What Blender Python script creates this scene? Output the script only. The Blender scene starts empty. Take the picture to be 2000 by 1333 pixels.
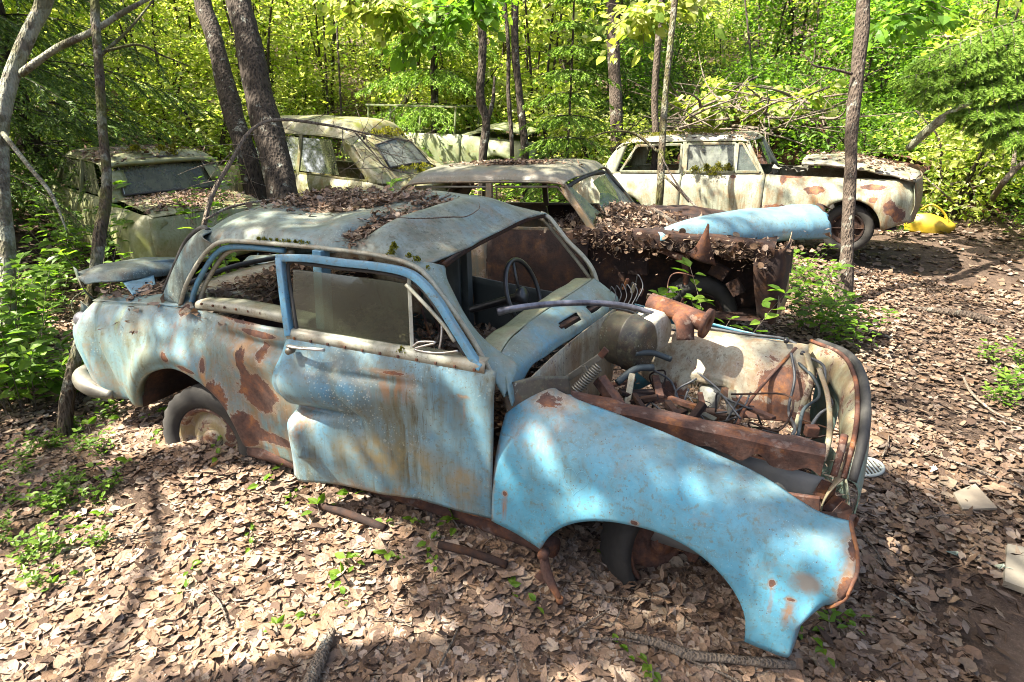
import bpy, math, random
import numpy as np
from mathutils import Vector, Matrix, Euler
random.seed(7)
RNG = np.random.default_rng(11)
S = bpy.context.scene
COL = S.collection
R_ = math.radians

# ------------------------------------------------------------------ camera
CAM_POS = np.array([3.73, -1.893, 2.044]); YAW, PITCH, ROLL, FPX = R_(25.5), R_(21.92), R_(1.03), 1210.7
_r = np.array([math.cos(YAW), math.sin(YAW), 0.0])
_f = np.array([-math.sin(YAW)*math.cos(PITCH), math.cos(YAW)*math.cos(PITCH), -math.sin(PITCH)])
_u = np.cross(_r, _f)
_c, _s = math.cos(ROLL), math.sin(ROLL)
AX_R, AX_U, AX_F = _c*_r + _s*_u, -_s*_r + _c*_u, _f
cam = bpy.data.cameras.new('camera'); cam_o = bpy.data.objects.new('camera', cam); COL.objects.link(cam_o)
cam.sensor_width = 36; cam.lens = FPX/2000*36; cam.clip_start = 0.05; cam.clip_end = 400
cam_o.matrix_world = Matrix(((AX_R[0], AX_U[0], -AX_F[0], CAM_POS[0]), (AX_R[1], AX_U[1], -AX_F[1], CAM_POS[1]),
                             (AX_R[2], AX_U[2], -AX_F[2], CAM_POS[2]), (0, 0, 0, 1)))
S.camera = cam_o
# ------------------------------------------------------------------ light
SUN_DIR = np.array([-0.74, -0.50, 0.0]); SUN_DIR /= np.linalg.norm(SUN_DIR)
SUN_EL = R_(52)
sun_vec = Vector((SUN_DIR[0]*math.cos(SUN_EL), SUN_DIR[1]*math.cos(SUN_EL), math.sin(SUN_EL)))
world = bpy.data.worlds.new('World'); S.world = world; world.use_nodes = True
wn = world.node_tree.nodes; wl = world.node_tree.links
sky = wn.new('ShaderNodeTexSky'); sky.sky_type = 'NISHITA'; sky.sun_disc = False
sky.sun_elevation = SUN_EL; sky.sun_rotation = math.atan2(SUN_DIR[0], SUN_DIR[1])
sky.air_density = 1.0; sky.dust_density = 4.0; sky.ozone_density = 0.6
wl.new(sky.outputs[0], wn['Background'].inputs[0]); wn['Background'].inputs[1].default_value = 0.085
sl = bpy.data.lights.new('sun', 'SUN'); sl.energy = 5.0; sl.angle = R_(0.5); sl.color = (1.0, 0.95, 0.86)
so = bpy.data.objects.new('sun', sl); COL.objects.link(so); so.rotation_euler = (-sun_vec).to_track_quat('-Z', 'Y').to_euler()
so.location = (-8, -6, 18)
S.view_settings.view_transform = 'Standard'; S.view_settings.look = 'None'
S.view_settings.exposure = 2.55; S.view_settings.gamma = 1.0; S.view_settings.use_curve_mapping = False
S.view_settings.use_white_balance = True; S.view_settings.white_balance_temperature = 6950   # the photo is balanced for shade
S.render.engine = 'CYCLES'
S.cycles.max_bounces = 7; S.cycles.diffuse_bounces = 4; S.cycles.glossy_bounces = 2; S.cycles.transmission_bounces = 4
S.cycles.transparent_max_bounces = 6; S.cycles.caustics_reflective = False; S.cycles.caustics_refractive = False
S.cycles.use_denoising = True; S.cycles.filter_width = 1.0

# ------------------------------------------------------------------ survey: image direction + distance -> point in the place
def at(px, py, depth):
    return CAM_POS + depth*(AX_F + (px-1000)/FPX*AX_R - (py-666.5)/FPX*AX_U)
def at_z(px, py, z):
    d = AX_F + (px-1000)/FPX*AX_R - (py-666.5)/FPX*AX_U
    return CAM_POS + (z-CAM_POS[2])/d[2]*d
def at_y(px, py, y):
    d = AX_F + (px-1000)/FPX*AX_R - (py-666.5)/FPX*AX_U
    return CAM_POS + (y-CAM_POS[1])/d[1]*d
def at_x(px, py, x):
    d = AX_F + (px-1000)/FPX*AX_R - (py-666.5)/FPX*AX_U
    return CAM_POS + (x-CAM_POS[0])/d[0]*d

# ------------------------------------------------------------------ maths helpers
_perm = np.random.default_rng(3).random((32, 32, 32))
def vnoise(p, scale=1.0):
    q = np.asarray(p, float)*scale
    i = np.floor(q).astype(int); f = q-i; f = f*f*(3-2*f)
    out = 0
    for dx in (0, 1):
        for dy in (0, 1):
            for dz in (0, 1):
                w = (f[..., 0] if dx else 1-f[..., 0])*(f[..., 1] if dy else 1-f[..., 1])*(f[..., 2] if dz else 1-f[..., 2])
                out = out + w*_perm[(i[..., 0]+dx) % 32, (i[..., 1]+dy) % 32, (i[..., 2]+dz) % 32]
    return out*2-1
def fbm(p, scale=1.0, o=3):
    return sum(vnoise(np.asarray(p)+17.3*k, scale*2**k)*0.5**k for k in range(o))
def sstep(a, b, x):
    t = np.clip((np.asarray(x, float)-a)/(b-a), 0, 1); return t*t*(3-2*t)
def lerp_pts(xs, ys, x): return np.interp(x, xs, ys)
def catmull(P, n):
    P = np.asarray(P, float)
    if len(P) == 2: return P[0]+(P[1]-P[0])*np.linspace(0, 1, n)[:, None].reshape((n,)+(1,)*(P.ndim-1))
    Q = np.concatenate([[2*P[0]-P[1]], P, [2*P[-1]-P[-2]]])
    t = np.linspace(0, len(P)-1, n); k = np.minimum(t.astype(int), len(P)-2); u = (t-k).reshape((n,)+(1,)*(P.ndim-1))
    a, b, c, d = Q[k], Q[k+1], Q[k+2], Q[k+3]
    return 0.5*((2*b)+(-a+c)*u+(2*a-5*b+4*c-d)*u**2+(-a+3*b-3*c+d)*u**3)
def arclen(P, n):
    P = np.asarray(P, float); d = np.concatenate([[0], np.cumsum(np.linalg.norm(np.diff(P, axis=0), axis=1))])
    t = np.linspace(0, d[-1], n)
    return np.stack([np.interp(t, d, P[:, k]) for k in range(3)], 1)
def patch(ctrl, nu, nv):
    """ctrl K x M x 3 -> nu x nv x 3"""
    G = catmull(np.asarray(ctrl, float), nu)
    return np.swapaxes(catmull(np.swapaxes(G, 0, 1), nv), 0, 1)

# ------------------------------------------------------------------ object helpers
def link(o, parent=None):
    COL.objects.link(o)
    if parent is not None: o.parent = parent
    return o
def tag(o, label=None, cat=None, group=None, kind=None):
    if label: o['label'] = label
    if cat: o['category'] = cat
    if group: o['group'] = group
    if kind: o['kind'] = kind
    return o
def empty(name, label, cat, loc=(0, 0, 0), rz=0, group=None):
    o = bpy.data.objects.new(name, None); o.empty_display_size = 0.2
    COL.objects.link(o); o.location = loc; o.rotation_euler = (0, 0, rz)
    return tag(o, label, cat, group)
def mesh(name, V, F, mat=None, smooth=True, col=None):
    me = bpy.data.meshes.new(name)
    V = np.asarray(V, np.float32)
    if isinstance(F, np.ndarray):
        n, k = F.shape
        me.vertices.add(len(V)); me.vertices.foreach_set('co', V.ravel())
        me.loops.add(n*k); me.loops.foreach_set('vertex_index', F.astype(np.int32).ravel())
        me.polygons.add(n); me.polygons.foreach_set('loop_start', np.arange(0, n*k, k, dtype=np.int32))
        me.polygons.foreach_set('loop_total', np.full(n, k, np.int32))
        me.update(calc_edges=True)
    else:
        me.from_pydata([tuple(map(float, v)) for v in V], [], F)
    me.polygons.foreach_set('use_smooth', np.full(len(me.polygons), smooth))
    if col is not None:
        a = me.color_attributes.new('col', 'FLOAT_COLOR', 'POINT')
        c4 = np.ones((len(V), 4), np.float32); c4[:, :3] = col; a.data.foreach_set('color', c4.ravel())
    if mat is not None: me.materials.append(mat)
    return me
STUFF_PARTS = {'crown', 'twigs', 'boughs', 'stems', 'leaves', 'needles', 'roof_moss', 'door_moss', 'window_moss'}
def obj(name, V, F, mat, parent=None, smooth=True, col=None, solid=0, bevel=0, off=0):
    o = bpy.data.objects.new(name, mesh(name, V, F, mat, smooth, col))
    link(o, parent)
    if name in STUFF_PARTS: o['kind'] = 'stuff'
    if solid:
        m = o.modifiers.new('thickness', 'SOLIDIFY'); m.thickness = solid; m.offset = off
    if bevel:
        m = o.modifiers.new('edge', 'BEVEL'); m.width = bevel; m.segments = 2; m.limit_method = 'ANGLE'
    return o
def grid_faces(nu, nv, mask=None, flip=False):
    i, j = np.meshgrid(np.arange(nu-1), np.arange(nv-1), indexing='ij')
    a = i*nv+j
    F = np.stack([a, a+nv, a+nv+1, a+1], -1)
    if flip: F = F[..., ::-1]
    F = F.reshape(-1, 4)
    if mask is not None: F = F[mask[:-1, :-1].ravel()]
    return F
def panel(name, G, mat, parent=None, solid=0.006, mask=None, flip=False, off=0, smooth=True):
    nu, nv = G.shape[:2]
    F = grid_faces(nu, nv, mask, flip)
    V = G.reshape(-1, 3)
    if mask is not None:
        used = np.unique(F); mp = -np.ones(len(V), int); mp[used] = np.arange(len(used)); V = V[used]; F = mp[F]
    return obj(name, V, F, mat, parent, smooth, solid=solid, off=off)
def tube_geo(P, rad, k=8, cap=True, flat=None):
    P = np.asarray(P, float); n = len(P); rad = np.broadcast_to(np.asarray(rad, float), (n,))
    T = np.gradient(P, axis=0); T /= np.linalg.norm(T, axis=1)[:, None]+1e-9
    ref = np.array([0, 0, 1.0]) if abs(T[0, 2]) < 0.9 else np.array([1.0, 0, 0])
    N = np.zeros_like(P); v = np.cross(T[0], ref); v /= np.linalg.norm(v); N[0] = v
    for i in range(1, n):
        v = N[i-1]-T[i]*np.dot(N[i-1], T[i]); N[i] = v/(np.linalg.norm(v)+1e-9)
    B = np.cross(T, N)
    a = np.linspace(0, 2*np.pi, k, endpoint=False)
    fb = 1.0 if flat is None else flat
    V = P[:, None, :]+rad[:, None, None]*(np.cos(a)[None, :, None]*N[:, None, :]+fb*np.sin(a)[None, :, None]*B[:, None, :])
    V = V.reshape(-1, 3)
    i, j = np.meshgrid(np.arange(n-1), np.arange(k), indexing='ij')
    F = np.stack([i*k+j, i*k+(j+1) % k, (i+1)*k+(j+1) % k, (i+1)*k+j], -1).reshape(-1, 4).tolist()
    if cap: F += [list(range(k))[::-1], list(range((n-1)*k, n*k))]
    return V, F
def join(parts):
    V, F, o = [], [], 0
    for v, f in parts:
        V.append(np.asarray(v)); f = f.tolist() if isinstance(f, np.ndarray) else f
        F += [[i+o for i in q] for q in f]; o += len(v)
    return np.concatenate(V), F
def tube(name, P, rad, mat, parent=None, k=8, n=None, flat=None):
    P = np.asarray(P, float)
    if n: 
        rr = np.interp(np.linspace(0, 1, n), np.linspace(0, 1, len(np.atleast_1d(rad))), np.atleast_1d(rad)) if np.ndim(rad) else rad
        P = catmull(P, n); rad = rr
    V, F = tube_geo(P, rad, k, flat=flat)
    return obj(name, V, F, mat, parent)
def box_geo(c, s, rz=0, ry=0, rx=0):
    c = np.asarray(c, float); h = np.asarray(s, float)/2
    V = np.array([[x, y, z] for x in (-1, 1) for y in (-1, 1) for z in (-1, 1)])*h
    M = np.array(Euler((rx, ry, rz)).to_matrix()); V = V@M.T+c
    return V, [[0, 1, 3, 2], [4, 6, 7, 5], [0, 4, 5, 1], [2, 3, 7, 6], [0, 2, 6, 4], [1, 5, 7, 3]]
def box(name, c, s, mat, parent=None, rz=0, ry=0, rx=0, bevel=0.004):
    V, F = box_geo(c, s, rz, ry, rx)
    return obj(name, V, F, mat, parent, smooth=False, bevel=bevel)
def bar_geo(a, b, w, h, up=(0, 0, 1)):
    a, b = np.asarray(a, float), np.asarray(b, float); t = b-a; L = np.linalg.norm(t); t /= L
    s = np.cross(t, up); s /= np.linalg.norm(s); u = np.cross(s, t)
    V = [p+s*w/2*i+u*h/2*j for p in (a, b) for i in (-1, 1) for j in (-1, 1)]
    return np.array(V), [[0, 1, 3, 2], [4, 6, 7, 5], [0, 4, 5, 1], [2, 3, 7, 6], [0, 2, 6, 4], [1, 5, 7, 3]]
def bar(name, a, b, w, h, mat, parent=None, up=(0, 0, 1), bevel=0.003):
    V, F = bar_geo(a, b, w, h, up); return obj(name, V, F, mat, parent, False, bevel=bevel)
def lathe_geo(prof, k=32, axis='y'):
    prof = np.asarray(prof, float)   # (axial, radius)
    a = np.linspace(0, 2*np.pi, k, endpoint=False)
    V = np.stack([np.outer(prof[:, 1], np.cos(a)), np.repeat(prof[:, :1], k, 1), np.outer(prof[:, 1], np.sin(a))], -1)
    if axis == 'x': V = V[..., [1, 0, 2]]
    if axis == 'z': V = V[..., [0, 2, 1]]
    n = len(prof); i, j = np.meshgrid(np.arange(n-1), np.arange(k), indexing='ij')
    F = np.stack([i*k+j, i*k+(j+1) % k, (i+1)*k+(j+1) % k, (i+1)*k+j], -1).reshape(-1, 4)
    return V.reshape(-1, 3), F
def rot(V, rz=0, ry=0, rx=0, c=(0, 0, 0), t=(0, 0, 0)):
    M = np.array(Euler((rx, ry, rz)).to_matrix()); return (np.asarray(V)-c)@M.T+np.asarray(c)+np.asarray(t)
def copy_tree(o, parent=None):
    c = o.copy(); COL.objects.link(c); c.parent = parent
    for ch in list(o.children): copy_tree(ch, c)
    return c
# ------------------------------------------------------------------ materials
class N:
    def __init__(s, name):
        s.m = bpy.data.materials.new(name); s.m.use_nodes = True
        s.t = s.m.node_tree; s.n = s.t.nodes; s.b = s.n['Principled BSDF']; s.out = s.n['Material Output']
        tc = s.n.new('ShaderNodeTexCoord'); s.co = tc.outputs['Object']; s.co0 = s.co
    def L(s, a, b): s.t.links.new(a, b)
    def set(s, sock, v):
        if hasattr(v, 'is_output') or isinstance(v, bpy.types.NodeSocket): s.L(v, sock)
        elif isinstance(v, (tuple, list)) and len(v) == 3 and sock.type == 'RGBA': sock.default_value = (*v, 1)
        else: sock.default_value = v
    def scale(s, sx, sy, sz, loc=(0, 0, 0), co=None):
        mp = s.n.new('ShaderNodeMapping'); mp.inputs['Scale'].default_value = (sx, sy, sz); mp.inputs['Location'].default_value = loc
        s.L(co or s.co, mp.inputs[0]); return mp.outputs[0]
    def noise(s, sc, detail=4, rough=0.55, co=None, dist=0):
        t = s.n.new('ShaderNodeTexNoise'); t.inputs['Scale'].default_value = sc; t.inputs['Detail'].default_value = detail
        t.inputs['Roughness'].default_value = rough; t.inputs['Distortion'].default_value = dist; s.L(co or s.co, t.inputs['Vector']); return t.outputs['Fac']
    def voro(s, sc, co=None, feat='F1'):
        t = s.n.new('ShaderNodeTexVoronoi'); t.feature = feat; t.inputs['Scale'].default_value = sc; s.L(co or s.co, t.inputs['Vector']); return t.outputs['Distance']
    def ramp(s, fac, stops):
        r = s.n.new('ShaderNodeValToRGB'); s.L(fac, r.inputs[0]); e = r.color_ramp.elements
        while len(e) < len(stops): e.new(0.5)
        for k, (p, c) in enumerate(stops):
            e[k].position = p; e[k].color = (*c, 1) if isinstance(c, tuple) else (c, c, c, 1)
        return r.outputs[0]
    def rng(s, v, a, b, c=0.0, d=1.0):
        r = s.n.new('ShaderNodeMapRange'); s.set(r.inputs[0], v)
        for k, x in enumerate((a, b, c, d)): r.inputs[k+1].default_value = x
        return r.outputs[0]
    def math(s, op, a, b=0.0, clamp=False):
        m = s.n.new('ShaderNodeMath'); m.operation = op; m.use_clamp = clamp; s.set(m.inputs[0], a); s.set(m.inputs[1], b); return m.outputs[0]
    def mix(s, f, a, b, mode='MIX'):
        m = s.n.new('ShaderNodeMix'); m.data_type = 'RGBA'; m.blend_type = mode
        s.set(m.inputs[0], f); s.set(m.inputs[6], a); s.set(m.inputs[7], b); return m.outputs[2]
    def attr(s, name='col'):
        a = s.n.new('ShaderNodeAttribute'); a.attribute_name = name; return a.outputs['Color']
    def blob(s, c, r, soft=0.6):
        """1 inside a ball/ellipsoid round point c, 0 outside, ragged"""
        rr = (r, r, r) if not isinstance(r, tuple) else r
        mp = s.scale(1/rr[0], 1/rr[1], 1/rr[2], tuple(-c[k]/rr[k] for k in range(3)), s.co0)
        l = s.n.new('ShaderNodeVectorMath'); l.operation = 'LENGTH'; s.L(mp, l.inputs[0])
        return s.rng(l.outputs['Value'], 1.0, 1-soft, 0, 1)
    def up(s):
        g = s.n.new('ShaderNodeNewGeometry'); x = s.n.new('ShaderNodeSeparateXYZ'); s.L(g.outputs['Normal'], x.inputs[0]); return x.outputs[2]
    def bump(s, h, st=0.3, d=0.01):
        b = s.n.new('ShaderNodeBump'); b.inputs['Strength'].default_value = st; b.inputs['Distance'].default_value = d
        s.L(h, b.inputs['Height']); s.L(b.outputs[0], s.b.inputs['Normal']); return b
    def done(s, col, rough=0.6, metal=0.0, spec=None):
        s.set(s.b.inputs['Base Color'], col); s.set(s.b.inputs['Roughness'], rough); s.set(s.b.inputs['Metallic'], metal)
        if spec is not None: s.b.inputs['Specular IOR Level'].default_value = spec
        return s.m

RUST_D, RUST_M, RUST_O = (0.045, 0.024, 0.018), (0.13, 0.055, 0.03), (0.25, 0.105, 0.036)
def rust_col(q):
    n = q.noise(9, 8, 0.7)
    n2 = q.noise(70, 3, 0.6)
    c = q.ramp(n, [(0.38, RUST_D), (0.47, (0.075, 0.038, 0.028)), (0.55, RUST_M), (0.65, RUST_O)])
    return q.mix(q.rng(n2, 0.35, 0.7, 0, 0.45), c, (0.10, 0.065, 0.055))
def paint(name, base, base2, chalk, grime=(0.10, 0.105, 0.06), rust=0.0, blobs=(), lichen=0.0, lich_blobs=(), streak=0.5, topdirt=0.5,
          moss=0.0, seed=0.0, rough=0.42, chalk_amt=0.5, oblobs=(), rust_gain=1.25):
    q = N(name)
    q.co = q.scale(1, 1, 1, (seed, seed*1.7, seed*0.6))
    big = q.noise(2.3, 5, 0.6, dist=0.4)
    mid = q.noise(7, 6, 0.65, dist=0.6)
    fine = q.noise(45, 4, 0.7)
    c = q.mix(q.rng(mid, 0.35, 0.68), base, base2)
    mot = q.noise(19, 9, 0.75, dist=0.8)
    c = q.mix(q.rng(mot, 0.50, 0.72, 0, 0.55), c, grime)
    c = q.mix(q.rng(mot, 0.46, 0.30, 0, 0.35), c, chalk)
    chm = q.math('MULTIPLY', q.rng(q.math('ADD', q.math('MULTIPLY', big, 0.65), q.math('MULTIPLY', mid, 0.35)), 0.42, 0.64), chalk_amt)
    c = q.mix(chm, c, chalk)
    # rain streaks of algae and dirt
    st = q.noise(1.0, 6, 0.68, co=q.scale(11, 11, 1.3), dist=0.3)
    stm = q.math('MULTIPLY', q.rng(st, 0.43, 0.64), streak)
    stm = q.math('MULTIPLY', stm, q.rng(big, 0.30, 0.62, 0.25, 1.0))
    c = q.mix(stm, c, grime)
    # dirt lying on upward faces
    um = q.math('MULTIPLY', q.rng(q.up(), 0.45, 0.95), q.rng(mid, 0.25, 0.6, 0.25, 1.0))
    c = q.mix(q.math('MULTIPLY', um, topdirt), c, q.mix(q.rng(q.noise(11, 7, 0.7), 0.38, 0.62), (0.17, 0.165, 0.12), (0.075, 0.08, 0.05)))
    c = q.mix(q.rng(fine, 0.54, 0.66, 0, 0.6), c, grime)
    runs = q.noise(1.0, 5, 0.7, co=q.scale(48, 48, 2.2), dist=0.2)
    c = q.mix(q.math('MULTIPLY', q.rng(runs, 0.55, 0.68), q.math('MULTIPLY', q.rng(big, 0.38, 0.58), streak)), c, tuple(.7*x for x in grime))
    scr = q.noise(1.0, 3, 0.6, co=q.scale(7, 7, 110), dist=0.5)
    c = q.mix(q.rng(scr, 0.66, 0.72, 0, 0.4), c, chalk)
    pit = q.math('MULTIPLY', q.rng(q.voro(55), 0.16, 0.08), q.rng(q.noise(5, 4, 0.6), 0.50, 0.58))
    c = q.mix(q.math('MULTIPLY', pit, 0.85), c, (0.06, 0.032, 0.022))
    # lichen freckles
    if seed == 1.0:                                                  # chipped paint on the front wing
        ch = q.math('MULTIPLY', q.rng(q.voro(95), 0.17, 0.09), q.rng(q.noise(4.5, 4, 0.6), 0.51, 0.58)); c = q.mix(q.math('MULTIPLY', ch, 0.4), c, (0.30, 0.42, 0.46))
    if lichen:
        v = q.voro(75); vs = q.voro(28)
        reg = q.math('MULTIPLY', q.rng(q.noise(3.6, 3, 0.5), 0.50, 0.66), q.rng(q.noise(17, 3, 0.6), 0.42, 0.6))
        for b in lich_blobs: reg = q.math('MAXIMUM', reg, q.math('MULTIPLY', q.blob(*b), q.rng(q.noise(12, 3), 0.40, 0.55)))
        sp = q.math('MAXIMUM', q.rng(v, 0.30, 0.20), q.math('MULTIPLY', q.rng(vs, 0.26, 0.17), q.rng(q.noise(9, 2), 0.5, 0.6)))
        c = q.mix(q.math('MULTIPLY', q.math('MULTIPLY', sp, reg), lichen), c, (0.50, 0.54, 0.47))
    if moss:
        mm = q.math('MULTIPLY', q.rng(q.noise(5, 8, 0.75), 0.49, 0.60), moss)
        c = q.mix(mm, c, (0.11, 0.12, 0.018))
    # rust
    rn = q.noise(6.5, 9, 0.72, dist=0.5)
    rf = q.math('ADD', q.math('ADD', rn, rust-0.66), q.math('MULTIPLY', q.noise(42, 7, 0.8), 0.34))
    for b in blobs: rf = q.math('ADD', rf, q.math('MULTIPLY', q.blob(*b[:2], 0.9), b[2]*rust_gain))
    rm = q.rng(rf, 0.09, 0.13)
    run = 0.0
    for b in blobs:
        rx, ry, rz_ = b[1] if isinstance(b[1], tuple) else (b[1],)*3
        run = q.math('MAXIMUM', run, q.math('MULTIPLY', q.blob((b[0][0], b[0][1], b[0][2]-1.3*rz_-.03), (rx*.95, ry*2, rz_*1.6+.06), 0.8), min(1.0, b[2]*2.2)))
    if blobs: c = q.mix(q.math('MULTIPLY', q.math('MULTIPLY', run, q.rng(q.noise(1.0, 4, 0.65, co=q.scale(26, 26, 1.5)), 0.45, 0.60)), 0.85), c, (0.20, 0.095, 0.035))
    edge = q.math('MULTIPLY', q.rng(rf, 0.045, 0.10), q.math('SUBTRACT', 1.0, rm))
    stain = q.math('MULTIPLY', q.rng(rf, -0.17, 0.10), q.rng(st, 0.30, 0.55))
    c = q.mix(q.math('MULTIPLY', stain, 0.8), c, (0.19, 0.10, 0.04))
    c = q.mix(q.math('MULTIPLY', edge, 0.35), c, (0.36, 0.38, 0.35))
    for b in oblobs:
        c = q.mix(q.math('MULTIPLY', q.math('MULTIPLY', q.blob(b[0], b[1]), b[2]), q.rng(q.noise(14, 5), 0.35, 0.6)), c, b[3])
    rc = rust_col(q)
    c = q.mix(rm, c, rc)
    h = q.math('ADD', q.math('ADD', q.math('MULTIPLY', fine, 0.25), q.math('MULTIPLY', mot, 0.5)), q.math('ADD', q.math('MULTIPLY', rm, -0.6), q.math('MULTIPLY', q.math('MULTIPLY', rm, q.noise(60, 4)), 0.8)))
    q.bump(h, 0.35, 0.006)
    ro = q.mix(rm, q.rng(mid, 0.3, 0.7, rough-0.10, rough+0.22), (0.92, 0.92, 0.92))
    return q.done(c, ro, 0.0, 0.42)
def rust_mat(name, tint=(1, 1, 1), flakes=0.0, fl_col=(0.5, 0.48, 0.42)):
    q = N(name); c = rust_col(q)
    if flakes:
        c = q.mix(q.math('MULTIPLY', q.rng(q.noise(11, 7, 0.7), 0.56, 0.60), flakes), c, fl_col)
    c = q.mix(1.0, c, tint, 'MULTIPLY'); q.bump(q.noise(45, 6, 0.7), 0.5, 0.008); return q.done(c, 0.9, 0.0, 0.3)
def plain(name, c1, c2, sc=8, rough=0.6, metal=0.0, bump=0.2, bsc=40, spec=None):
    q = N(name); c = q.mix(q.rng(q.noise(sc, 6, 0.65), 0.33, 0.67), c1, c2); q.bump(q.noise(bsc, 5, 0.65), bump, 0.005); return q.done(c, rough, metal, spec)
def bark(name, dark, light, lich, lich_amt, moss=0.0, vs=1.0):
    q = N(name)
    w = q.scale(1, 1, 0.22)
    n = q.noise(26*vs, 6, 0.7, co=w, dist=0.8)
    v = q.voro(34*vs, co=q.scale(1, 1, 0.2))
    f = q.math('ADD', q.math('MULTIPLY', n, 0.6), q.math('MULTIPLY', v, 0.7))
    c = q.ramp(f, [(0.34, dark), (0.62, light)])
    lm = q.rng(q.noise(7, 7, 0.68), 0.66-0.22*lich_amt, 0.70-0.20*lich_amt)
    c = q.mix(q.math('MULTIPLY', lm, q.rng(q.noise(50, 3), 0.3, 0.6, 0.5, 1.0)), c, lich)
    if moss: c = q.mix(q.math('MULTIPLY', q.rng(q.noise(4, 6, 0.7), 0.45, 0.6), moss), c, (0.10, 0.115, 0.02))
    q.bump(f, 1.0, 0.035); return q.done(c, 0.9, 0, 0.2)
def leafmat(name, trans=0.45, rough=0.5, spec=0.3, vein=True, tint=(1.25, 1.32, 0.65), bump=0):
    q = N(name); c = q.attr()
    if vein: c = q.mix(q.rng(q.noise(60, 3), 0.35, 0.7, 0, 0.35), c, q.mix(1.0, c, (0.6, 0.65, 0.5), 'MULTIPLY'))
    if bump: q.bump(q.noise(55, 5, 0.7, dist=1.0), bump, 0.012)
    q.done(c, rough, 0, spec)
    t = q.n.new('ShaderNodeBsdfTranslucent'); q.L(q.mix(1.0, c, tint, 'MULTIPLY'), t.inputs[0])
    ms = q.n.new('ShaderNodeMixShader'); ms.inputs[0].default_value = trans
    q.L(q.b.outputs[0], ms.inputs[1]); q.L(t.outputs[0], ms.inputs[2]); q.L(ms.outputs[0], q.out.inputs[0])
    return q.m
def dirty_glass(name, dirt, amt, tint=(0.75, 0.82, 0.78)):
    q = N(name); m = q.rng(q.math('ADD', q.math('MULTIPLY', q.noise(5, 6, 0.65), 0.6), q.math('MULTIPLY', q.noise(28, 5, 0.7, co=q.scale(1, 1, 0.35)), 0.4)), 0.36, 0.62, amt*0.45, amt)
    c = q.mix(q.rng(q.noise(9, 6, 0.7), 0.4, 0.65), dirt, tuple(0.45*x for x in dirt))
    q.done(c, 0.55)
    g = q.n.new('ShaderNodeBsdfGlossy'); g.inputs['Roughness'].default_value = 0.06; g.inputs[0].default_value = (0.9, 0.95, 0.95, 1)
    t = q.n.new('ShaderNodeBsdfTransparent'); t.inputs[0].default_value = (*tint, 1)
    fr = q.n.new('ShaderNodeFresnel'); fr.inputs[0].default_value = 1.5
    a = q.n.new('ShaderNodeMixShader'); q.L(q.math('MULTIPLY', fr.outputs[0], 1.0), a.inputs[0]); q.L(t.outputs[0], a.inputs[1]); q.L(g.outputs[0], a.inputs[2])
    b = q.n.new('ShaderNodeMixShader'); q.L(m, b.inputs[0]); q.L(a.outputs[0], b.inputs[1]); q.L(q.b.outputs[0], b.inputs[2])
    q.L(b.outputs[0], q.out.inputs[0]); return q.m

BLUE, BLUE2, CHALK = (0.047, 0.222, 0.33), (0.13, 0.38, 0.55), (0.37, 0.46, 0.45)
M = {}
def pb(px, py, y, r, st): return (tuple(at_y(px, py, y)), r, st)
M['blue_fender'] = paint('blue_fender', BLUE, (0.055, 0.245, 0.365), (0.21, 0.34, 0.37), rust=-0.24, streak=0.30, topdirt=0.6, chalk_amt=0.2, lichen=0.0, rough=0.36, seed=1.0,
    blobs=[pb(1545, 1165, .05, (.03, .2, .012), .45), pb(1508, 1138, .04, (.02, .2, .03), .45), pb(1650, 1150, .07, (.05, .3, .12), .42), pb(1665, 1070, .12, (.05, .2, .05), .4), pb(1600, 1215, .07, (.12, .3, .05), .38),
           ((2.90, .2, .88), (.20, .14, .05), .30), ((2.738, .1, .5), (.022, .3, .6), .22), pb(1072, 1070, .02, (.06, .2, .05), .4), pb(1238, 1022, .02, (.03, .2, .02), .5), pb(985, 965, .02, (.02, .1, .02), .5)],
    oblobs=[pb(1573, 1140, .05, (.062, .2, .052), 1.6)+((0.135, 0.135, 0.13),)])
M['blue_quarter'] = paint('blue_quarter', (0.075, 0.19, 0.255), (0.105, 0.23, 0.265), (0.17, 0.20, 0.155), grime=(0.105, 0.10, 0.05), rust=-0.19, streak=0.75, topdirt=0.5, chalk_amt=0.9, lichen=0.35, rough=0.40, seed=2.3, rust_gain=1.6,
    blobs=[((1.35, .03, .62), (.50, .4, .40), .13), ((.2, .05, .45), (.25, .3, .12), .12), pb(450, 628, .06, (.20, .2, .035), .40), pb(490, 655, .05, (.20, .2, .02), .42), pb(328, 696, .03, (.05, .2, .05), .40), pb(365, 720, .03, (.11, .2, .03), .42), pb(400, 715, .03, (.03, .2, .07), .32),
           pb(425, 775, .03, (.10, .2, .12), .40), pb(500, 770, .03, (.16, .2, .13), .34), pb(480, 845, .03, (.12, .2, .14), .38), pb(470, 700, .03, (.05, .2, .12), .24), pb(505, 690, .03, (.05, .2, .10), .22), pb(540, 860, .05, (.2, .2, .05), .4), pb(360, 606, .15, (.05, .2, .05), .35)],
    oblobs=[pb(470, 700, .03, (.10, .2, .12), .7)+((0.40, 0.20, 0.06),), pb(405, 740, .03, (.03, .2, .07), .8)+((0.40, 0.20, 0.06),), pb(240, 620, .1, (.03, .2, .08), .8)+((0.20, 0.22, 0.02),)])
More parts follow.
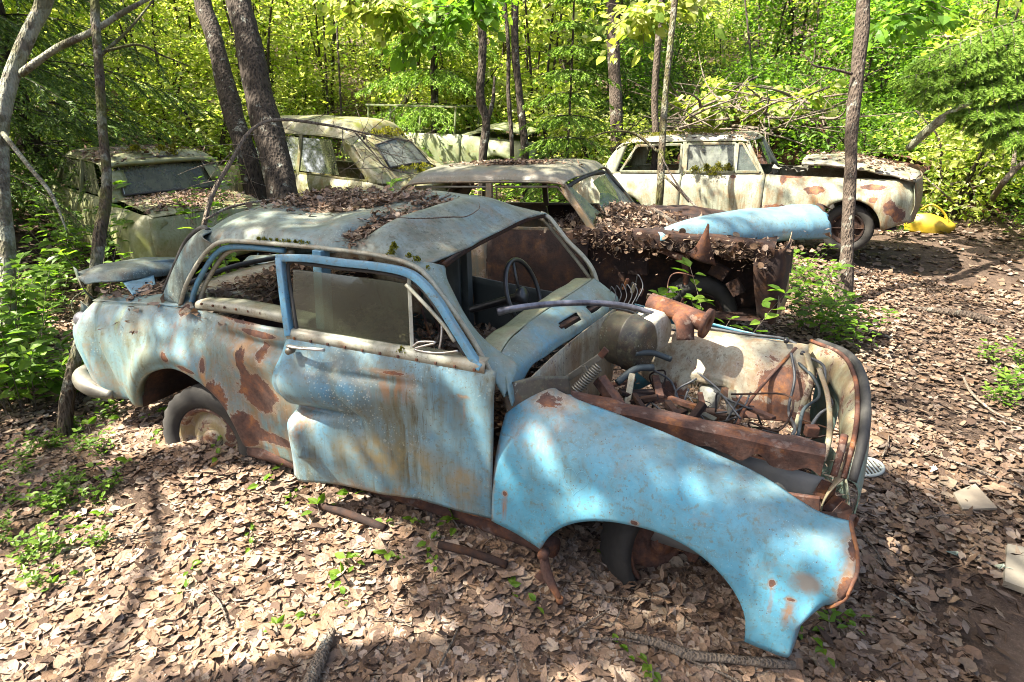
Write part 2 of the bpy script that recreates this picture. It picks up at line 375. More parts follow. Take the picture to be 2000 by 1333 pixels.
M['blue_door'] = paint('blue_door', (0.062, 0.175, 0.255), (0.09, 0.215, 0.28), (0.15, 0.195, 0.185), grime=(0.085, 0.085, 0.05), rust=-0.25, streak=0.95, topdirt=0.5, chalk_amt=0.75, lichen=0.45, rough=0.44, seed=3.1,
    lich_blobs=[(tuple(at_y(690, 780, -.05)), (.25, .3, .2))],
    blobs=[((2.2, -.05, .35), (.6, .3, .07), .16), ((1.76, -.1, .6), (.06, .3, .35), .16), pb(760, 735, -.05, (.16, .2, .02), .42), pb(590, 800, -.1, (.08, .2, .025), .38), pb(968, 900, .02, (.02, .2, .3), .24), pb(900, 780, 0, (.05, .1, .015), .35), pb(556, 850, -.1, (.02, .2, .12), .26)],
    oblobs=[pb(760, 890, -.02, (.35, .3, .13), .75)+((0.20, 0.15, 0.06),), pb(640, 730, -.1, (.05, .2, .12), .6)+((0.17, 0.15, 0.09),), pb(900, 950, 0, (.10, .3, .12), .7)+((0.18, 0.14, 0.07),)])
M['blue_roof'] = paint('blue_roof', (0.10, 0.185, 0.22), (0.13, 0.195, 0.20), (0.175, 0.20, 0.165), grime=(0.055, 0.06, 0.04), rust=-0.20, streak=0.9, topdirt=0.7, chalk_amt=0.8, lichen=0.5, rough=0.44, seed=4.2,
    blobs=[((2.35, .28, 1.33), (.12, .12, .06), .26), ((1.75, .2, 1.36), (.3, .04, .03), .25)])
M['blue_cowl'] = paint('blue_cowl', (0.075, 0.205, 0.28), (0.115, 0.23, 0.26), (0.20, 0.245, 0.205), grime=(0.12, 0.14, 0.09), rust=-0.19, streak=0.5, topdirt=0.6, chalk_amt=0.8, lichen=0.4, seed=5.5)
M['blue_frame'] = paint('blue_frame', (0.065, 0.225, 0.36), (0.08, 0.25, 0.38), (0.18, 0.27, 0.31), rust=-0.24, streak=0.3, topdirt=0.4, chalk_amt=0.3, rough=0.36, seed=6.1)
M['loose_blue'] = paint('loose_blue', (0.07, 0.21, 0.30), (0.095, 0.245, 0.32), (0.19, 0.27, 0.28), rust=-0.21, streak=0.3, topdirt=0.35, chalk_amt=0.5, seed=7.7)
M['cream_trim'] = paint('cream_trim', (0.33, 0.33, 0.26), (0.28, 0.29, 0.24), (0.38, 0.38, 0.32), rust=-0.16, streak=0.5, chalk_amt=0.5, seed=8.8)
M['inner_cream'] = paint('inner_cream', (0.30, 0.29, 0.22), (0.23, 0.23, 0.17), (0.36, 0.36, 0.29), grime=(0.07, 0.06, 0.035), rust=-0.03, streak=0.95, topdirt=0.4, chalk_amt=0.6, seed=9.4,
    blobs=[((3.5, 1.04, .60), (.7, .25, .09), .42), ((3.75, 1.15, .74), (.14, .3, .10), .40), pb(1520, 740, 1.25, (.12, .2, .09), .30), pb(1400, 745, 1.25, (.16, .2, .06), .26), pb(1480, 800, 1.25, (.3, .3, .06), .30)])
M['front_cream'] = paint('front_cream', (0.28, 0.29, 0.20), (0.22, 0.24, 0.165), (0.34, 0.36, 0.26), rust=0.02, streak=0.5, chalk_amt=0.6, seed=10.4)
M['front_green'] = paint('front_green', (0.07, 0.13, 0.12), (0.10, 0.18, 0.17), (0.18, 0.25, 0.22), rust=-0.14, streak=0.6, chalk_amt=0.5, lichen=0.6, seed=11.4)
M['dash'] = paint('dash', (0.24, 0.27, 0.17), (0.20, 0.23, 0.15), (0.31, 0.34, 0.25), rust=-0.15, streak=0.5, chalk_amt=0.5, topdirt=0.3, seed=12.4)
M['grey_roof'] = paint('grey_roof', (0.13, 0.12, 0.10), (0.10, 0.092, 0.075), (0.18, 0.18, 0.145), grime=(0.08, 0.07, 0.045), rust=-0.19, streak=0.5, topdirt=0.55, chalk_amt=0.6, lichen=0.3, seed=13.2)
M['grey_body'] = paint('grey_body', (0.07, 0.078, 0.066), (0.055, 0.06, 0.05), (0.11, 0.12, 0.10), rust=-0.02, streak=0.7, chalk_amt=0.6, lichen=0.3, seed=14.2)
WB_ = [((3.35, .1, .74), (.17, .3, .07), .5), ((4.2, .1, .55), (.10, .4, .13), .45), ((4.02, .1, .64), (.08, .3, .06), .45), ((2.98, .1, .86), (.05, .3, .08), .4), ((2.35, .1, .89), (.06, .3, .03), .45), ((1.4, .1, .89), (.10, .3, .03), .4), ((4.32, .1, .45), (.10, .4, .13), .5), ((2.9, .1, .52), (.3, .3, .07), .4), ((4.0, .15, .78), (.25, .3, .04), .45), ((3.1, .1, .9), (.2, .3, .03), .35)]
M['white_body'] = paint('white_body', (0.24, 0.26, 0.20), (0.19, 0.22, 0.165), (0.30, 0.32, 0.25), grime=(0.07, 0.075, 0.035), rust=-0.10, streak=0.9, topdirt=0.45, chalk_amt=0.7, lichen=0.3, seed=15.9, blobs=WB_)
M['white_roof'] = paint('white_roof', (0.29, 0.29, 0.25), (0.24, 0.24, 0.21), (0.36, 0.35, 0.31), grime=(0.14, 0.13, 0.08), rust=-0.2, streak=0.4, topdirt=0.6, moss=0.55, chalk_amt=0.5, seed=16.9)
M['cream_body'] = paint('cream_body', (0.18, 0.19, 0.10), (0.15, 0.165, 0.085), (0.26, 0.27, 0.17), grime=(0.10, 0.12, 0.035), rust=-0.22, streak=0.95, topdirt=0.3, moss=0.6, chalk_amt=0.6, seed=17.9)
M['mossy_white'] = paint('mossy_white', (0.25, 0.24, 0.15), (0.19, 0.19, 0.10), (0.36, 0.35, 0.26), grime=(0.09, 0.10, 0.025), rust=-0.14, streak=1.0, topdirt=0.1, moss=1.0, chalk_amt=0.6, seed=18.9)
M['green_body'] = paint('green_body', (0.19, 0.23, 0.13), (0.16, 0.20, 0.11), (0.28, 0.30, 0.21), grime=(0.12, 0.15, 0.05), rust=-0.2, streak=0.8, topdirt=0.4, moss=0.4, chalk_amt=0.6, seed=19.9)
M['rust'] = rust_mat('rust', flakes=0.0)
M['rust_flaky'] = rust_mat('rust_flaky', (0.62, 0.60, 0.62), 0.3, (0.26, 0.23, 0.21))
M['rust_orange'] = rust_mat('rust_orange', (0.9, 0.8, 0.75), 0.2)
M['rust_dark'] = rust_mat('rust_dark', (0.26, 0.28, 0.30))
M['rubber'] = plain('rubber', (0.018, 0.018, 0.017), (0.045, 0.043, 0.038), 14, 0.75, bump=0.4)
M['tyre'] = plain('tyre', (0.010, 0.010, 0.0095), (0.028, 0.026, 0.022), 6, 0.85, bump=0.3)
M['plastic_black'] = plain('plastic_black', (0.012, 0.013, 0.014), (0.03, 0.03, 0.032), 10, 0.35)
M['chrome'] = plain('chrome', (0.50, 0.50, 0.48), (0.26, 0.25, 0.22), 18, 0.30, 0.85, 0.15)
M['chrome_dull'] = plain('chrome_dull', (0.20, 0.195, 0.165), (0.12, 0.11, 0.085), 9, 0.45, 0.5, 0.2)
M['trim_dark'] = plain('trim_dark', (0.06, 0.06, 0.07), (0.24, 0.24, 0.27), 14, 0.35, 0.6, 0.2)
M['rim'] = paint('rim', (0.24, 0.22, 0.115), (0.18, 0.155, 0.085), (0.28, 0.27, 0.16), rust=0.10, streak=0.5, chalk_amt=0.6, seed=20.3)
M['primer_grey'] = plain('primer_grey', (0.11, 0.115, 0.11), (0.16, 0.16, 0.15), 6, 0.7)
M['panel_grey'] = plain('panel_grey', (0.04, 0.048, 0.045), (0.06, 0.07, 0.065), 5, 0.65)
M['heater'] = paint('heater', (0.026, 0.022, 0.019), (0.04, 0.032, 0.027), (0.06, 0.05, 0.044), rust=-0.2, streak=0.3, lichen=0.9, chalk_amt=0.4, seed=21.3)
M['tank'] = paint('tank', (0.42, 0.43, 0.38), (0.36, 0.36, 0.31), (0.54, 0.55, 0.50), rust=-0.15, streak=0.5, chalk_amt=0.5, seed=22.3)
M['wire'] = plain('wire', (0.02, 0.022, 0.025), (0.07, 0.075, 0.08), 30, 0.5)
M['hose'] = plain('hose', (0.018, 0.028, 0.032), (0.035, 0.05, 0.055), 20, 0.6)
M['seat'] = plain('seat', (0.20, 0.13, 0.04), (0.10, 0.06, 0.03), 9, 0.9, bump=0.5)
M['seat_red'] = plain('seat_red', (0.11, 0.025, 0.02), (0.06, 0.02, 0.02), 9, 0.9, bump=0.5)
M['glass_door'] = dirty_glass('glass_door', (0.05, 0.06, 0.03), 0.30, (0.50, 0.56, 0.47))
M['glass_mossy'] = dirty_glass('glass_mossy', (0.085, 0.09, 0.045), 1.0)
M['glass_pale'] = dirty_glass('glass_pale', (0.20, 0.22, 0.19), 0.85)
M['glass_green'] = dirty_glass('glass_green', (0.20, 0.23, 0.09), 0.75)
M['glass_clear'] = dirty_glass('glass_clear', (0.16, 0.19, 0.165), 0.45)
M['yellow'] = plain('yellow', (0.42, 0.29, 0.015), (0.25, 0.18, 0.015), 5, 0.5)
M['plastic_white'] = plain('plastic_white', (0.34, 0.38, 0.35), (0.24, 0.27, 0.25), 12, 0.5)
M['board_pale'] = plain('board_pale', (0.20, 0.17, 0.125), (0.14, 0.115, 0.085), 7, 0.85)
M['board_grey'] = plain('board_grey', (0.15, 0.135, 0.105), (0.10, 0.09, 0.07), 7, 0.9)
M['bark_dark'] = bark('bark_dark', (0.006, 0.005, 0.004), (0.048, 0.038, 0.030), (0.20, 0.21, 0.18), 0.35)
M['bark_mid'] = bark('bark_mid', (0.018, 0.014, 0.011), (0.075, 0.058, 0.045), (0.17, 0.17, 0.14), 0.3, vs=1.6)
M['bark_lichen'] = bark('bark_lichen', (0.05, 0.045, 0.035), (0.13, 0.115, 0.09), (0.27, 0.28, 0.225), 0.95, 0.3, vs=1.6)
M['bark_moss'] = bark('bark_moss', (0.022, 0.016, 0.011), (0.08, 0.062, 0.044), (0.19, 0.19, 0.15), 0.65, 0.55, vs=2.0)
M['twig'] = bark('twig', (0.075, 0.058, 0.045), (0.19, 0.155, 0.125), (0.32, 0.32, 0.27), 0.4, vs=3)
M['twig_pale'] = bark('twig_pale', (0.08, 0.065, 0.05), (0.22, 0.18, 0.14), (0.4, 0.4, 0.34), 0.3, vs=3)
M['litter'] = leafmat('litter', 0.10, 0.8, 0.12, True, (1.1, 0.95, 0.8), 0.8)
M['leaf'] = leafmat('leaf', 0.6, 0.45, 0.35)
M['needle'] = leafmat('needle', 0.30, 0.55, 0.25, False, (1.1, 1.25, 0.5))
M['moss'] = plain('moss', (0.10, 0.115, 0.012), (0.17, 0.17, 0.02), 25, 0.95, bump=1.0, bsc=120)
M['lichen_hang'] = leafmat('lichen_hang', 0.3, 0.9, 0.1, False, (1, 1, 0.9))
def soil_mat():
    q = N('soil'); n = q.noise(1.1, 6, 0.6); n2 = q.noise(24, 8, 0.75); n3 = q.noise(110, 4, 0.7)
    c = q.ramp(n2, [(0.30, (0.022, 0.015, 0.011)), (0.52, (0.065, 0.045, 0.033)), (0.72, (0.14, 0.10, 0.075))])
    c = q.mix(q.rng(n, 0.45, 0.7, 0, 0.5), c, (0.15, 0.105, 0.075))
    c = q.mix(q.rng(n3, 0.55, 0.75, 0, 0.5), c, (0.26, 0.20, 0.15))
    q.bump(q.math('ADD', n2, q.math('MULTIPLY', n3, 0.4)), 0.9, 0.03); return q.done(c, 0.95, 0, 0.15)
M['soil'] = soil_mat()
# ------------------------------------------------------------------ terrain
def H(x, y):
    x = np.asarray(x, float); y = np.asarray(y, float)
    r = np.hypot(x-3.73, y+1.9)
    p = np.stack([x, y, 0*x], -1)
    h = 0.05*vnoise(p, 0.55)+0.02*vnoise(p, 1.7)
    path = sstep(1.5, 3.0, np.abs(x-(4.9+0.17*np.maximum(y-3, 0))))         # the trodden path stays low
    far = np.maximum(r-(11.5+3.0*(1-path)), 0)
    h = h*sstep(0, 2.5, r)+0.17*far**1.15+0.35*sstep(8, 12, r)*vnoise(p, 0.3)
    h = h-0.03*(1-sstep(0.5, 1.3, np.hypot((x-4.9)/1.2, (y-1)/2.5)))
    h = h+.15*sstep(-.42, .02, y)*sstep(2.2, 1.6, y)*sstep(-.3, .3, x)*sstep(3.35, 2.7, x)+.07*np.exp(-(((x-.95)/.5)**2+((y+.02)/.22)**2))   # leaves banked against the sunken car
    left = sstep(-3.2, -7, x)*0.5*(1-sstep(6, 9, y))
    return h+left
def build_ground():
    g = np.sign(np.linspace(-1, 1, 181))*np.abs(np.linspace(-1, 1, 181))**2.2
    X, Y = np.meshgrid(3+g*90, 2.5+g*90, indexing='ij')
    Z = H(X, Y); r = np.hypot(X-3.7, Y+1.9); Z = np.where(r > 45, H(3.7+(X-3.7)*45/np.maximum(r, 45), -1.9+(Y+1.9)*45/np.maximum(r, 45)), Z)
    o = obj('ground', np.stack([X, Y, Z], -1).reshape(-1, 3), grid_faces(181, 181), M['soil'])
    tag(o, 'brown forest soil under the dead leaves', kind='structure')
build_ground()

# ------------------------------------------------------------------ leaf scattering (one mesh)
def leaf_round(k=7, curl=0.25, fold=0.15, aspect=1.0, seed=0):
    r = np.random.default_rng(seed); a = np.linspace(0, 2*np.pi, k, endpoint=False)
    rad = 0.5*(1+(0.05 if seed < 5 else 0.10)*r.standard_normal(k)); rad[0] *= 1.14
    x = rad*np.cos(a); y = rad*np.sin(a)*aspect
    z = curl*(x*x*r.uniform(-.5, 1.6)+y*y*r.uniform(-.2, 1.8))+fold*np.abs(y)+0.07*np.sin(a*3+r.uniform(0, 6))+0.05*r.standard_normal(k)
    V = np.concatenate([[[0, 0, 0]], np.stack([x, y, z], 1)])
    F = np.array([[0, i+1, (i+1) % k+1] for i in range(k)]); return V, F
def leaf_blade(aspect=0.5, fold=0.25, bend=-0.15):
    V = np.array([[0, 0, 0], [.35, .5*aspect, fold*.5*aspect], [.7, .38*aspect, fold*.4*aspect+bend*.4], [1, 0, bend], [.7, -.38*aspect, fold*.4*aspect+bend*.4], [.35, -.5*aspect, fold*.5*aspect], [.5, 0, bend*.25]])
    F = np.array([[0, 6, 1], [1, 6, 2], [2, 6, 3], [3, 6, 4], [4, 6, 5], [5, 6, 0]]); return V, F
def leaf_quad(aspect=0.6, bend=-0.1):
    V = np.array([[0, 0, 0], [.45, .5*aspect, .08], [1, 0, bend], [.45, -.5*aspect, .08]]); F = np.array([[0, 2, 1], [0, 3, 2]]); return V, F
def rotmats(yaw, tilt, tdir):
    """rotate about z by yaw then tilt about a horizontal axis"""
    c, s = np.cos(yaw), np.sin(yaw); z0 = 0*c; Rz = np.stack([np.stack([c, -s, z0], -1), np.stack([s, c, z0], -1), np.stack([z0, z0, z0+1], -1)], -2)
    ax, ay = np.cos(tdir), np.sin(tdir); ct, st = np.cos(tilt), np.sin(tilt); o = 1-ct
    Rt = np.stack([np.stack([ct+ax*ax*o, ax*ay*o, ay*st], -1), np.stack([ax*ay*o, ct+ay*ay*o, -ax*st], -1), np.stack([-ay*st, ax*st, ct], -1)], -2)
    return Rt@Rz
def frame_mats(d, up=None, rngl=None):
    """matrices whose x axis is d, z roughly up with random roll"""
    rngl = rngl or RNG
    d = d/(np.linalg.norm(d, axis=1)[:, None]+1e-9)
    z = np.tile([0, 0, 1.0], (len(d), 1)) if up is None else up
    z = z+0.5*rngl.standard_normal(z.shape)
    y = np.cross(z, d); y /= np.linalg.norm(y, axis=1)[:, None]+1e-9; z = np.cross(d, y)
    return np.stack([d, y, z], -1)
def scatter_geo(tmpls, pos, mats, scale, cols, rngl=None):
    rngl = rngl or RNG
    n = len(pos); which = rngl.integers(0, len(tmpls), n); Vs, Fs, Cs, o = [], [], [], 0
    for k, (tv, tf) in enumerate(tmpls):
        m = np.where(which == k)[0]
        if not len(m): continue
        V = np.einsum('nij,vj->nvi', mats[m], tv)*np.asarray(scale)[m][:, None, None]+pos[m][:, None, :]
        F = tf[None]+(np.arange(len(m))*len(tv))[:, None, None]+o
        Vs.append(V.reshape(-1, 3)); Fs.append(F.reshape(-1, tf.shape[1])); Cs.append(np.repeat(cols[m], len(tv), 0)); o += len(m)*len(tv)
    return np.concatenate(Vs), np.concatenate(Fs), np.concatenate(Cs)
LITTER = [leaf_round(8, c, f, a, s) for c, f, a, s in ((.2, .05, 1, 1), (.35, .0, .9, 2), (-.25, .12, .95, 3), (.3, .2, .85, 4), (.6, -.1, .9, 5), (-.4, -.1, .8, 6), (.15, .35, .75, 7), (.1, .1, .9, 8), (.5, .3, .65, 9))]
PAL = np.array([(0.35, 0.25, 0.175), (0.41, 0.31, 0.225), (0.29, 0.195, 0.13), (0.225, 0.145, 0.093), (0.45, 0.36, 0.27), (0.32, 0.215, 0.15), (0.39, 0.27, 0.19), (0.16, 0.11, 0.08), (0.42, 0.34, 0.28), (0.26, 0.185, 0.14), (0.12, 0.082, 0.062), (0.33, 0.25, 0.20)])*np.array([0.76, 0.745, 0.755])
def pal(n, P=PAL, j=0.12, rngl=None):
    rngl = rngl or RNG
    c = P[rngl.integers(0, len(P), n)]; return np.clip(c*(1+j*rngl.standard_normal((n, 1))), 0.005, 0.9)
def litter_obj(name, pos, size, label, tilt=0.4, parent=None, P=PAL, tm=LITTER, cat='leaves'):
    n = len(pos)
    mats = rotmats(RNG.uniform(0, 6.28, n), np.abs(RNG.normal(0, tilt, n)), RNG.uniform(0, 6.28, n))
    cl = pal(n, P)
    if name in ('leaf_litter', 'leaf_stalks'):                       # trodden, rotted leaves along the path, its shade also painted into their colour
        tr = np.clip(1.35-np.abs(pos[:, 0]-(4.85+.17*np.maximum(pos[:, 1]-3, 0)))/.75, 0, 1)*sstep(-.8, .2, pos[:, 1]); cl = cl*(1-.42*tr)[:, None]
    V, F, C = scatter_geo(tm, pos, mats, size, cl)
    o = obj(name, V, F, M['litter'], parent, smooth=True, col=C); return tag(o, label, cat, kind='stuff')

def ground_litter():
    P = []
    def add(n, r0, r1, pw, size):
        r = r0+(r1-r0)*RNG.random(n)**pw; a = RNG.uniform(R_(25.5-48), R_(25.5+48), n)
        x = CAM_POS[0]-np.sin(a)*r; y = CAM_POS[1]+np.cos(a)*r
        bare = np.clip(1.15-np.hypot((x-4.78)/0.95, (y-0.75)/1.5), 0, 1)*0.97           # trodden spot by the nose of the car
        bare = np.maximum(bare, (.25+.37*sstep(4.5, 2.5, y))*np.clip(1.3-np.abs(x-(4.95+.17*np.maximum(y-3, 0)))/.8, 0, 1))
        p = np.stack([x, y, 0*x], -1)
        keep = RNG.random(n) > bare+0.10*(vnoise(p, 2.3) > 0.25)
        x, y = x[keep], y[keep]
        z = H(x, y)+RNG.uniform(0.002, 0.034, len(x))
        P.append((np.stack([x, y, z], -1), size*RNG.lognormal(0, 0.28, len(x))))
    add(62000, 1.0, 4.6, 0.72, 0.047); add(36000, 1.0, 5.0, 0.72, 0.020); add(40000, 4.0, 9.0, 0.8, 0.046); add(14000, 8, 17, 0.8, 0.08)
    pos = np.concatenate([p for p, _ in P]); sz = np.concatenate([s for _, s in P])
    litter_obj('leaf_litter', pos, np.clip(sz, .010, .12), 'deep carpet of curled dead brown leaves on the forest floor', 0.21)
    # fine crumbs, stalks and needles between the leaves
    n = 16000; r = 1.0+7*RNG.random(n)**0.9; a = RNG.uniform(R_(25.5-47), R_(25.5+47), n)
    x = CAM_POS[0]-np.sin(a)*r; y = CAM_POS[1]+np.cos(a)*r
    pos = np.stack([x, y, H(x, y)+RNG.uniform(0.004, 0.04, n)], -1)
    litter_obj('leaf_stalks', pos, RNG.uniform(.03, .11, n), 'fine dry stalks and needle crumbs among the dead leaves', 0.25, tm=[leaf_quad(0.045, 0.03), leaf_quad(0.03, -0.1), leaf_quad(0.3, .2)], P=PAL*0.8)
ground_litter()
def gpt(px, py, h=.04):
    p = at_z(px, py, 0)
    for _ in range(6): p = at_z(px, py, float(H(p[0], p[1]))+h)
    return p
# ------------------------------------------------------------------ wheel builder (axis along y, outer face towards -y)
def tyre_geo(R=0.31, w=0.15, rim=0.19, k=56, tread=True):
    prof = [(-w*.30, rim), (-w*.48, rim+.02), (-w*.52, R*.82), (-w*.46, R*.95), (-w*.36, R), (-w*.12, R+.004), (w*.12, R+.004), (w*.36, R), (w*.46, R*.95), (w*.52, R*.82), (w*.48, rim+.02), (w*.30, rim)]
    V, F = lathe_geo(prof, k)
    if tread:
        V = V.reshape(len(prof), k, 3).copy()
        sc = np.where(np.arange(k) % 2 == 0, 1.0, 0.972)
        for r in (3, 4, 7, 8): V[r, :, 0] *= sc; V[r, :, 2] *= sc
        for r in (5, 6): V[r, :, 0] *= 1-(1-np.roll(sc, 1))*.6; V[r, :, 2] *= 1-(1-np.roll(sc, 1))*.6
        V = V.reshape(-1, 3)
    return V, F
def wheel(parent, c, R=0.31, w=0.15, rz=0, rx=0, ry=0, rim_mat=None, rimR=0.19, hub=True):
    e = bpy.data.objects.new('wheel', None); link(e, parent); e.location = c; e.rotation_euler = (rx, ry, rz)
    V, F = tyre_geo(R, w, rimR); obj('tyre', V, F, M['tyre'], e)
    prof = [(-w*.34, rimR+.006), (-w*.40, rimR-.002), (-w*.30, rimR-.018), (-w*.05, rimR-.03), (0.0, rimR-.045), (-w*.16, rimR*.62), (-w*.22, rimR*.42), (-w*.10, rimR*.30), (-w*.28, rimR*.26), (-w*.30, rimR*.1), (-w*.30, 0.001)]
    V, F = lathe_geo(prof, 40); obj('rim', V, F, rim_mat or M['rim'], e, solid=0.004)
    return e

# ------------------------------------------------------------------ foreground car
blue = empty('blue_car', 'dented sky blue two-door car with missing bonnet and crumpled door, closest to the viewer', 'car')
def q_top(x): return lerp_pts([-.10, -.02, .3, .6, .9, 1.05, 1.4, 1.78], [.80, .85, .90, .93, .955, .97, .985, .995], x)
def q_low(x):
    base = lerp_pts([-.10, -.06, .10, .45, 1.27, 1.4, 1.8], [.55, .42, .34, .33, .30, .27, .26], x)
    a = np.clip(1-((np.asarray(x)-.855)/.405)**2, 0, None)
    return np.maximum(base, np.where(a > 0, .30+.35*np.sqrt(a), 0))
def quarter(name, far=False, y0=0.0, parent=blue, mat='blue_quarter', x1=1.78, dents=True):
    xs = np.concatenate([np.linspace(-.10, .44, 20), .855-.405*np.cos(np.linspace(0.03, np.pi-.03, 44)), np.linspace(1.28, x1, 18)])
    nt = 40; G = np.zeros((len(xs), nt, 3))
    for i, x in enumerate(xs):
        lo, hi = float(q_low(x)), float(q_top(x)); t = np.linspace(0, 1, nt-2); z = lo+t*(hi-lo)
        s = np.clip((z-.62)/(hi-.62), 0, 1)
        y = .025+.125*s**2.6*(1 if x < 1.0 else lerp_pts([1., 1.5], [1, .55], x))+.05*np.clip((.5-z)/.25, 0, 1)**2
        y = y-.022*np.exp(-((np.hypot(x-.855, (z-.30)*1.0)-.43)/.05)**2)             # flare round the arch
        y = y+.10*sstep(.25, -.12, x)**2                                              # tail tucks in
        xx = x+0*z-0.05*np.sin(np.clip((z-.34)/.5, 0, 1)*np.pi)*sstep(.2, -.1, x)
        if dents:
            # folds running down the tail and the long crease under the window
            u = (x-.02)*.86-(.86-z)*.42
            y = y+.030*sstep(.5, .1, x)*np.sin(np.clip(u, -.05, .42)*34)*sstep(.40, .30, u)*sstep(.95, .7, z)
            cz = .925-.02*(x-1.3)
            y = y+.035*sstep(1.1, 1.3, x)*np.exp(-((z-cz+.03)/.022)**2)-.02*sstep(1.15, 1.35, x)*np.exp(-((z-cz+.10)/.05)**2)
            y = y+.02*vnoise(np.stack([0*z+x, 0*z, z], -1), 5.0)*.6+.03*np.exp(-((x-1.35)**2+(z-.55)**2)/.03)
        G[i, 2:, 0] = xx; G[i, 2:, 1] = y; G[i, 2:, 2] = z
        G[i, 0] = (x, y[0]+.05, lo+.004); G[i, 1] = (x, y[0]+.012, lo-.006)
    if far: G[..., 1] = 1.6-G[..., 1]
    return panel(name, G, M[mat], parent, solid=.005, flip=not far)
quarter('rear_quarter_panel')
quarter('rear_quarter_panel', far=True)
# wheel house behind the rear arch
a = np.linspace(0, np.pi, 22); ring = np.stack([.855+.40*np.cos(a), 0*a, .32+.36*np.sin(a)], -1)
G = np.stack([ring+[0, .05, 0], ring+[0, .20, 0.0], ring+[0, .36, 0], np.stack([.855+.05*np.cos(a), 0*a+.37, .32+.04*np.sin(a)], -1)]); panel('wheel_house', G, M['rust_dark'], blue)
wheel(blue, (.97, .10, .235), R=.31, w=.16, rz=R_(9), rx=R_(-5))
wheel(blue, (.90, 1.48, .27), R=.31, w=.16)
# tail: rear panel, lamp stub, sill
tz = np.linspace(.36, .86, 10); G = np.stack([np.stack([-.05-.06*np.sin((tz-.36)/.5*np.pi)+0*tz, 0*tz+yy, tz-(.30*np.sin((yy-.1)/1.4*np.pi)**.5*(tz > .6)*(tz-.6)/.3 if .15 < yy < 1.45 else 0)], -1) for yy in np.linspace(.13, 1.47, 16)])
panel('tail_panel', G, M['blue_quarter'], blue)
V, F = lathe_geo([(-.05, .001), (-.05, .03), (-.035, .045), (0, .05), (.03, .045), (.05, .05)], 20, 'x'); obj('tail_lamp', rot(V, t=(-.06, .13, .74)), F, M['trim_dark'], blue)
tube('sill', [(1.28, .07, .27), (1.8, .14, .23), (2.3, .16, .22), (2.78, .14, .23), (3.0, .09, .26)], .045, M['rust_flaky'], blue, 10, 14)
tube('sill', [(1.28, 1.54, .27), (2.78, 1.54, .26)], .05, M['rust_flaky'], blue, 10, 8)
# bumper end
P = [(-.12, .12, .40), (-.09, .05, .40), (.0, .01, .39), (.12, .0, .375), (.24, .02, .36)]
tube('rear_bumper', [(-.22, 1.5, .36), (-.26, .8, .36), (-.2, .25, .35)]+P, [.04, .045, .045, .045, .046, .054, .05, .025], M['chrome_dull'], blue, 16, 40)
# belt strips
def strip(name, pts, w, h, mat, n=24, parent=blue, up=(0, 0, 1)):
    P = catmull(pts, n); V, F = tube_geo(P, w, 8, flat=h/w); return obj(name, V, F, mat, parent)
G = patch([[(.90, .165, .955), (1.25, .125, 1.00), (1.6, .10, 1.02), (1.76, .09, 1.02)], [(.94, .15, 1.005), (1.25, .12, 1.045), (1.6, .10, 1.06), (1.76, .09, 1.06)], [(.95, .22, 1.01), (1.25, .20, 1.05), (1.6, .18, 1.065), (1.76, .17, 1.065)]], 8, 24)
panel('belt_rail', G, M['cream_trim'], blue, solid=.006)
for k in range(9):
    x = 1.02+k*.085; box('trim_clip', (x, .118-.03*(x-1.0), 1.012+.062*(x-.95)), (.010, .010, .011), M['rust'], blue, bevel=.002)
# roof
zx = [.98, 1.2, 1.5, 1.8, 2.08, 2.26]
drip = [(1.00, .20, 1.262), (1.2, .185, 1.352), (1.5, .18, 1.372), (1.8, .18, 1.386), (2.08, .18, 1.390), (2.30, .20, 1.364)]
front = [at_y(873, 513, .30), at_y(912, 486, .5), at_y(974, 453, .85), at_y(1036, 424, 1.2), at_y(1065, 418, 1.36)]
def roofrow(y, z):
    return [(x, y, zz) for x, zz in zip(zx, z)]
rows = [drip,
        [(.965, .245, 1.335), (1.19, .235, 1.402), (1.5, .23, 1.425), (1.8, .23, 1.437), (2.09, .24, 1.440), (2.33, .27, 1.372)],
        [(.93, .42, 1.388), (1.19, .40, 1.442), (1.5, .40, 1.455), (1.8, .40, 1.475), (2.10, .42, 1.488), tuple(front[1])],
        [(.89, .62, 1.407), (1.18, .62, 1.455), (1.5, .62, 1.460), (1.8, .62, 1.495), (2.08, .64, 1.512), (2.345, .66, 1.390)],
        [(.87, .85, 1.415), (1.17, .85, 1.470), (1.5, .85, 1.475), (1.8, .85, 1.510), (2.08, .86, 1.525), tuple(front[2])],
        [(.89, 1.12, 1.41), (1.18, 1.12, 1.475), (1.5, 1.12, 1.495), (1.8, 1.12, 1.510), (2.08, 1.12, 1.515), (2.345, 1.12, 1.408)],
        [(.95, 1.34, 1.36), (1.19, 1.35, 1.42), (1.5, 1.36, 1.44), (1.8, 1.36, 1.45), (2.09, 1.35, 1.45), tuple(front[4])],
        [(1.0, 1.40, 1.27), (1.2, 1.415, 1.352), (1.5, 1.42, 1.37), (1.8, 1.42, 1.385), (2.08, 1.42, 1.39), (2.345, 1.40, 1.38)]]
G = patch(rows, 72, 90)
X, Y = G[..., 0], G[..., 1]
edge = sstep(.20, .27, Y)*sstep(1.41, 1.33, Y)*sstep(2.36, 2.28, X)
val = 1.93+.10*(Y-.3)                                                 # the fold across the roof
G[..., 2] += edge*(-.062*np.exp(-((X-val)/.055)**2)*sstep(1.15, .6, Y)+.014*np.exp(-((X-val-.13)/.07)**2)*sstep(1.2, .6, Y))
G[..., 2] += -.030*edge*np.exp(-(((X-1.42)/.28)**2+((Y-.78)/.30)**2))-.02*edge*np.exp(-(((X-1.62)/.12)**2+((Y-.36)/.10)**2))
G[..., 2] += edge*.012*vnoise(np.stack([X, Y, 0*X], -1), 4.5)
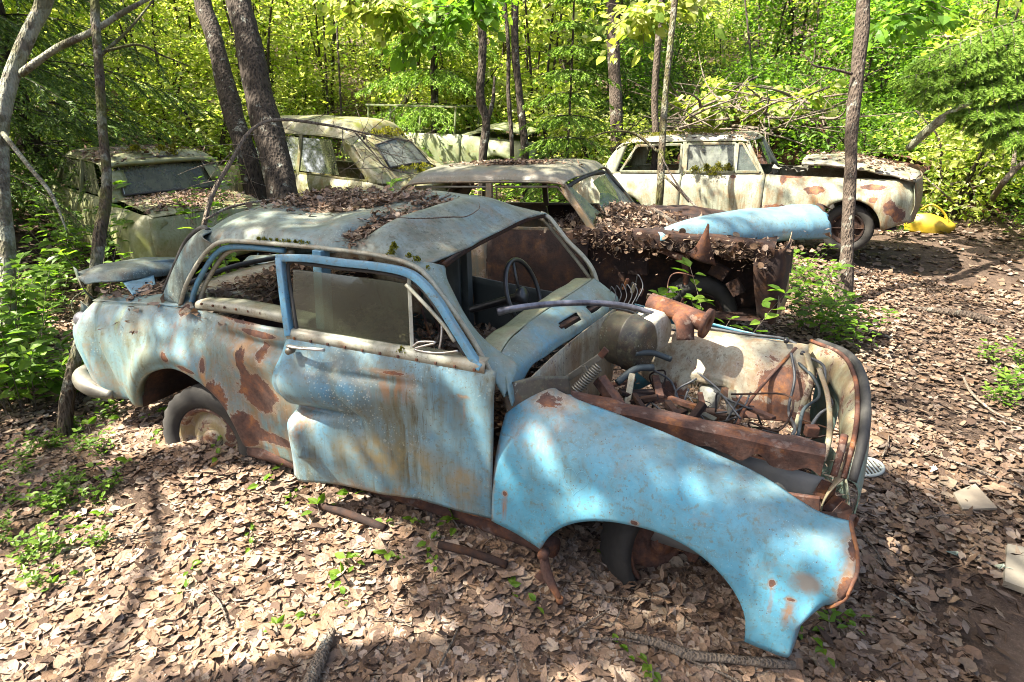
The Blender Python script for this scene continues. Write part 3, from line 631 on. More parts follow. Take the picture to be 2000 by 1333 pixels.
m2 = np.exp(-((X-val)/.05)**2)*sstep(.42, .2, Y); G[..., 1] += .035*m2
panel('roof', G, M['blue_roof'], blue, solid=.006)
def RZ(x, y):                                                          # height of the roof skin, for things lying on it
    d = (X-x)**2+(Y-y)**2; i = np.unravel_index(np.argmin(d), d.shape); return G[i][2]
ROOF_G = G.copy()
# C pillars
inner = [at_y(352, 598, .18), at_y(364, 556, .18), at_y(389, 511, .18), at_y(414, 482, .185), np.array(drip[0])+[.09, -.01, .055]]
outer = [at_y(323, 573, .30), at_y(343, 527, .30), at_y(368, 474, .29), at_y(397, 449, .27), np.array([1.02, .235, 1.36])]
back = [o+np.array([-.03, .10, -.01]) for o in outer]
G = patch([inner, [(a+b)/2+np.array([-.02, -.035, .01]) for a, b in zip(inner, outer)], outer, back], 16, 30)
panel('rear_pillar', G, M['blue_roof'], blue, solid=.006)
G2 = G.copy(); G2[..., 1] = 1.6-G2[..., 1]; panel('rear_pillar', G2, M['blue_roof'], blue, solid=.006)
# shoulder between quarter panel, pillar foot and boot
G = patch([[(-.02, .18, .85), (.3, .17, .89), (.6, .16, .93), (.9, .165, .955)], [(.0, .26, .87), (.3, .26, .91), (.55, .27, .95), (.80, .22, .99)], [(.0, .34, .83), (.3, .34, .87), (.52, .36, .93), (.62, .38, .95)]], 10, 24)
panel('shoulder', G, M['blue_quarter'], blue); G2 = G.copy(); G2[..., 1] = 1.6-G2[..., 1]; panel('shoulder', G2, M['blue_quarter'], blue)
tube('window_rubber', [tuple(o+np.array([-.035, .02, 0])) for o in outer], .016, M['rubber'], blue, 8, 24)
tube('window_rubber', [(.50, .34, .955), (.47, .8, .98), (.50, 1.26, .955)], .016, M['rubber'], blue, 8, 16)
# drip rail, continuing down the front pillar
dr = [at_y(352, 598, .175), at_y(364, 556, .175), at_y(389, 511, .175), at_y(414, 482, .172), at_y(442, 471, .170), at_y(492, 473, .170), at_y(554, 478, .17), at_y(636, 486, .17), at_y(731, 498, .17), at_y(797, 515, .17), at_y(830, 536, .17), at_y(859, 573, .165), at_y(892, 618, .16), at_y(925, 668, .15), at_y(964, 738, .13)]
tube('drip_rail', dr, .011, M['cream_trim'], blue, 8, 90)
tube('drip_rail', [(p[0], 1.6-p[1], p[2]) for p in dr], .011, M['cream_trim'], blue, 8, 90)
# inner rear window frame in blue and cream
fr = [at_y(374, 592, .20), at_y(383, 560, .20), at_y(402, 523, .20), at_y(424, 494, .20), at_y(450, 483, .20), at_y(500, 484, .20), at_y(556, 490, .20)]
tube('side_window_frame', fr, .014, M['blue_frame'], blue, 8, 50)
fr = [p+np.array([.02, .03, -.012]) for p in fr]; tube('side_window_frame', fr, .012, M['cream_trim'], blue, 8, 50)
# front pillars and windscreen frame
outA = [at_y(797, 512, .19), at_y(830, 536, .18), at_y(859, 573, .18), at_y(892, 618, .17), at_y(925, 668, .16), at_y(966, 742, .14), np.array([2.74, .12, .90])]
inA = [at_y(867, 520, .30), at_y(871, 544, .28), at_y(884, 572, .27), at_y(905, 612, .27), at_y(929, 647, .27), at_y(962, 680, .27), np.array([2.73, .27, .97])]
G = patch([[o+np.array([.0, .04, -.01]) for o in outA], outA, [(a+b)/2+np.array([.012, -.012, .01]) for a, b in zip(outA, inA)], inA, [p+np.array([-.03, .03, -.01]) for p in inA]], 18, 40)
panel('front_pillar', G, M['blue_cowl'], blue, solid=.008)
farA = [np.array(p) for p in ((2.356, 1.40, 1.398), (2.40, 1.405, 1.37), (2.50, 1.41, 1.262), (2.60, 1.42, 1.177), (2.66, 1.43, 1.10), (2.70, 1.45, .98))]
G = patch([[p+np.array([0, -.03, -.005]) for p in farA], farA, [p+np.array([-.05, .05, 0]) for p in farA]], 8, 24); panel('front_pillar', G, M['cream_trim'], blue, solid=.012)
hd = [f-np.array([.012, 0, .012]) for f in front]; tube('windscreen_header', hd, .014, M['rust_dark'], blue, 8, 30)
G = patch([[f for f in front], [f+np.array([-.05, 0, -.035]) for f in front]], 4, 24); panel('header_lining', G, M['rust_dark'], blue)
# cowl, dash
base = [(2.63, .27, .985), (2.605, .45, 1.005), (2.60, .66, 1.015), (2.62, .90, 1.03), (2.65, 1.15, 1.045), (2.67, 1.40, 1.06)]
mid = [(2.70, .20, .975), (2.66, .42, .985), (2.66, .62, .995), (2.685, .86, 1.005), (2.725, 1.12, 1.015), (2.73, 1.42, 1.02)]
frt = [(2.75, .13, .93), (2.705, .40, .945), (2.72, .58, .955), (2.755, .80, .965), (2.80, 1.10, .965), (2.80, 1.44, .965)]
drop = [(2.77, .13, .86), (2.72, .40, .90), (2.735, .58, .91), (2.77, .80, .92), (2.815, 1.10, .92), (2.815, 1.44, .92)]
G = patch([base, mid, frt, drop], 24, 60)
G[..., 2] += .006*vnoise(G, 9)
yy = G[..., 1]; vv = np.linspace(0, 1, 24)[:, None]+0*yy
hole = ((np.abs(yy-.86) < .085) | (np.abs(yy-1.12) < .085)) & (vv > .40) & (vv < .60)
panel('cowl', G, M['blue_cowl'], blue, solid=.006, mask=~hole)
for y0 in (.86, 1.12): box('air_vent', (2.70+.14*(y0-.86), y0, .975), (.09, .19, .02), M['rust_dark'], blue, rz=R_(-8))
G = patch([[np.array(b)+[-.005, 0, -.004] for b in base], [np.array(b)+[-.07, 0, -.01] for b in base], [np.array(b)+[-.13, 0, -.035] for b in base], [np.array(b)+[-.16, 0, -.16] for b in base]], 14, 40)
G[..., 2] += .008*vnoise(G, 6); panel('dashboard', G, M['dash'], blue, solid=.008)
G = patch([[(2.775, .30, .92), (2.79, .8, .93), (2.83, 1.3, .94)], [(2.80, .30, .55), (2.82, .8, .5), (2.85, 1.3, .55)], [(2.78, .3, .30), (2.8, .8, .28), (2.8, 1.3, .3)]], 14, 20); G[..., 0] += .02*vnoise(G, 4); panel('firewall', G, M['inner_cream'], blue)
# front bulkhead end beside the door (dark oval scuttle side)
G = patch([[(2.70, .16, .92), (2.82, .24, .955), (2.93, .34, .94)], [(2.74, .14, .82), (2.84, .22, .85), (2.95, .33, .85)], [(2.76, .14, .62), (2.86, .21, .65), (2.95, .32, .70)]], 14, 18); panel('scuttle_side', G, M['heater'], blue)
# ---- door, hung slightly open
HINGE = np.array([2.745, .04, 0]); DA = R_(7.5)
def d_rot(p): return rot(np.asarray(p, float).reshape(-1, 3), rz=DA, c=HINGE).reshape(np.shape(p))
def d_y(z): return .035+.055*np.clip((z-.9)/.16, 0, 1)**2+.27*max(z-1.06, 0)
def d_pt(px, py, dy=0.0):
    y = -.05
    for _ in range(25):
        p = at_y(px, py, y); q = rot(p[None], rz=-DA, c=HINGE)[0]; q[1] = d_y(q[2])+dy; y = d_rot(q)[1]
    return q
door = bpy.data.objects.new('door', None); link(door, blue); door['label'] = 'crumpled faded blue door hanging ajar'
top_l, top_r = d_pt(562, 655), d_pt(948, 722)
nx, nz = 60, 56; G = np.zeros((nx, nz, 3))
bot = [d_pt(*p) for p in ((566, 928), (600, 938), (660, 946), (760, 964), (820, 970), (900, 998), (957, 1015))]
bx, bz = [b[0] for b in bot], [b[2] for b in bot]
xr = lerp_pts([.2, .36, .42, .61, .70, .76, .80, .90, 1.0, 1.08], [1.745, 1.735, 1.735, 1.745, 1.785, 1.735, 1.72, 1.725, 1.755, 1.79], np.linspace(.2, 1.1, 91))
for i, u in enumerate(np.linspace(0, 1, nx)):
    for j, v in enumerate(np.linspace(0, 1, nz)):
        zt = top_l[2]+(top_r[2]-top_l[2])*u; x0 = 1.74; x = x0+(2.735-x0)*u; zb = float(np.interp(x, bx, bz)); z = zb+(zt-zb)*v
        xl = float(np.interp(z, np.linspace(.2, 1.1, 91), xr)); x = xl+(2.735-xl)*u
        G[i, j] = (x, d_y(z), z)
Xd, Zd = G[..., 0].copy(), G[..., 2].copy(); ua = (Xd-1.74)/1.0
cz = .705+.05*ua
rear = sstep(.85, .05, ua)
dy = -.062*np.exp(-((Zd-.84)/.095)**2)*rear+.085*np.exp(-np.abs((Zd-cz)/.024)**1.2)*sstep(.5, .0, ua)-.028*np.exp(-((Zd-.55)/.13)**2)*(.35+.65*rear)
cone = np.exp(-(((Xd-1.80)-.30*(.66-Zd))/.035)**2)*sstep(.46, .52, Zd)*sstep(.69, .62, Zd); dy += -.05*cone
rdg = (Xd-1.98)-(.93-Zd)*.55; dy += .018*np.exp(-(rdg/.028)**2)*sstep(.55, .70, Zd)*sstep(.98, .90, Zd)-.014*np.exp(-((rdg-.08)/.05)**2)*sstep(.5, .70, Zd)*sstep(.98, .9, Zd)
dy += .020*np.exp(-((Zd-.925)/.014)**2)*np.exp(-((Xd-2.15)/.22)**2)
dy += .016*fbm(np.stack([Xd, 0*Xd, Zd], -1), 3.2)*sstep(1.02, .85, Zd)*sstep(1, .85, ua)+.012*np.sin(Xd*9+2)*sstep(.50, .30, Zd)
endt = sstep(0.03, 0, ua); dy += .02*endt
G[..., 1] += dy
rimp = G[0:1].copy(); rimp[..., 0] += .018; rimp[..., 1] += .045
bt = G[:, 0:1].copy(); 
G = np.concatenate([rimp, G], 0); bt = G[:, 0:1].copy(); bt[..., 1] += .04; bt[..., 2] += .004; G = np.concatenate([bt, G], 1)
panel('door_skin', d_rot(G), M['blue_door'], door, solid=.005, flip=True)
G2 = patch([[(1.78, .10, .42), (2.2, .10, .40), (2.70, .10, .40)], [(1.78, .13, .98), (2.2, .13, .97), (2.70, .13, .95)]], 6, 12); panel('inner_trim', d_rot(G2), M['seat'], door)
P = catmull([top_l+[0, -.004, .012], (top_l+top_r)/2+[0, -.004, .012], top_r+[0, -.004, .012]], 30)
G2 = np.stack([P+[0, -.004, -.03], P+[0, -.006, .0], P+[0, .004, .014], P+[0, .05, .018]]); panel('belt_moulding', d_rot(G2), M['cream_trim'], door, solid=.005)
for k in range(11):
    p = top_l+(top_r-top_l)*((k+.5)/11)+np.array([0, -.012, -.004]); V, F = box_geo(d_rot(p), (.011, .010, .012)); obj('trim_clip', V, F, M['rust'], door, False, bevel=.002)
frm = [(566, 656), (557, 590), (547, 503), (600, 505), (665, 513), (731, 520), (789, 531), (822, 550), (855, 588), (880, 628), (905, 668), (930, 708), (941, 718)]
fp = [d_pt(*p) for p in frm]
def rect_sweep(P, w, t, mat, name, parent):
    P = np.asarray(P); T = np.gradient(P, axis=0); T /= np.linalg.norm(T, axis=1)[:, None]; nrm = np.array([0, 1.0, -.2]); nrm /= np.linalg.norm(nrm)
    S_ = np.cross(T, nrm); S_ /= np.linalg.norm(S_, axis=1)[:, None]
    n = len(P); V = np.stack([P-S_*w/2-nrm*t/2, P+S_*w/2-nrm*t/2, P+S_*w/2+nrm*t/2, P-S_*w/2+nrm*t/2], 1)
    i, j = np.meshgrid(np.arange(n-1), np.arange(4), indexing='ij'); F = np.stack([i*4+j, i*4+(j+1) % 4, (i+1)*4+(j+1) % 4, (i+1)*4+j], -1).reshape(-1, 4).tolist()+[[3, 2, 1, 0], [(n-1)*4+k for k in range(4)]]
    return obj(name, d_rot(V.reshape(-1, 3)), F, mat, parent, True, bevel=.004)
rear_st = [fp[0], fp[1], fp[2]]; rect_sweep(catmull(rear_st, 8), .032, .035, M['blue_frame'], 'window_frame', door)
rect_sweep(catmull([fp[2]+[-.012, 0, -.004]]+fp[3:], 60), .032, .035, M['blue_frame'], 'window_frame', door)
ins = [p+np.array(o) for p, o in zip(fp, [(.03, .012, 0), (.03, .012, 0), (.03, .012, -.03), (0, .012, -.03), (0, .012, -.03), (0, .012, -.03), (-.012, .012, -.03), (-.02, .012, -.022), (-.025, .012, -.018), (-.03, .012, -.015), (-.03, .012, -.015), (-.03, .012, -.012), (-.03, .012, 0)])]
V, F = tube_geo(catmull(ins, 80), .009, 6); obj('window_rubber', d_rot(V), F, M['rubber'], door)
gl = [(572, 527), (630, 533), (700, 542), (760, 549), (797, 556), (802, 672), (700, 668), (574, 652)]
gp = np.array([d_pt(*p, .012) for p in gl]); V = np.concatenate([gp, gp+[0, .006, 0]]); n = len(gp)
obj('window_glass', d_rot(V), [list(range(n)), list(range(n, 2*n))[::-1]]+[[i, n+i, n+(i+1) % n, (i+1) % n] for i in range(n)], M['glass_door'], door, False)
bar_pts = [d_pt(799, 540, .01), d_pt(805, 680, .01)]; V, F = bar_geo(d_rot(bar_pts[0]), d_rot(bar_pts[1]), .016, .02); obj('divider_bar', V, F, M['cream_trim'], door, False, bevel=.002)
ql = [(793, 556), (830, 595), (866, 635), (888, 668)]; V, F = tube_geo(catmull([d_pt(*p, -.012) for p in ql], 20), .008, 8); obj('vent_window_arm', d_rot(V), F, M['cream_trim'], door)
ql = [(863, 630), (862, 658), (858, 682)]; V, F = tube_geo(catmull([d_pt(*p, -.010) for p in ql], 10), .005, 8); obj('vent_window_arm', d_rot(V), F, M['chrome'], door)
ql = [(806, 678), (820, 668), (850, 670), (810, 682), (850, 690), (895, 686)]; V, F = tube_geo(catmull([d_pt(*p, -.018) for p in ql], 40), .005, 8); obj('vent_window_catch', d_rot(V), F, M['chrome'], door)
hp = [d_pt(562, 676, -.06), d_pt(585, 680, -.075), d_pt(612, 682, -.075), d_pt(634, 684, -.06)]; V, F = tube_geo(catmull(hp, 16), [.012]*4+[.011]*12, 10, flat=.6); obj('door_handle', d_rot(V), F, M['chrome'], door)
V, F = lathe_geo([(-.012, .001), (-.012, .014), (.02, .016), (.03, .012)], 14); obj('lock_barrel', d_rot(V+d_pt(565, 686, -.055)), F, M['chrome_dull'], door)
# B pillars and far side
bar('centre_pillar', (1.80, .17, 1.38), (1.80, .10, .30), .06, .05, M['blue_frame'], blue, up=(1, 0, 0))
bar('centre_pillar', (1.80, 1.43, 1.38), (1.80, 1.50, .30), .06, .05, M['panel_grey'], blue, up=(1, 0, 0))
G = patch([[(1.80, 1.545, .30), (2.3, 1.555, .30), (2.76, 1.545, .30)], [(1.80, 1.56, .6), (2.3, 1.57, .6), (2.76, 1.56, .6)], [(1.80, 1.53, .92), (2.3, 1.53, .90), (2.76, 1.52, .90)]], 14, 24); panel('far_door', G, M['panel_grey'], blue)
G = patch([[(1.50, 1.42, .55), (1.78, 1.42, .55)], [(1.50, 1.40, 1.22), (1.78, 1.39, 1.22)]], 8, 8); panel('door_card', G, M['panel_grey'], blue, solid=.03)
# interior: far rear inner wall with oval hole, parcel shelf, rear seat, floor, tunnel
G = patch([[(.62, 1.40, .62), (1.0, 1.44, .62), (1.45, 1.45, .62)], [(.66, 1.38, .95), (1.0, 1.41, .95), (1.45, 1.42, .95)], [(.82, 1.35, 1.20), (1.05, 1.37, 1.26), (1.45, 1.40, 1.30)]], 40, 44)
c0 = at_y(471, 516, 1.40); hole = ((G[..., 0]-c0[0])/.095)**2+((G[..., 2]-c0[2])/.065)**2 < 1
panel('inner_side_panel', G, M['inner_cream'], blue, solid=.006, mask=~hole)
G = patch([[(.50, .25, .93), (.48, .8, .95), (.50, 1.35, .93)], [(.85, .2, .94), (.83, .8, .95), (.85, 1.4, .94)], [(1.05, .2, .92), (1.05, .8, .93), (1.05, 1.4, .92)]], 12, 20); panel('parcel_shelf', G, M['inner_cream'], blue)
G = patch([[(1.05, .22, .92), (1.05, .8, .92), (1.05, 1.4, .92)], [(1.14, .22, .62), (1.14, .8, .62), (1.14, 1.4, .62)], [(1.22, .22, .45), (1.22, .8, .45), (1.22, 1.4, .45)]], 12, 16); panel('seat_back', G, M['rust_dark'], blue, solid=.04)
G = patch([[(1.1, .1, .30), (1.1, .8, .34), (1.1, 1.5, .30)], [(2.0, .1, .28), (2.0, .8, .36), (2.0, 1.5, .28)], [(2.78, .1, .28), (2.78, .8, .40), (2.78, 1.5, .28)]], 12, 16); panel('floor_pan', G, M['rust'], blue)
for (x, y, mt) in ((2.0, .45, 'seat'), (2.0, 1.1, 'seat_red')):
    s = patch([[(x-.25, y-.25, .48), (x-.25, y+.25, .48)], [(x, y-.27, .56), (x, y+.27, .56)], [(x+.25, y-.25, .52), (x+.25, y+.25, .52)], [(x+.27, y-.24, .36), (x+.27, y+.24, .36)]], 14, 14); s[..., 2] += .03*fbm(s, 7); panel('seat_cushion', s, M[mt], blue, solid=.03)
for k in range(3): tube('seat_spring_frame', [(1.72+.02*k, 1.15+.09*k, .56), (1.66, 1.13+.10*k, .85), (1.66, 1.16+.10*k, 1.02), (1.70, 1.24+.08*k, 1.04)], .008, M['rust'], blue, 6, 14)
# steering wheel and column
sw = bpy.data.objects.new('steering_wheel', None); link(sw, blue)
cs = (at_y(1026, 512, 1.05)+at_y(1022, 640, 1.05))/2; sw.location = cs; sw.rotation_euler = (R_(6), R_(68), R_(10))
a = np.linspace(0, 2*np.pi, 41); V, F = tube_geo(np.stack([.20*np.cos(a), .20*np.sin(a), 0*a], -1), .013, 8, cap=False); obj('wheel_ring', V, F, M['plastic_black'], sw)
for aa in (R_(175), R_(5)): V, F = tube_geo([(0, 0, -.02), (.10*math.cos(aa), .10*math.sin(aa), -.015), (.2*math.cos(aa), .2*math.sin(aa), 0)], .012, 6, flat=.6); obj('spoke', V, F, M['plastic_black'], sw)
V, F = lathe_geo([(-.35, .02), (-.05, .025), (-.03, .045), (0, .05), (.01, .04), (.012, .001)], 16, 'z'); obj('column', V, F, M['plastic_black'], sw)
# ---- front fender
def nose_x(x, z, w=1.0):                                              # the lamp mouth leans back above and below
    s = float(sstep(3.86, 4.07, x)); return x-s*(.085*np.clip((.575-z)/.25, 0, 1.0)**1.7+.05*np.clip((z-.60)/.10, 0, 1.2)**2)
def f_low(x):
    base = lerp_pts([2.74, 2.95, 3.0, 3.80, 3.90, 3.98, 4.03, 4.07], [.36, .315, .29, .20, .185, .19, .225, .33], x)
    ax = (np.asarray(x)-3.37)/.415; a = np.clip(1-np.abs(ax)**2.3, 0, None)
    top = .20+.345*np.power(a, .46)
    return np.maximum(base, np.where(a > 0, top*np.where(ax < 0, 1, 1), 0))
def f_top(x): return lerp_pts([2.74, 2.88, 2.98, 3.13, 3.36, 3.54, 3.66, 3.79, 3.9, 4.0, 4.05, 4.08], [.885, .902, .885, .860, .825, .785, .755, .725, .690, .650, .625, .610], x)
xs = np.concatenate([np.linspace(2.74, 2.965, 16), 3.37-.405*np.cos(np.linspace(.02, np.pi-.02, 56)), np.linspace(3.785, 4.07, 26)])
nt = 48; G = np.zeros((len(xs), nt, 3))
for i, x in enumerate(xs):
    lo, hi = float(f_low(x)), float(f_top(x)); t = np.linspace(0, 1, nt-2)
    th = t*np.pi/2; z = lo+(hi-lo)*np.sin(th)**.92; yc = .27+.02*sstep(3.4, 4.0, x)
    th2 = np.arcsin(np.clip((z-.22)/(hi-.22), 0, 1)**(1/.92)); y = .015+(yc-.015)*(1-np.cos(th2))**1.55
    y = y-.007*np.exp(-((np.hypot((x-3.37), (z-.20)*1.1)-.43)/.06)**2)+.035*sstep(3.1, 2.74, x)*sstep(.6, .9, z)
    w = float(sstep(3.62, 4.07, x)); an = -np.pi/2+np.pi*t
    cy, czz, rr = .215, .515, .165
    ys, zs = cy-rr*np.cos(an)*.98, czz+rr*np.sin(an)*1.0
    ys = np.where(t < .5, np.minimum(ys, .20), ys)
    wl_ = float(sstep(3.99, 4.075, x)); wt_ = np.where(t < .5, wl_+(w-wl_)*sstep(.18, .5, t), w)
    y = y*(1-wt_)+ys*wt_; z = z*(1-wt_**2)+zs*wt_**2
    y = y+.006*fbm(np.stack([x+0*z, 0*z, z], -1), 3.5)
    G[i, 2:, 0] = nose_x(x, z, w); G[i, 2:, 1] = y; G[i, 2:, 2] = z
    G[i, 0] = (G[i, 2, 0], y[0]+.045, z[0]+.004); G[i, 1] = (G[i, 2, 0], y[0]+.012, z[0]-.004)
jag = .022*np.abs(vnoise(np.stack([G[:, -1, 0]*1, 0*xs, 0*xs], -1), 14))*sstep(3.15, 2.8, xs); G[:, -1, 2] -= jag
panel('front_fender', G, M['blue_fender'], blue, solid=.005, flip=True)['label'] = 'bright blue front fender with a bare headlight socket'
a = np.linspace(0, 2*np.pi, 49); V, F = tube_geo(np.stack([0*a+4.075, .215-.165*np.cos(a), .515+.165*np.sin(a)+.0], -1), .007, 8, cap=False); V += .008*vnoise(V, 25)[:, None]; V[:, 0] += nose_x(4.07, V[:, 2])-4.072; obj('headlight_rim', V, F, M['rust'], blue)
V, F = lathe_geo([(0, .160), (-.05, .15), (-.12, .10), (-.14, .001)], 30, 'x'); obj('headlight_bucket', V*[1, .97, .97]+[4.0, .215, .515], F, M['rust_dark'], blue, solid=.004)
# scratched heart on the fender
a = np.linspace(0, 2*np.pi, 50); hx, hz = 16*np.sin(a)**3, 13*np.cos(a)-5*np.cos(2*a)-2*np.cos(3*a)-np.cos(4*a)
cc = np.array([3.09, 0, .655]); FG = G[:, 2:]
def fender_y(x, z):
    d = (FG[..., 0]-x)**2+(FG[..., 2]-z)**2; i = np.unravel_index(np.argmin(d), d.shape); return FG[i][1]
hp = np.array([(cc[0]+h*.0032, 0, cc[2]+v*.0035) for h, v in zip(hx, hz)]); hp[:, 1] = [fender_y(p[0], p[2])-.0035 for p in hp]
hp[:, 1] = np.convolve(np.concatenate([hp[-6:-1, 1], hp[:, 1], hp[1:6, 1]]), np.ones(7)/7, 'same')[5:-5]
q = N('scratch'); M['scratch'] = q.done((0.13, 0.34, 0.44), 0.6)
V, F = tube_geo(hp, .0007, 5, cap=False); obj('heart_scratch', V, F, M['scratch'], blue)
# far fender (inner edge visible) and inner wings
G2 = G[::2, 2:].copy(); G2[..., 1] = 1.6-G2[..., 1]; G2 = G2[: int(len(G2)*.93)]
# ---- engine bay
rr0 = np.random.default_rng(15)
t_ = np.linspace(2.82, 3.93, 70); G = np.stack([np.stack([t_, .372+0*t_, .715+.03*(t_-2.82)+.022*vnoise(np.stack([t_, 0*t_, 0*t_], -1), 17)+.03*np.clip(vnoise(np.stack([t_, 0*t_+4, 0*t_], -1), 7), 0, 1)], -1), np.stack([t_, .362+.006*vnoise(np.stack([t_, 0*t_, 0*t_+2], -1), 9), .800+.022*(t_-2.82)], -1), np.stack([t_, .385+0*t_, .812+.022*(t_-2.82)], -1), np.stack([t_, .455+.015*vnoise(np.stack([t_, 0*t_, 0*t_+7], -1), 12), .806+.022*(t_-2.82)], -1), np.stack([t_, .46+0*t_, .74+.022*(t_-2.82)], -1)])
panel('wing_rail', G, M['rust_flaky'], blue, solid=.012, smooth=False)
G = patch([[(2.9, .43, .72), (3.4, .44, .72), (3.95, .43, .70)], [(2.95, .42, .50), (3.4, .42, .46), (3.95, .42, .45)], [(3.0, .40, .22), (3.4, .40, .2), (3.95, .40, .2)]], 12, 30); panel('inner_wing', G, M['primer_grey'], blue)
bar('chassis_strut', (3.35, .38, .52), (3.95, .36, .62), .02, .07, M['rust_flaky'], blue)
far_top = [(2.95, 1.30, .90), (3.19, 1.27, .885), (3.5, 1.25, .90), (3.83, 1.25, .90)]
G = patch([[(x, y+.12, z-.02) for x, y, z in far_top], far_top, [(2.98, 1.20, .80), (3.21, 1.17, .78), (3.5, 1.14, .79), (3.86, 1.15, .78)], [(3.0, 1.14, .72), (3.25, 1.09, .67), (3.5, 1.06, .66), (3.88, 1.09, .68)], [(3.05, 1.12, .66), (3.25, 1.05, .58), (3.5, 1.02, .57), (3.9, 1.05, .60)]], 44, 60)
G += .012*fbm(G, 5)[..., None]*np.array([0, 1, .5])
c1 = np.array([3.42, 0, .64]); hole = (np.abs((G[..., 0]-c1[0])/.115)**3+np.abs((G[..., 2]-c1[2])/.065)**3) < 1
ridge = np.exp(-(((np.abs((G[..., 0]-c1[0])/.15)**3+np.abs((G[..., 2]-c1[2])/.095)**3)-1)/.35)**2); G[..., 1] -= .016*ridge
panel('far_inner_wing', G, M['inner_cream'], blue, solid=.006, mask=~hole)
G = patch([[(2.9, 1.48, .92), (3.4, 1.46, .88), (3.8, 1.42, .86)], [(2.9, 1.56, .80), (3.4, 1.55, .75), (3.85, 1.50, .70)], [(2.9, 1.58, .3), (3.4, 1.58, .62), (3.9, 1.55, .3)]], 14, 24); panel('far_fender', G, M['blue_fender'], blue)
box('bracket', (3.44, 1.02, .56), (.24, .06, .05), M['rust_dark'], blue, rz=R_(5)); box('bracket', (3.45, 1.0, .50), (.12, .12, .08), M['tank'], blue)
V, F = lathe_geo([(-.12, .001), (-.12, .05), (-.02, .055), (0, .06), (.03, .055), (.04, .001)], 18); obj('steering_box', rot(V, rx=R_(70), t=(3.42, 1.12, .63)), F, M['tank'], blue)
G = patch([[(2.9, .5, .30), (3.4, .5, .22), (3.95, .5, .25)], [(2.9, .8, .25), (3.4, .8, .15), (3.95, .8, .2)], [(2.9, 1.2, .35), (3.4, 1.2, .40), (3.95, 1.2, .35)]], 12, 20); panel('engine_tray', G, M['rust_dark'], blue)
# heater drum, tank, struts, spring
V, F = lathe_geo([(-.13, .001), (-.13, .08), (-.11, .105), (-.045, .112), (-.04, .118), (-.03, .118), (-.025, .112), (.06, .112), (.09, .10), (.11, .07), (.11, .001)], 30)
V[:, 2] *= 1.25; obj('heater_drum', rot(V, rz=R_(70), ry=R_(-8), t=tuple(at_y(1222, 665, .92))), F, M['heater'], blue)
V, F = lathe_geo([(-.07, .001), (-.07, .07), (-.05, .085), (.05, .085), (.075, .06), (.08, .001)], 24); V[:, 2] *= 1.3
obj('washer_tank', rot(V, rz=R_(60), t=tuple(at_y(1272, 645, 1.05))), F, M['tank'], blue)
a0, a1 = at_y(1105, 742, .55), at_y(1172, 697, .58); bar('bonnet_hinge', a0, a1, .012, .03, M['chrome_dull'], blue)
bar('bonnet_hinge', a1, at_y(1185, 682, .58), .012, .03, M['rust_orange'], blue); bar('bonnet_hinge', at_y(1140, 715, .56), at_y(1152, 745, .55), .012, .025, M['chrome_dull'], blue)
s0, s1 = at_y(1122, 765, .50), at_y(1170, 716, .56); t = np.linspace(0, 1, 200); dr_ = (s1-s0)/np.linalg.norm(s1-s0); n1 = np.cross(dr_, [0, 0, 1.]); n1 /= np.linalg.norm(n1); n2 = np.cross(dr_, n1)
P = s0+np.outer(t, s1-s0)+.021*(np.outer(np.cos(t*2*np.pi*13), n1)+np.outer(np.sin(t*2*np.pi*13), n2)); V, F = tube_geo(P, .0045, 6); obj('hinge_spring', V, F, M['chrome_dull'], blue)
bar('strut', at_y(1170, 740, .6), at_y(1240, 840, .5), .05, .05, M['rust'], blue); bar('strut', at_y(1235, 730, .75), at_y(1215, 850, .6), .03, .02, M['inner_cream'], blue)
# rusty exhaust manifold
p0, p1 = at_y(1270, 590, 1.12), at_y(1380, 632, 1.06); P = catmull([p0, (p0+p1)/2+[0, 0, .004], p1], 16); V, F = tube_geo(P, .058, 14, flat=.8); obj('manifold', V, F, M['rust_orange'], blue)
tube('manifold_branch', [(p0+p1)/2, (p0+p1)/2+[.05, -.07, -.03], (p0+p1)/2+[.07, -.10, -.10]], .042, M['rust_orange'], blue, 12, 10)
V, F = lathe_geo([(-.01, .075), (.01, .075), (.01, .03), (-.01, .03), (-.01, .075)], 20, 'x'); dd = p1-p0; obj('flange', rot(V, rz=math.atan2(dd[1], dd[0]), ry=-math.asin(dd[2]/np.linalg.norm(dd)), t=tuple(p1)), F, M['rust'], blue)
for k in range(5): bar('scrap_bracket', at_y(1218+k*16, 566+6*k, 1.35-.05*k), at_y(1226+k*14, 545+10*k, 1.33-.05*k), .02, .012, M['inner_cream' if k % 2 else 'rust'], blue)
# hoses and wires
tube('hose', [at_y(1205, 748, .7), at_y(1240, 722, .78), at_y(1275, 718, .85)], .017, M['hose'], blue, 10, 14)
tube('hose', [at_y(1240, 690, .8), at_y(1275, 690, .9), at_y(1310, 702, .95)], .015, M['hose'], blue, 10, 14)
tube('hose', [at_y(1270, 720, .85), at_y(1310, 745, .95), at_y(1330, 790, .9), at_y(1345, 760, .98)], .006, M['wire'], blue, 6, 24)
def wires(name, pts, r, mat='wire'): tube(name, pts, r, M[mat], blue, 6, 40)
wires('wire', [at_y(1190, 600, 1.0), at_y(1240, 612, 1.1), at_y(1290, 640, 1.2), at_y(1400, 655, 1.28), at_y(1500, 665, 1.28), at_y(1560, 690, 1.25)], .006)
wires('wire', [at_y(1380, 640, 1.3), at_y(1450, 652, 1.3), at_y(1530, 662, 1.3), at_y(1565, 680, 1.28)], .008)
wires('wire', [at_y(1545, 690, 1.2), at_y(1552, 740, 1.1), at_y(1540, 800, .95), at_y(1552, 835, .6), at_y(1548, 850, .5)], .007)
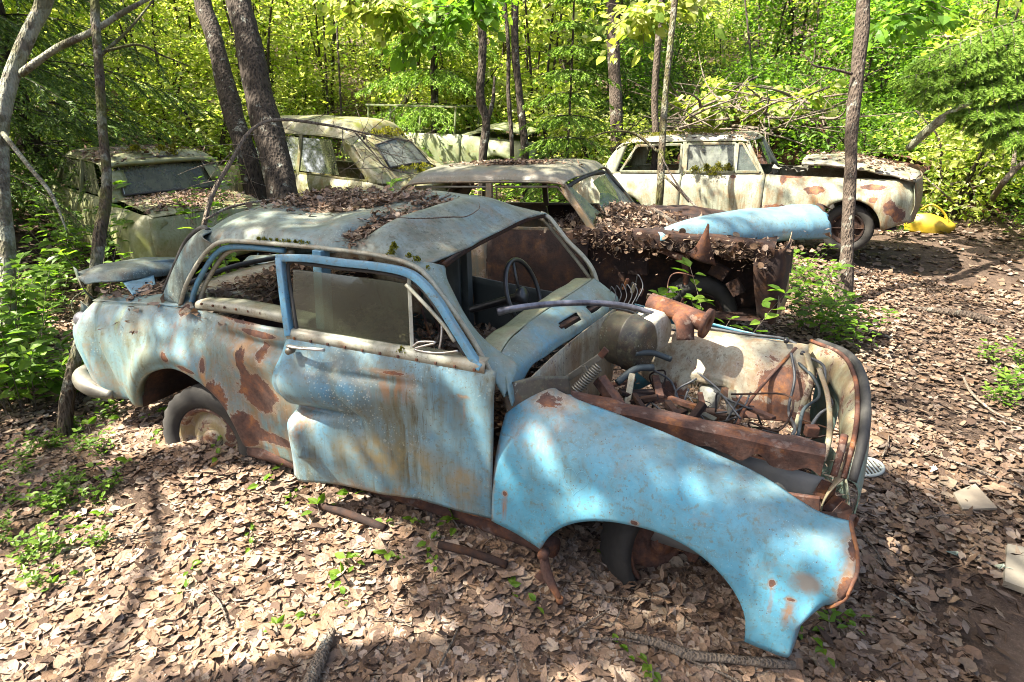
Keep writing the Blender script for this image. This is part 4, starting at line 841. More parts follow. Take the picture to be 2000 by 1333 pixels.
wires('wire', [at_y(1560, 710, 1.2), at_y(1590, 740, 1.1), at_y(1600, 775, 1.0), at_y(1570, 800, .85), at_y(1560, 845, .6), at_y(1556, 852, .55)], .008, 'hose')
wires('wire', [at_y(1570, 695, 1.25), at_y(1608, 715, 1.15), at_y(1612, 760, 1.0), at_y(1625, 790, .9), at_y(1600, 810, .8), at_y(1580, 840, .65)], .007)
wires('wire', [at_y(1555, 680, 1.25), at_y(1500, 740, 1.1), at_y(1460, 790, .9), at_y(1440, 830, .7)], .009, 'rust')
for p in ((1536, 665), (1525, 708), (1568, 690), (1520, 700)): V, F = lathe_geo([(-.018, .001), (-.018, .012), (.012, .014), (.016, .001)], 10); obj('wire_clip', V+at_y(*p, 1.24), F, M['plastic_black'], blue)
# heater hose cluster, fine loose wires near the scuttle
for k in range(6):
    p = at_y(1192+10*k, 560+RNG.integers(-8, 12), 1.42-.04*k); wires('loose_wire', [p, p+[.02, -.05, .04+.02*RNG.random()], p+[.06, -.09, .01], p+[.05, -.16, -.05]], .003)
for k in range(30):
    px, py = rr0.uniform(1190, 1480), rr0.uniform(700, 830); c = at_y(px, py, rr0.uniform(.6, .95)); c[2] = min(c[2], .72); d = rr0.normal(0, 1, 3)*[1, 1, .5]; d /= np.linalg.norm(d)
    if k % 3: bar('engine_scrap', c-d*.09, c+d*rr0.uniform(.04, .12), rr0.uniform(.02, .05), rr0.uniform(.012, .03), M[('rust_dark', 'rust', 'heater', 'rust_dark')[k % 4]], blue)
    else: tube('loose_wire', [c-d*.12, c+rr0.normal(0, .04, 3), c+d*.12+[0, 0, -.03]], .005, M['wire'], blue, 6, 14)
for k in range(70):
    c = np.array([rr0.uniform(2.92, 3.95), rr0.uniform(.52, 1.12), 0]); c[2] = .44+.20*rr0.random()-.12*(c[0] > 3.3); s = rr0.uniform(.025, .07); V = c+rr0.normal(0, 1, (6, 3))*s*[1, 1, .6]
    obj('sheet_scrap', V, [[0, 1, 2], [0, 2, 3], [0, 3, 4], [0, 4, 5]], M[('rust_dark', 'rust_flaky', 'inner_cream', 'rust', 'heater')[k % 5]], blue, False, solid=.004)
for k in range(14):
    c = np.array([rr0.uniform(2.95, 3.9), rr0.uniform(.55, 1.1), rr0.uniform(.45, .75)]); P_ = [c]
    for _ in range(4): P_.append(P_[-1]+rr0.normal(0, .07, 3)*[1.3, 1, .8])
    tube('loose_wire', P_, rr0.uniform(.002, .005), M[('wire', 'rust_dark')[k % 2]], blue, 5, 24)
# front panel
topc = [np.array(p) for p in ((3.84, 1.44, .88), (3.97, 1.22, .915), (4.02, 1.0, .91), (4.035, .8, .88), (4.03, .58, .83), (4.01, .42, .72))]
mid1 = [p+np.array([-.035, -.01*(i-2), -.09]) for i, p in enumerate(topc)]
low1 = [np.array([p[0]-.04, p[1], .55-.02*i]) for i, p in enumerate(topc)]; low2 = [np.array([p[0]-.03, p[1], .40]) for p in topc]
G = patch([topc, mid1, low1, low2], 40, 50); G[..., 0] += .01*fbm(G, 5)
tz_ = np.interp(G[..., 1], [.42, .58, .8, 1.0, 1.22, 1.44], [.72, .83, .88, .91, .915, .88])
opening = (G[..., 1] > .52) & (G[..., 1] < 1.32) & (G[..., 2] < tz_-.13-.02*vnoise(G, 9))
panel('front_panel', G, M['front_cream'], blue, solid=.006, mask=~opening)
G2 = patch([[p+np.array([.012, 0, .004]) for p in topc], [p+np.array([.05, 0, -.02]) for p in topc], [np.array([p[0]+.065, p[1]*.97+.01, .62]) for p in topc], [np.array([p[0]+.05, p[1]*.96+.02, .38]) for p in topc], [np.array([p[0]-.02, p[1]*.95+.03, .26]) for p in topc]], 30, 50)
gr = (G2[..., 1] > .58) & (G2[..., 1] < 1.25) & (G2[..., 2] > .46) & (G2[..., 2] < .70); panel('grille_surround', G2, M['front_green'], blue, solid=.005, mask=~gr)
tube('front_flange', [p+np.array([0, 0, .004]) for p in topc], .010, M['rust_orange'], blue, 8, 50)
tube('front_rubber', [p+np.array([.03, 0, .0]) for p in topc], [.016, .018, .02, .022, .02, .016], M['rubber'], blue, 8, 50, flat=1.5)
tube('front_bracket', [at_y(1575, 690, 1.2), at_y(1585, 740, 1.12), at_y(1565, 800, .95), at_y(1548, 850, .72)], [.016, .018, .014, .006], M['front_cream'], blue, 6, 20, flat=.4)
tube('front_bracket', [at_y(1600, 720, 1.1), at_y(1618, 780, .9), at_y(1620, 850, .62), at_y(1608, 900, .45)], [.013, .012, .012, .01], M['front_cream'], blue, 6, 20, flat=.4)
tube('front_bracket', [at_y(1650, 850, .55), at_y(1640, 890, .46), at_y(1628, 930, .40)], [.014, .014, .012], M['rust_orange'], blue, 6, 14, flat=.5)
box('relay', tuple(at_y(1585, 842, .62)), (.05, .035, .045), M['rust_orange'], blue, rz=.4)
# torn valance flaps under the nose
rr = np.random.default_rng(5)
for k, (px, py) in enumerate(((1600, 960), (1625, 985), (1640, 1000), (1590, 985), (1612, 1010))):
    c = at_y(px, py, .42); V = c+np.array([(0, 0, .05), (.05, .02, .03), (.06, .0, -.05), (.01, .03, -.07), (-.03, -.01, -.02)])*rr.uniform(.6, 1.2, (5, 1)); obj('torn_valance', np.concatenate([V]), [[0, 1, 2, 3, 4]], M['rust_flaky'], blue, False, solid=.005)
# boot lid, lifted and bent
G = patch([[at_z(150, 520, 1.02), at_z(200, 506, 1.05), at_z(270, 503, 1.05), at_z(348, 501, 1.0)], [at_z(152, 532, 1.0), at_z(205, 522, 1.04), at_z(270, 518, 1.03), at_z(345, 514, .98)], [at_z(165, 545, .97), at_z(215, 540, 1.0), at_z(270, 536, .98), at_z(340, 524, .95)]], 16, 30)
far = G[0:1].copy(); far[..., 1] += .25; far[..., 2] -= .02; G = np.concatenate([far, G]); G[..., 2] += .01*vnoise(G, 5)-.035
panel('boot_lid', G, M['blue_roof'], blue, solid=.008)
e = at_z(150, 520, 1.02); G = patch([[e+[-.0, -.02, 0], e+[.05, -.03, -.01]], [e+[-.01, .0, -.12], e+[.05, -.02, -.14]], [e+[.02, .04, -.22], e+[.07, .02, -.22]]], 10, 6); panel('boot_lid_edge', G, M['front_green'], blue)
G = patch([[(.0, .35, .80), (.25, .40, .84), (.5, .45, .88)], [(.0, .8, .70), (.25, .8, .74), (.5, .8, .84)], [(.0, 1.25, .80), (.25, 1.2, .84), (.5, 1.2, .88)]], 12, 16); panel('boot_floor', G, M['rust_dark'], blue)
G = patch([[at_z(235, 545, .96), at_z(265, 548, .95), at_z(300, 538, .95)], [at_z(260, 578, .92), at_z(275, 572, .92), at_z(305, 560, .93)]], 8, 12); panel('boot_hinge_plate', G, M['blue_frame'], blue)
# loose bumper trim lying over the cowl -> separate thing
tb = tube('window_trim', [at_z(972, 610, 1.06), at_z(1010, 602, 1.085), at_z(1080, 594, 1.09), at_z(1160, 592, 1.09), at_z(1230, 600, 1.07), at_z(1295, 620, 1.02)], [.016, .013, .012, .012, .012, .010], M['trim_dark'], None, 8, 50, flat=1.3)
tag(tb, 'bent dark metal trim strip lying across the blue cowl', 'trim strip')
# fallen front tyre lying in the wheel arch
ft = empty('discarded_roadwheel', 'bare rusty wheel lying tilted under the front arch of the blue car', 'wheel', (0, 0, 0))
w = wheel(ft, (3.36, .46, .17), R=.27, w=.19, rz=R_(52), rx=R_(-12), rim_mat=M['rust'], rimR=.20)
# ------------------------------------------------------------------ generic old saloon for the other wrecks (local: x forward, y from right side 0 to left side W)
def car_root(name, label, pos, yaw, pitch=0, roll=0):
    e = empty(name, label, 'car', pos); e.rotation_euler = (R_(roll), R_(pitch), R_(yaw)); return e
def saloon(root, mb, mr, L=4.1, W=1.6, belt=.93, roofz=1.36, crown=.09, xs_=(.62, 1.02, 2.36, 2.68), arches=(.85, 3.42), ar=.37, cuts=(1.72, 2.68), skip=(), seed=0, nose=.72, tail=.80, rough=.012,
           roof_in=.17, drip=True, glass=None, pillar_mat=None, wheels=True, door_cut=None, door_mat=None):
    rb, rt, wt, wb = xs_
    pm = pillar_mat or mb
    topx, topz = [-.05, .0, rb-.1, rb+.3, wb, wb+.4, L-.15, L+.03], [tail-.07, tail, belt-.05, belt, belt, belt-.03, nose+.06, nose]
    def low(x):
        base = lerp_pts([-.05, 0.1, .4, L-.3, L], [.42, .34, .27, .27, .36], x); z = base
        for a in arches:
            q = np.clip(1-((np.asarray(x)-a)/ar)**2, 0, None); z = np.maximum(z, np.where(q > 0, .28+.36*np.sqrt(q), 0))
        return z
    def side(name, x0, x1, far):
        xs = [x0, x1]
        for a in arches: xs += [v for v in a-ar*np.cos(np.linspace(.02, np.pi-.02, 26)) if x0 < v < x1]
        xs += list(np.linspace(x0, x1, max(6, int((x1-x0)*22)))); xs = np.unique(np.round(xs, 4))
        nt = 22; G = np.zeros((len(xs), nt, 3))
        for i, x in enumerate(xs):
            lo, hi = float(low(x)), float(lerp_pts(topx, topz, x)); t = np.linspace(0, 1, nt-1); z = lo+(hi-lo)*np.sin(t*np.pi/2)**.95
            s = np.clip((z-.55)/(hi-.55), 0, 1); rnd = .10+.10*sstep(wb+.2, wb+.6, x)+.06*sstep(rb, rb-.4, x)
            y = .02+rnd*s**2.8+.05*np.clip((.45-z)/.2, 0, 1)**2+.22*sstep(L-.35, L+.05, x)**2+.16*sstep(.25, -.08, x)**2
            y = y-.02*sum(np.exp(-((np.hypot(x-a, z-.28)-.40)/.05)**2) for a in arches)+rough*fbm(np.stack([x+0*z+seed*3, 0*z+(5 if far else 0), z], -1), 2.6)
            G[i, 1:] = np.stack([x+0*z, y, z], -1); G[i, 0] = (x, y[0]+.05, lo+.004)
        if far: G[..., 1] = W-G[..., 1]
        return panel(name, G, door_mat if (door_mat and name == 'door') else mb, root, solid=.005, flip=not far)
    for far in (False, True):
        nm = 'far' if far else 'near'
        if ('quarter', far) not in skip: side('rear_quarter_panel', -.05, cuts[0]-.004, far)
        if ('door', far) not in skip:
            e = [cuts[0]+.004]+list(door_cut or [])+[cuts[1]-.004]
            for k in range(len(e)-1): side('door', e[k]+(.004 if k else 0), e[k+1]-(.004 if k < len(e)-2 else 0), far)
        if ('fender', far) not in skip: side('front_fender', cuts[1]+.004, L+.03, far)
    ri = roof_in
    if 'roof' not in skip:
        ys = [ri, ri+.05, ri+.2, W/2, W-ri-.2, W-ri-.05, W-ri]; zz = [0, .052, crown*.85, crown, crown*.85, .052, 0]
        rows = []
        for k, (y, dz) in enumerate(zip(ys, zz)):
            bow = .05*math.sin((y-ri)/(W-2*ri)*math.pi)
            rows.append([(rt-.14-bow, y+(.02 if k < 3 else -.02 if k > 3 else 0), roofz-.085+dz*.6), (rt+.05-bow*.5, y, roofz-.008+dz), ((rt*.6+wt*.4), y, roofz+.005+dz), ((rt*.25+wt*.75), y, roofz+.008+dz), (wt-.08+bow, y, roofz+dz*.85), (wt+.04+bow, y, roofz-.035+dz*.45)])
        G = patch(rows, 40, 50); G[..., 2] += .010*fbm(G+seed, 2.5); panel('roof', G, mr, root, solid=.006)
        root['_'] = 0; del root['_']
        saloon.roof = G
        for y in (ri-.008, W-ri+.008): tube('drip_rail', [(rt-.16, y, roofz-.09), (rt+.04, y, roofz-.012), ((rt+wt)/2, y, roofz), (wt-.06, y, roofz-.004), (wt+.05, y, roofz-.04)], .011, pm, root, 6, 30)
        for far in (0, 1):
            Y = (lambda y: W-y) if far else (lambda y: y)
            bar('front_pillar', (wt+.03, Y(ri+.01), roofz-.03), (wb, Y(.13), belt-.01), .05, .035, pm, root, up=(0, 1, 0))
            bar('centre_pillar', (cuts[0], Y(ri), roofz-.01), (cuts[0], Y(.11), belt-.02), .055, .03, pm, root, up=(0, 1, 0))
            P = [(rt-.14, ri+.01, roofz-.08), (rt-.24, ri-.0, roofz-.2), (rb+.08, .15, belt+.08), (rb-.02, .14, belt-.02)]; Q = [(rt+.02, ri, roofz-.02), (rt-.05, ri-.01, roofz-.18), (rb+.28, .13, belt+.06), (rb+.26, .12, belt-.02)]; B = [(x-.02, y+.16, z) for x, y, z in P]
            G = patch([B, P, Q], 10, 18)
            if far: G[..., 1] = W-G[..., 1]
            panel('rear_pillar', G, mb, root, solid=.006)
            bar('window_sill', (rb+.2, Y(.12), belt), (wb, Y(.12), belt), .03, .022, pm, root)
    # decks
    if 'boot' not in skip:
        G = patch([[(.0, .22, tail-.02), (.25, .2, tail+.04), (rb, .2, belt)], [(-.06, W/2, tail+.01), (.25, W/2, tail+.07), (rb-.04, W/2, belt+.02)], [(.0, W-.22, tail-.02), (.25, W-.2, tail+.04), (rb, W-.2, belt)]], 24, 24); G[..., 2] += rough*fbm(G+seed, 3); panel('boot_lid', G, mb, root, solid=.006); saloon.boot = G
    G = patch([[(.0, .18, tail-.02), (-.06, W/2, tail), (.0, W-.18, tail-.02)], [(-.07, .16, .6), (-.12, W/2, .6), (-.07, W-.16, .6)], [(.0, .2, .36), (-.05, W/2, .34), (.0, W-.2, .36)]], 14, 20); panel('tail_panel', G, mb, root)
    if 'nose' not in skip:
        G = patch([[(L-.0, .24, nose), (L+.04, W/2, nose+.03), (L, W-.24, nose)], [(L+.04, .22, .55), (L+.09, W/2, .55), (L+.04, W-.22, .55)], [(L-.02, .24, .33), (L+.02, W/2, .32), (L-.02, W-.24, .33)]], 14, 20); panel('nose_panel', G, mb, root)
    if 'cowl' not in skip:
        G = patch([[(wb-.03, .15, belt), (wb-.06, W/2, belt+.02), (wb-.03, W-.15, belt)], [(wb+.16, .15, belt-.01), (wb+.14, W/2, belt+.01), (wb+.16, W-.15, belt-.01)]], 8, 16); panel('cowl', G, mb, root)
    G = patch([[(.1, .1, .28), (2, .1, .26), (L-.1, .1, .28)], [(.1, W-.1, .28), (2, W-.1, .26), (L-.1, W-.1, .28)]], 6, 16); panel('floor_pan', G, M['rust_dark'], root)
    G = patch([[(wb+.05, .15, .28), (wb+.05, W-.15, .28)], [(wb+.05, .15, belt-.02), (wb+.05, W-.15, belt-.02)]], 6, 8); panel('firewall', G, M['rust_dark'], root)
    if wheels:
        for a in arches:
            wheel(root, (a, .16, .27), R=.30, rim_mat=M['rust_dark']); wheel(root, (a, W-.16, .27), R=.30, rz=math.pi, rim_mat=M['rust_dark'])
def pane(name, pts, mat, parent, t=.005):
    P = np.asarray(pts, float); n = len(P); nr = np.cross(P[1]-P[0], P[2]-P[0]); nr /= np.linalg.norm(nr)
    V = np.concatenate([P, P+nr*t]); return obj(name, V, [list(range(n)), list(range(n, 2*n))[::-1]]+[[i, n+i, n+(i+1) % n, (i+1) % n] for i in range(n)], mat, parent, False)
def moss_clump(name, label, pts, rad, h, n=900, parent=None):
    ts = 1.0 if parent is None else 2.6
    """cushion of moss: a bumpy dome of short tufts"""
    pts = np.asarray(pts, float); k = RNG.integers(0, len(pts), n); a = RNG.uniform(0, 6.28, n); r = np.abs(RNG.normal(0, .55, n))
    rad = np.broadcast_to(np.asarray(rad, float), (len(pts),))
    pos = pts[k]+np.stack([r*np.cos(a)*rad[k], r*np.sin(a)*rad[k], h*np.exp(-r**2*1.2)*RNG.uniform(.1, 1, n)], -1)
    d = np.stack([RNG.normal(0, .6, n), RNG.normal(0, .6, n), np.full(n, .8)], -1)
    V, F, C = scatter_geo([leaf_quad(.5, .1)], pos, frame_mats(d), ts*RNG.uniform(.006, .014, n), pal(n, np.array([(.15, .15, .015), (.11, .115, .012), (.20, .18, .03), (.08, .085, .012)])))
    o = obj(name, V, F, M['leaf'], parent, False, C)
    if parent is None: tag(o, label, 'moss', kind='stuff')
    return o

# ---- grey saloon parked beyond the blue car
GP = dict(pos=(-.39, 2.58, -.07), yaw=2.1, pitch=-4)
grey = car_root('grey_car', 'grey-brown saloon wreck between the blue car and the white car, without bonnet', **GP)
saloon(grey, M['grey_body'], M['grey_roof'], skip=[('fender', False), 'nose'], seed=2, xs_=(.55, .98, 2.36, 2.66), roofz=1.29, crown=.10, belt=.92, wheels=False, pillar_mat=M['grey_body'], cuts=(1.74, 2.64), door_mat=M['rust_dark'])
GREY_ROOF = saloon.roof.copy()
wheel(grey, (3.46, .30, .24), R=.31, w=.19, rz=R_(20), rim_mat=M['rust_dark']); wheel(grey, (.85, .13, .29), R=.3, rim_mat=M['rust']); wheel(grey, (.85, 1.47, .29), R=.3, rz=math.pi, rim_mat=M['rust']); wheel(grey, (3.42, 1.47, .29), R=.3, rz=math.pi, rim_mat=M['rust'])
tube('window_frame', [(1.76, .155, .96), (1.76, .185, 1.25), (1.0, .185, 1.245)], .011, M['chrome_dull'], grey, 6); tube('window_frame', [(1.80, .15, .95), (1.80, .18, 1.25), (2.34, .19, 1.25), (2.60, .15, .97)], .012, M['grey_body'], grey, 6)
# windscreen: rubber, one mossy cracked pane with a hole
wsr = [(2.40, .23, 1.24), (2.43, .5, 1.275), (2.44, .8, 1.285), (2.43, 1.1, 1.275), (2.40, 1.37, 1.24), (2.55, 1.43, 1.08), (2.64, 1.45, .95), (2.70, .8, .95), (2.62, .16, .93), (2.52, .18, 1.07), (2.40, .23, 1.24)]
tube('windscreen_rubber', wsr[:5], .017, M['rubber'], grey, 8, 30); tube('windscreen_rubber', [wsr[8], wsr[9], wsr[10]], .017, M['rubber'], grey, 8, 12); tube('windscreen_rubber', wsr[4:8], .012, M['rubber'], grey, 8, 12)
def wsp(u, v):
    a = np.array([2.61, .16, .94])+u*np.array([.03, 1.28, .01]); b = np.array([2.40, .23, 1.245])+u*np.array([.0, 1.14, 0]); p = a+(b-a)*v; p[0] += .09*math.sin(u*math.pi); p[2] += .02*math.sin(u*math.pi)*v; return p
for poly, mt in (([(0, 0), (.20, 0), (.24, .12), (.17, .35), (.12, .62), (.05, .95), (0, 1)], 'glass_green'), ([(.24, .12), (.55, 0), (.62, .3), (.5, .55), (.36, .62), (.26, .4)], 'glass_clear'), ([(.36, .62), (.5, .55), (.62, .3), (.72, .5), (.78, .96), (.5, .97), (.36, .92)], 'glass_green'), ([(.62, .3), (.55, 0), (1, 0), (1, 1), (.78, .96), (.72, .5)], 'glass_pale')):
    C = np.array([wsp(u, v) for u, v in poly]); ctr = C.mean(0); n = len(C); V = np.concatenate([[ctr], C]); obj('windscreen_glass', V, [[0, i+1, (i+1) % n+1] for i in range(n)], M[mt], grey, False, solid=.005)
# exposed wing structure
G = patch([[(2.50, .10, .79), (2.9, .14, .77), (3.2, .09, .80), (3.6, .15, .75), (4.0, .12, .74)], [(2.50, .085, .90), (2.9, .12, .90), (3.2, .08, .91), (3.6, .14, .87), (4.0, .10, .83)], [(2.5, .14, .93), (2.9, .17, .925), (3.2, .14, .935), (3.6, .2, .89), (4.0, .16, .86)]], 10, 60); G[..., 2] += .03*vnoise(G, 7); G[..., 1] += .03*vnoise(G+5, 5); panel('wing_rail', G, M['rust_dark'], grey, solid=.01, smooth=False)
G = patch([[(2.60, .10, .78), (2.95, .20, .78), (3.3, .32, .80), (3.98, .30, .76)], [(2.62, .12, .5), (2.95, .24, .5), (3.3, .42, .5), (3.98, .36, .5)], [(2.65, .14, .25), (2.95, .26, .25), (3.3, .42, .25), (3.98, .38, .3)]], 14, 30); G[..., 1] += .03*fbm(G, 3.5); panel('inner_wing', G, M['rust_dark'], grey, solid=.01)
G = patch([[(3.86, .06, .84), (4.04, .10, .82), (4.10, .4, .84)], [(3.88, .08, .58), (4.05, .10, .56), (4.11, .4, .6)], [(3.92, .14, .32), (4.03, .16, .25), (4.08, .4, .3)]], 14, 12); G[..., 1] += .03*fbm(G, 5); panel('torn_front_panel', G, M['rust_dark'], grey, solid=.006)
G = patch([[(4.05, .16, .70), (4.1, .8, .86), (4.03, 1.5, .84)], [(4.06, .12, .30), (4.12, .8, .3), (4.06, 1.48, .3)]], 8, 14); panel('nose_panel', G, M['grey_body'], grey)
bar('bonnet_prop', (3.16, .14, .80), (3.36, .16, .72), .05, .05, M['rust_orange'], grey); tube('shock_absorber', [(3.36, .20, .78), (3.38, .20, .55), (3.36, .18, .36)], [.04, .022, .018], M['rust_orange'], grey, 10, 10)
tube('brake_pipe', [(3.26, .10, .35), (3.27, .09, .56), (3.33, .09, .62), (3.46, .09, .60)], .006, M['rust_orange'], grey, 6, 20)
for k, (x, z, s) in enumerate(((3.0, .62, .16), (3.62, .62, .13), (3.75, .5, .12), (2.85, .5, .14))): box('rusty_bracket', (x, .22, z), (s, .05, s*.8), M['rust_dark'], grey, ry=.5*k, rx=.2)
G = patch([[(2.68, .2, .93), (2.68, 1.4, .93)], [(3.3, .2, .88), (3.3, 1.4, .9)], [(4.0, .2, .80), (4.0, 1.4, .82)]], 16, 20); G[..., 2] += .05*fbm(G, 2.5); panel('engine_debris_tray', G, M['rust_dark'], grey)
bar('loose_lath', (2.96, .9, .98), (3.25, .45, .93), .04, .012, M['twig_pale'], grey)

M['torn'] = paint('torn', (0.20, 0.17, 0.11), (0.15, 0.12, 0.075), (0.25, 0.22, 0.16), rust=0.06, streak=0.8, seed=30.1)
# ---- loose blue wing lying across the grey car's engine bay
lw = empty('loose_wing', 'loose pale blue front wing lying across the engine bay of the grey car', 'car part')
d0, d1 = at_z(1284, 458, 1.06), at_z(1582, 442, 1.04)
t = np.linspace(0, 1, 50); ax = d0[None]+(d1-d0)[None]*t[:, None]; dirv = (d1-d0)/np.linalg.norm(d1-d0); sd = np.array([-dirv[1], dirv[0], 0])
rad = .035+.175*np.sin(np.clip(t*1.6+.03, 0, 1)*np.pi/2)**.8; rad = np.where(t > .85, rad+.01, rad)
an = np.linspace(R_(-20), R_(150), 28)
G = ax[:, None, :]+rad[:, None, None]*(-np.cos(an)[None, :, None]*sd[None, None, :]*1.0+np.sin(an)[None, :, None]*np.array([0, 0, 1.0])*.80)
G[..., 2] += -.02+.02*t[:, None]; G += .006*fbm(G, 4)[..., None]; G[-1] += .03*vnoise(G[-1], 22)[:, None]*dirv
panel('wing_skin', G, M['loose_blue'], lw, solid=.006, flip=True)
c = at_z(1388, 462, 1.04)+np.array([0, -.27, 0]); G = patch([[c+[-.13, .03, -.10], c+[-.06, -.02, -.03], c+[-.015, -.035, .07], c+[.008, -.02, .15]], [c+[-.02, -.03, -.13], c+[.0, -.045, -.03], c+[.008, -.045, .07], c+[.010, -.02, .15]], [c+[.10, .02, -.16], c+[.06, -.02, -.03], c+[.03, -.035, .07], c+[.02, -.02, .14]]], 12, 16)
panel('torn_flap', G, M['rust_flaky'], lw, solid=.006)
tube('torn_end', [ax[-1]+sd*-.17+[0, 0, .03], ax[-1]+[.06, 0, .15], ax[-1]+sd*.1+[.12, 0, .17], ax[-1]+sd*.1+[.22, .05, .13]], [.02, .03, .03, .008], M['rust_dark'], lw, 8, 16, flat=.4)

# ---- white saloon
white = car_root('white_car', 'rust-spotted white saloon with moss on its roof behind the grey car', (.40, 7.05, .0), -3.3, -3.7)
saloon(white, M['white_body'], M['white_roof'], L=4.42, belt=.93, roofz=1.35, crown=.07, xs_=(.45, .85, 2.46, 2.72), arches=(.85, 3.78), ar=.36, cuts=(1.68, 2.76), seed=6, nose=.80, roof_in=.17, tail=.82, skip=['cowl'])
WHITE_ROOF = saloon.roof.copy()
def win(x0, x1, z0, z1, name, mat, slope0=0, slope1=0):
    P = np.array([(x0, .115, z0), (x1, .115, z0), (x1+slope1, .165, z1), (x0+slope0, .165, z1)]); pane('side_glass', P, M[mat], white)
    for a, b in ((0, 1), (1, 2), (2, 3), (3, 0)): bar(name, P[a]+[0, -.012, 0], P[b]+[0, -.012, 0], .028, .022, M['white_body'], white, up=(0, 1, .1))
win(1.72, 2.36, .955, 1.315, 'door_frame', 'glass_pale', 0, -.01); win(2.38, 2.68, .955, 1.31, 'door_frame', 'glass_clear', 0, -.24)
P = [(.78, .115, .95), (1.64, .115, .95), (1.64, .165, 1.31), (1.0, .165, 1.30)]
for a, b in ((0, 1), (1, 2), (2, 3), (3, 0)): bar('rear_window_frame', np.array(P[a])+[0, -.01, 0], np.array(P[b])+[0, -.01, 0], .03, .022, M['white_body'], white, up=(0, 1, .1))
bar('window_pillar', (2.36, .12, .95), (2.35, .165, 1.31), .02, .02, M['rubber'], white, up=(0, 1, 0))
tube('far_windscreen_pillar', [(2.50, 1.40, 1.29), (2.60, 1.43, 1.1), (2.70, 1.45, .95)], .03, M['white_body'], white, 8, 8)
wpan = pane('windscreen_glass', [(2.52, .95, 1.28), (2.52, 1.36, 1.27), (2.66, 1.42, .98), (2.66, .98, .98)], M['glass_clear'], white)
hood = patch([[(2.86, .18, .97), (3.3, .15, 1.02), (3.9, .16, .98), (4.42, .22, .86)], [(2.84, .5, 1.0), (3.3, .5, 1.06), (3.9, .5, 1.03), (4.48, .5, .90)], [(2.84, 1.0, 1.0), (3.3, 1.0, 1.07), (3.9, 1.0, 1.04), (4.48, 1.0, .90)], [(2.86, 1.42, .97), (3.3, 1.45, 1.03), (3.9, 1.44, .99), (4.42, 1.38, .86)]], 20, 34); hood[..., 2] += .02*fbm(hood, 3)
lipr = hood[0:1].copy(); lipr[..., 2] -= .03; hood[..., 2] += .05*sstep(4.5, 3.2, hood[..., 0]); lipr[..., 2] += .05*sstep(4.5, 3.2, lipr[..., 0]); hood = np.concatenate([lipr, hood]); hood = hood[:, 8:]; panel('bonnet', hood, M['white_roof'], white, solid=.008); HOOD = hood
G = patch([[(4.42, .22, .87), (4.46, .3, .60), (4.42, .22, .34)], [(4.50, .5, .90), (4.54, .5, .60), (4.5, .5, .34)], [(4.50, 1.1, .90), (4.54, 1.1, .60), (4.5, 1.1, .34)]], 10, 12); panel('nose_trim', G, M['grey_body'], white)
for k in range(7): 
    c = np.array([2.85+.07*k, .3+.05*k, .98]); V = c+RNG.normal(0, .06, (6, 3))*[1, 1, .5]; obj('crumpled_sheet', V, [[0, 1, 2], [2, 3, 4], [4, 5, 0], [0, 2, 4]], M['white_roof'], white, False, solid=.005)
moss_clump('door_moss', '', [(1.85, .10, .93), (2.0, .10, .95), (2.15, .10, .97), (2.28, .10, .96), (2.1, .10, .90)], .09, .10, 1500, white)
moss_clump('roof_moss', '', [(1.0, .3, 1.37), (1.2, .4, 1.40), (1.4, .5, 1.42), (1.7, .6, 1.425), (2.0, .55, 1.42), (.9, .25, 1.33), (1.8, .8, 1.43)], .20, .05, 3500, white)
# ---- pale olive saloon, rear towards us
cream = car_root('olive_car', 'mossy pale olive saloon at the left with its rear window and leaf-covered boot facing us', (-1.72, 3.40, -.02), 164, 1)
saloon(cream, M['cream_body'], M['cream_body'], seed=9, xs_=(.92, 1.22, 2.5, 2.85), roofz=1.30, crown=.09, belt=.93, tail=.86, cuts=(1.8, 2.85), roof_in=.2)
BOOT = saloon.boot.copy(); CREAM_ROOF = saloon.roof.copy()
hd_ = CREAM_ROOF[:, 0]; G = np.stack([hd_+[0, 0, .002], hd_*[1, 1, 0]+np.array([-.0, 0, 1.335])*[1, 1, 1], np.stack([1.14-.03*np.sin((hd_[:, 1]-.2)/1.2*np.pi), hd_[:, 1], 1.30+.03*np.sin((hd_[:, 1]-.2)/1.2*np.pi)], -1)]); G[1, :, 0] -= .02; G[1, :, 2] = (G[0, :, 2]+G[2, :, 2])/2; panel('rear_header', G, M['cream_body'], cream)
for y_ in (.155, 1.445): pane('side_glass', [(1.25, y_, .95), (2.75, y_, .95), (2.45, .8+(y_-.8)*.93, 1.28), (1.40, .8+(y_-.8)*.93, 1.28)], M['glass_mossy'], cream)
rw = [(.94, .30, .97), (.90, .8, .985), (.94, 1.30, .97), (1.16, 1.24, 1.30), (1.12, .8, 1.335), (1.16, .36, 1.30)]
V = np.array(rw); obj('rear_glass', V, [[0, 1, 4, 5], [1, 2, 3, 4]], M['glass_mossy'], cream, False, solid=.006)
tube('rear_window_trim', rw+[rw[0]], .010, M['chrome'], cream, 6); tube('rear_window_rubber', [(x-.012, .8+(y-.8)*1.03, z) for x, y, z in rw]+[(.928, .285, .97)], .014, M['rubber'], cream, 6)
moss_clump('roof_moss', '', [(1.2, .75, 1.38), (1.22, .6, 1.38), (1.17, .65, 1.33), (1.25, 1.0, 1.39)], .09, .07, 900, cream)
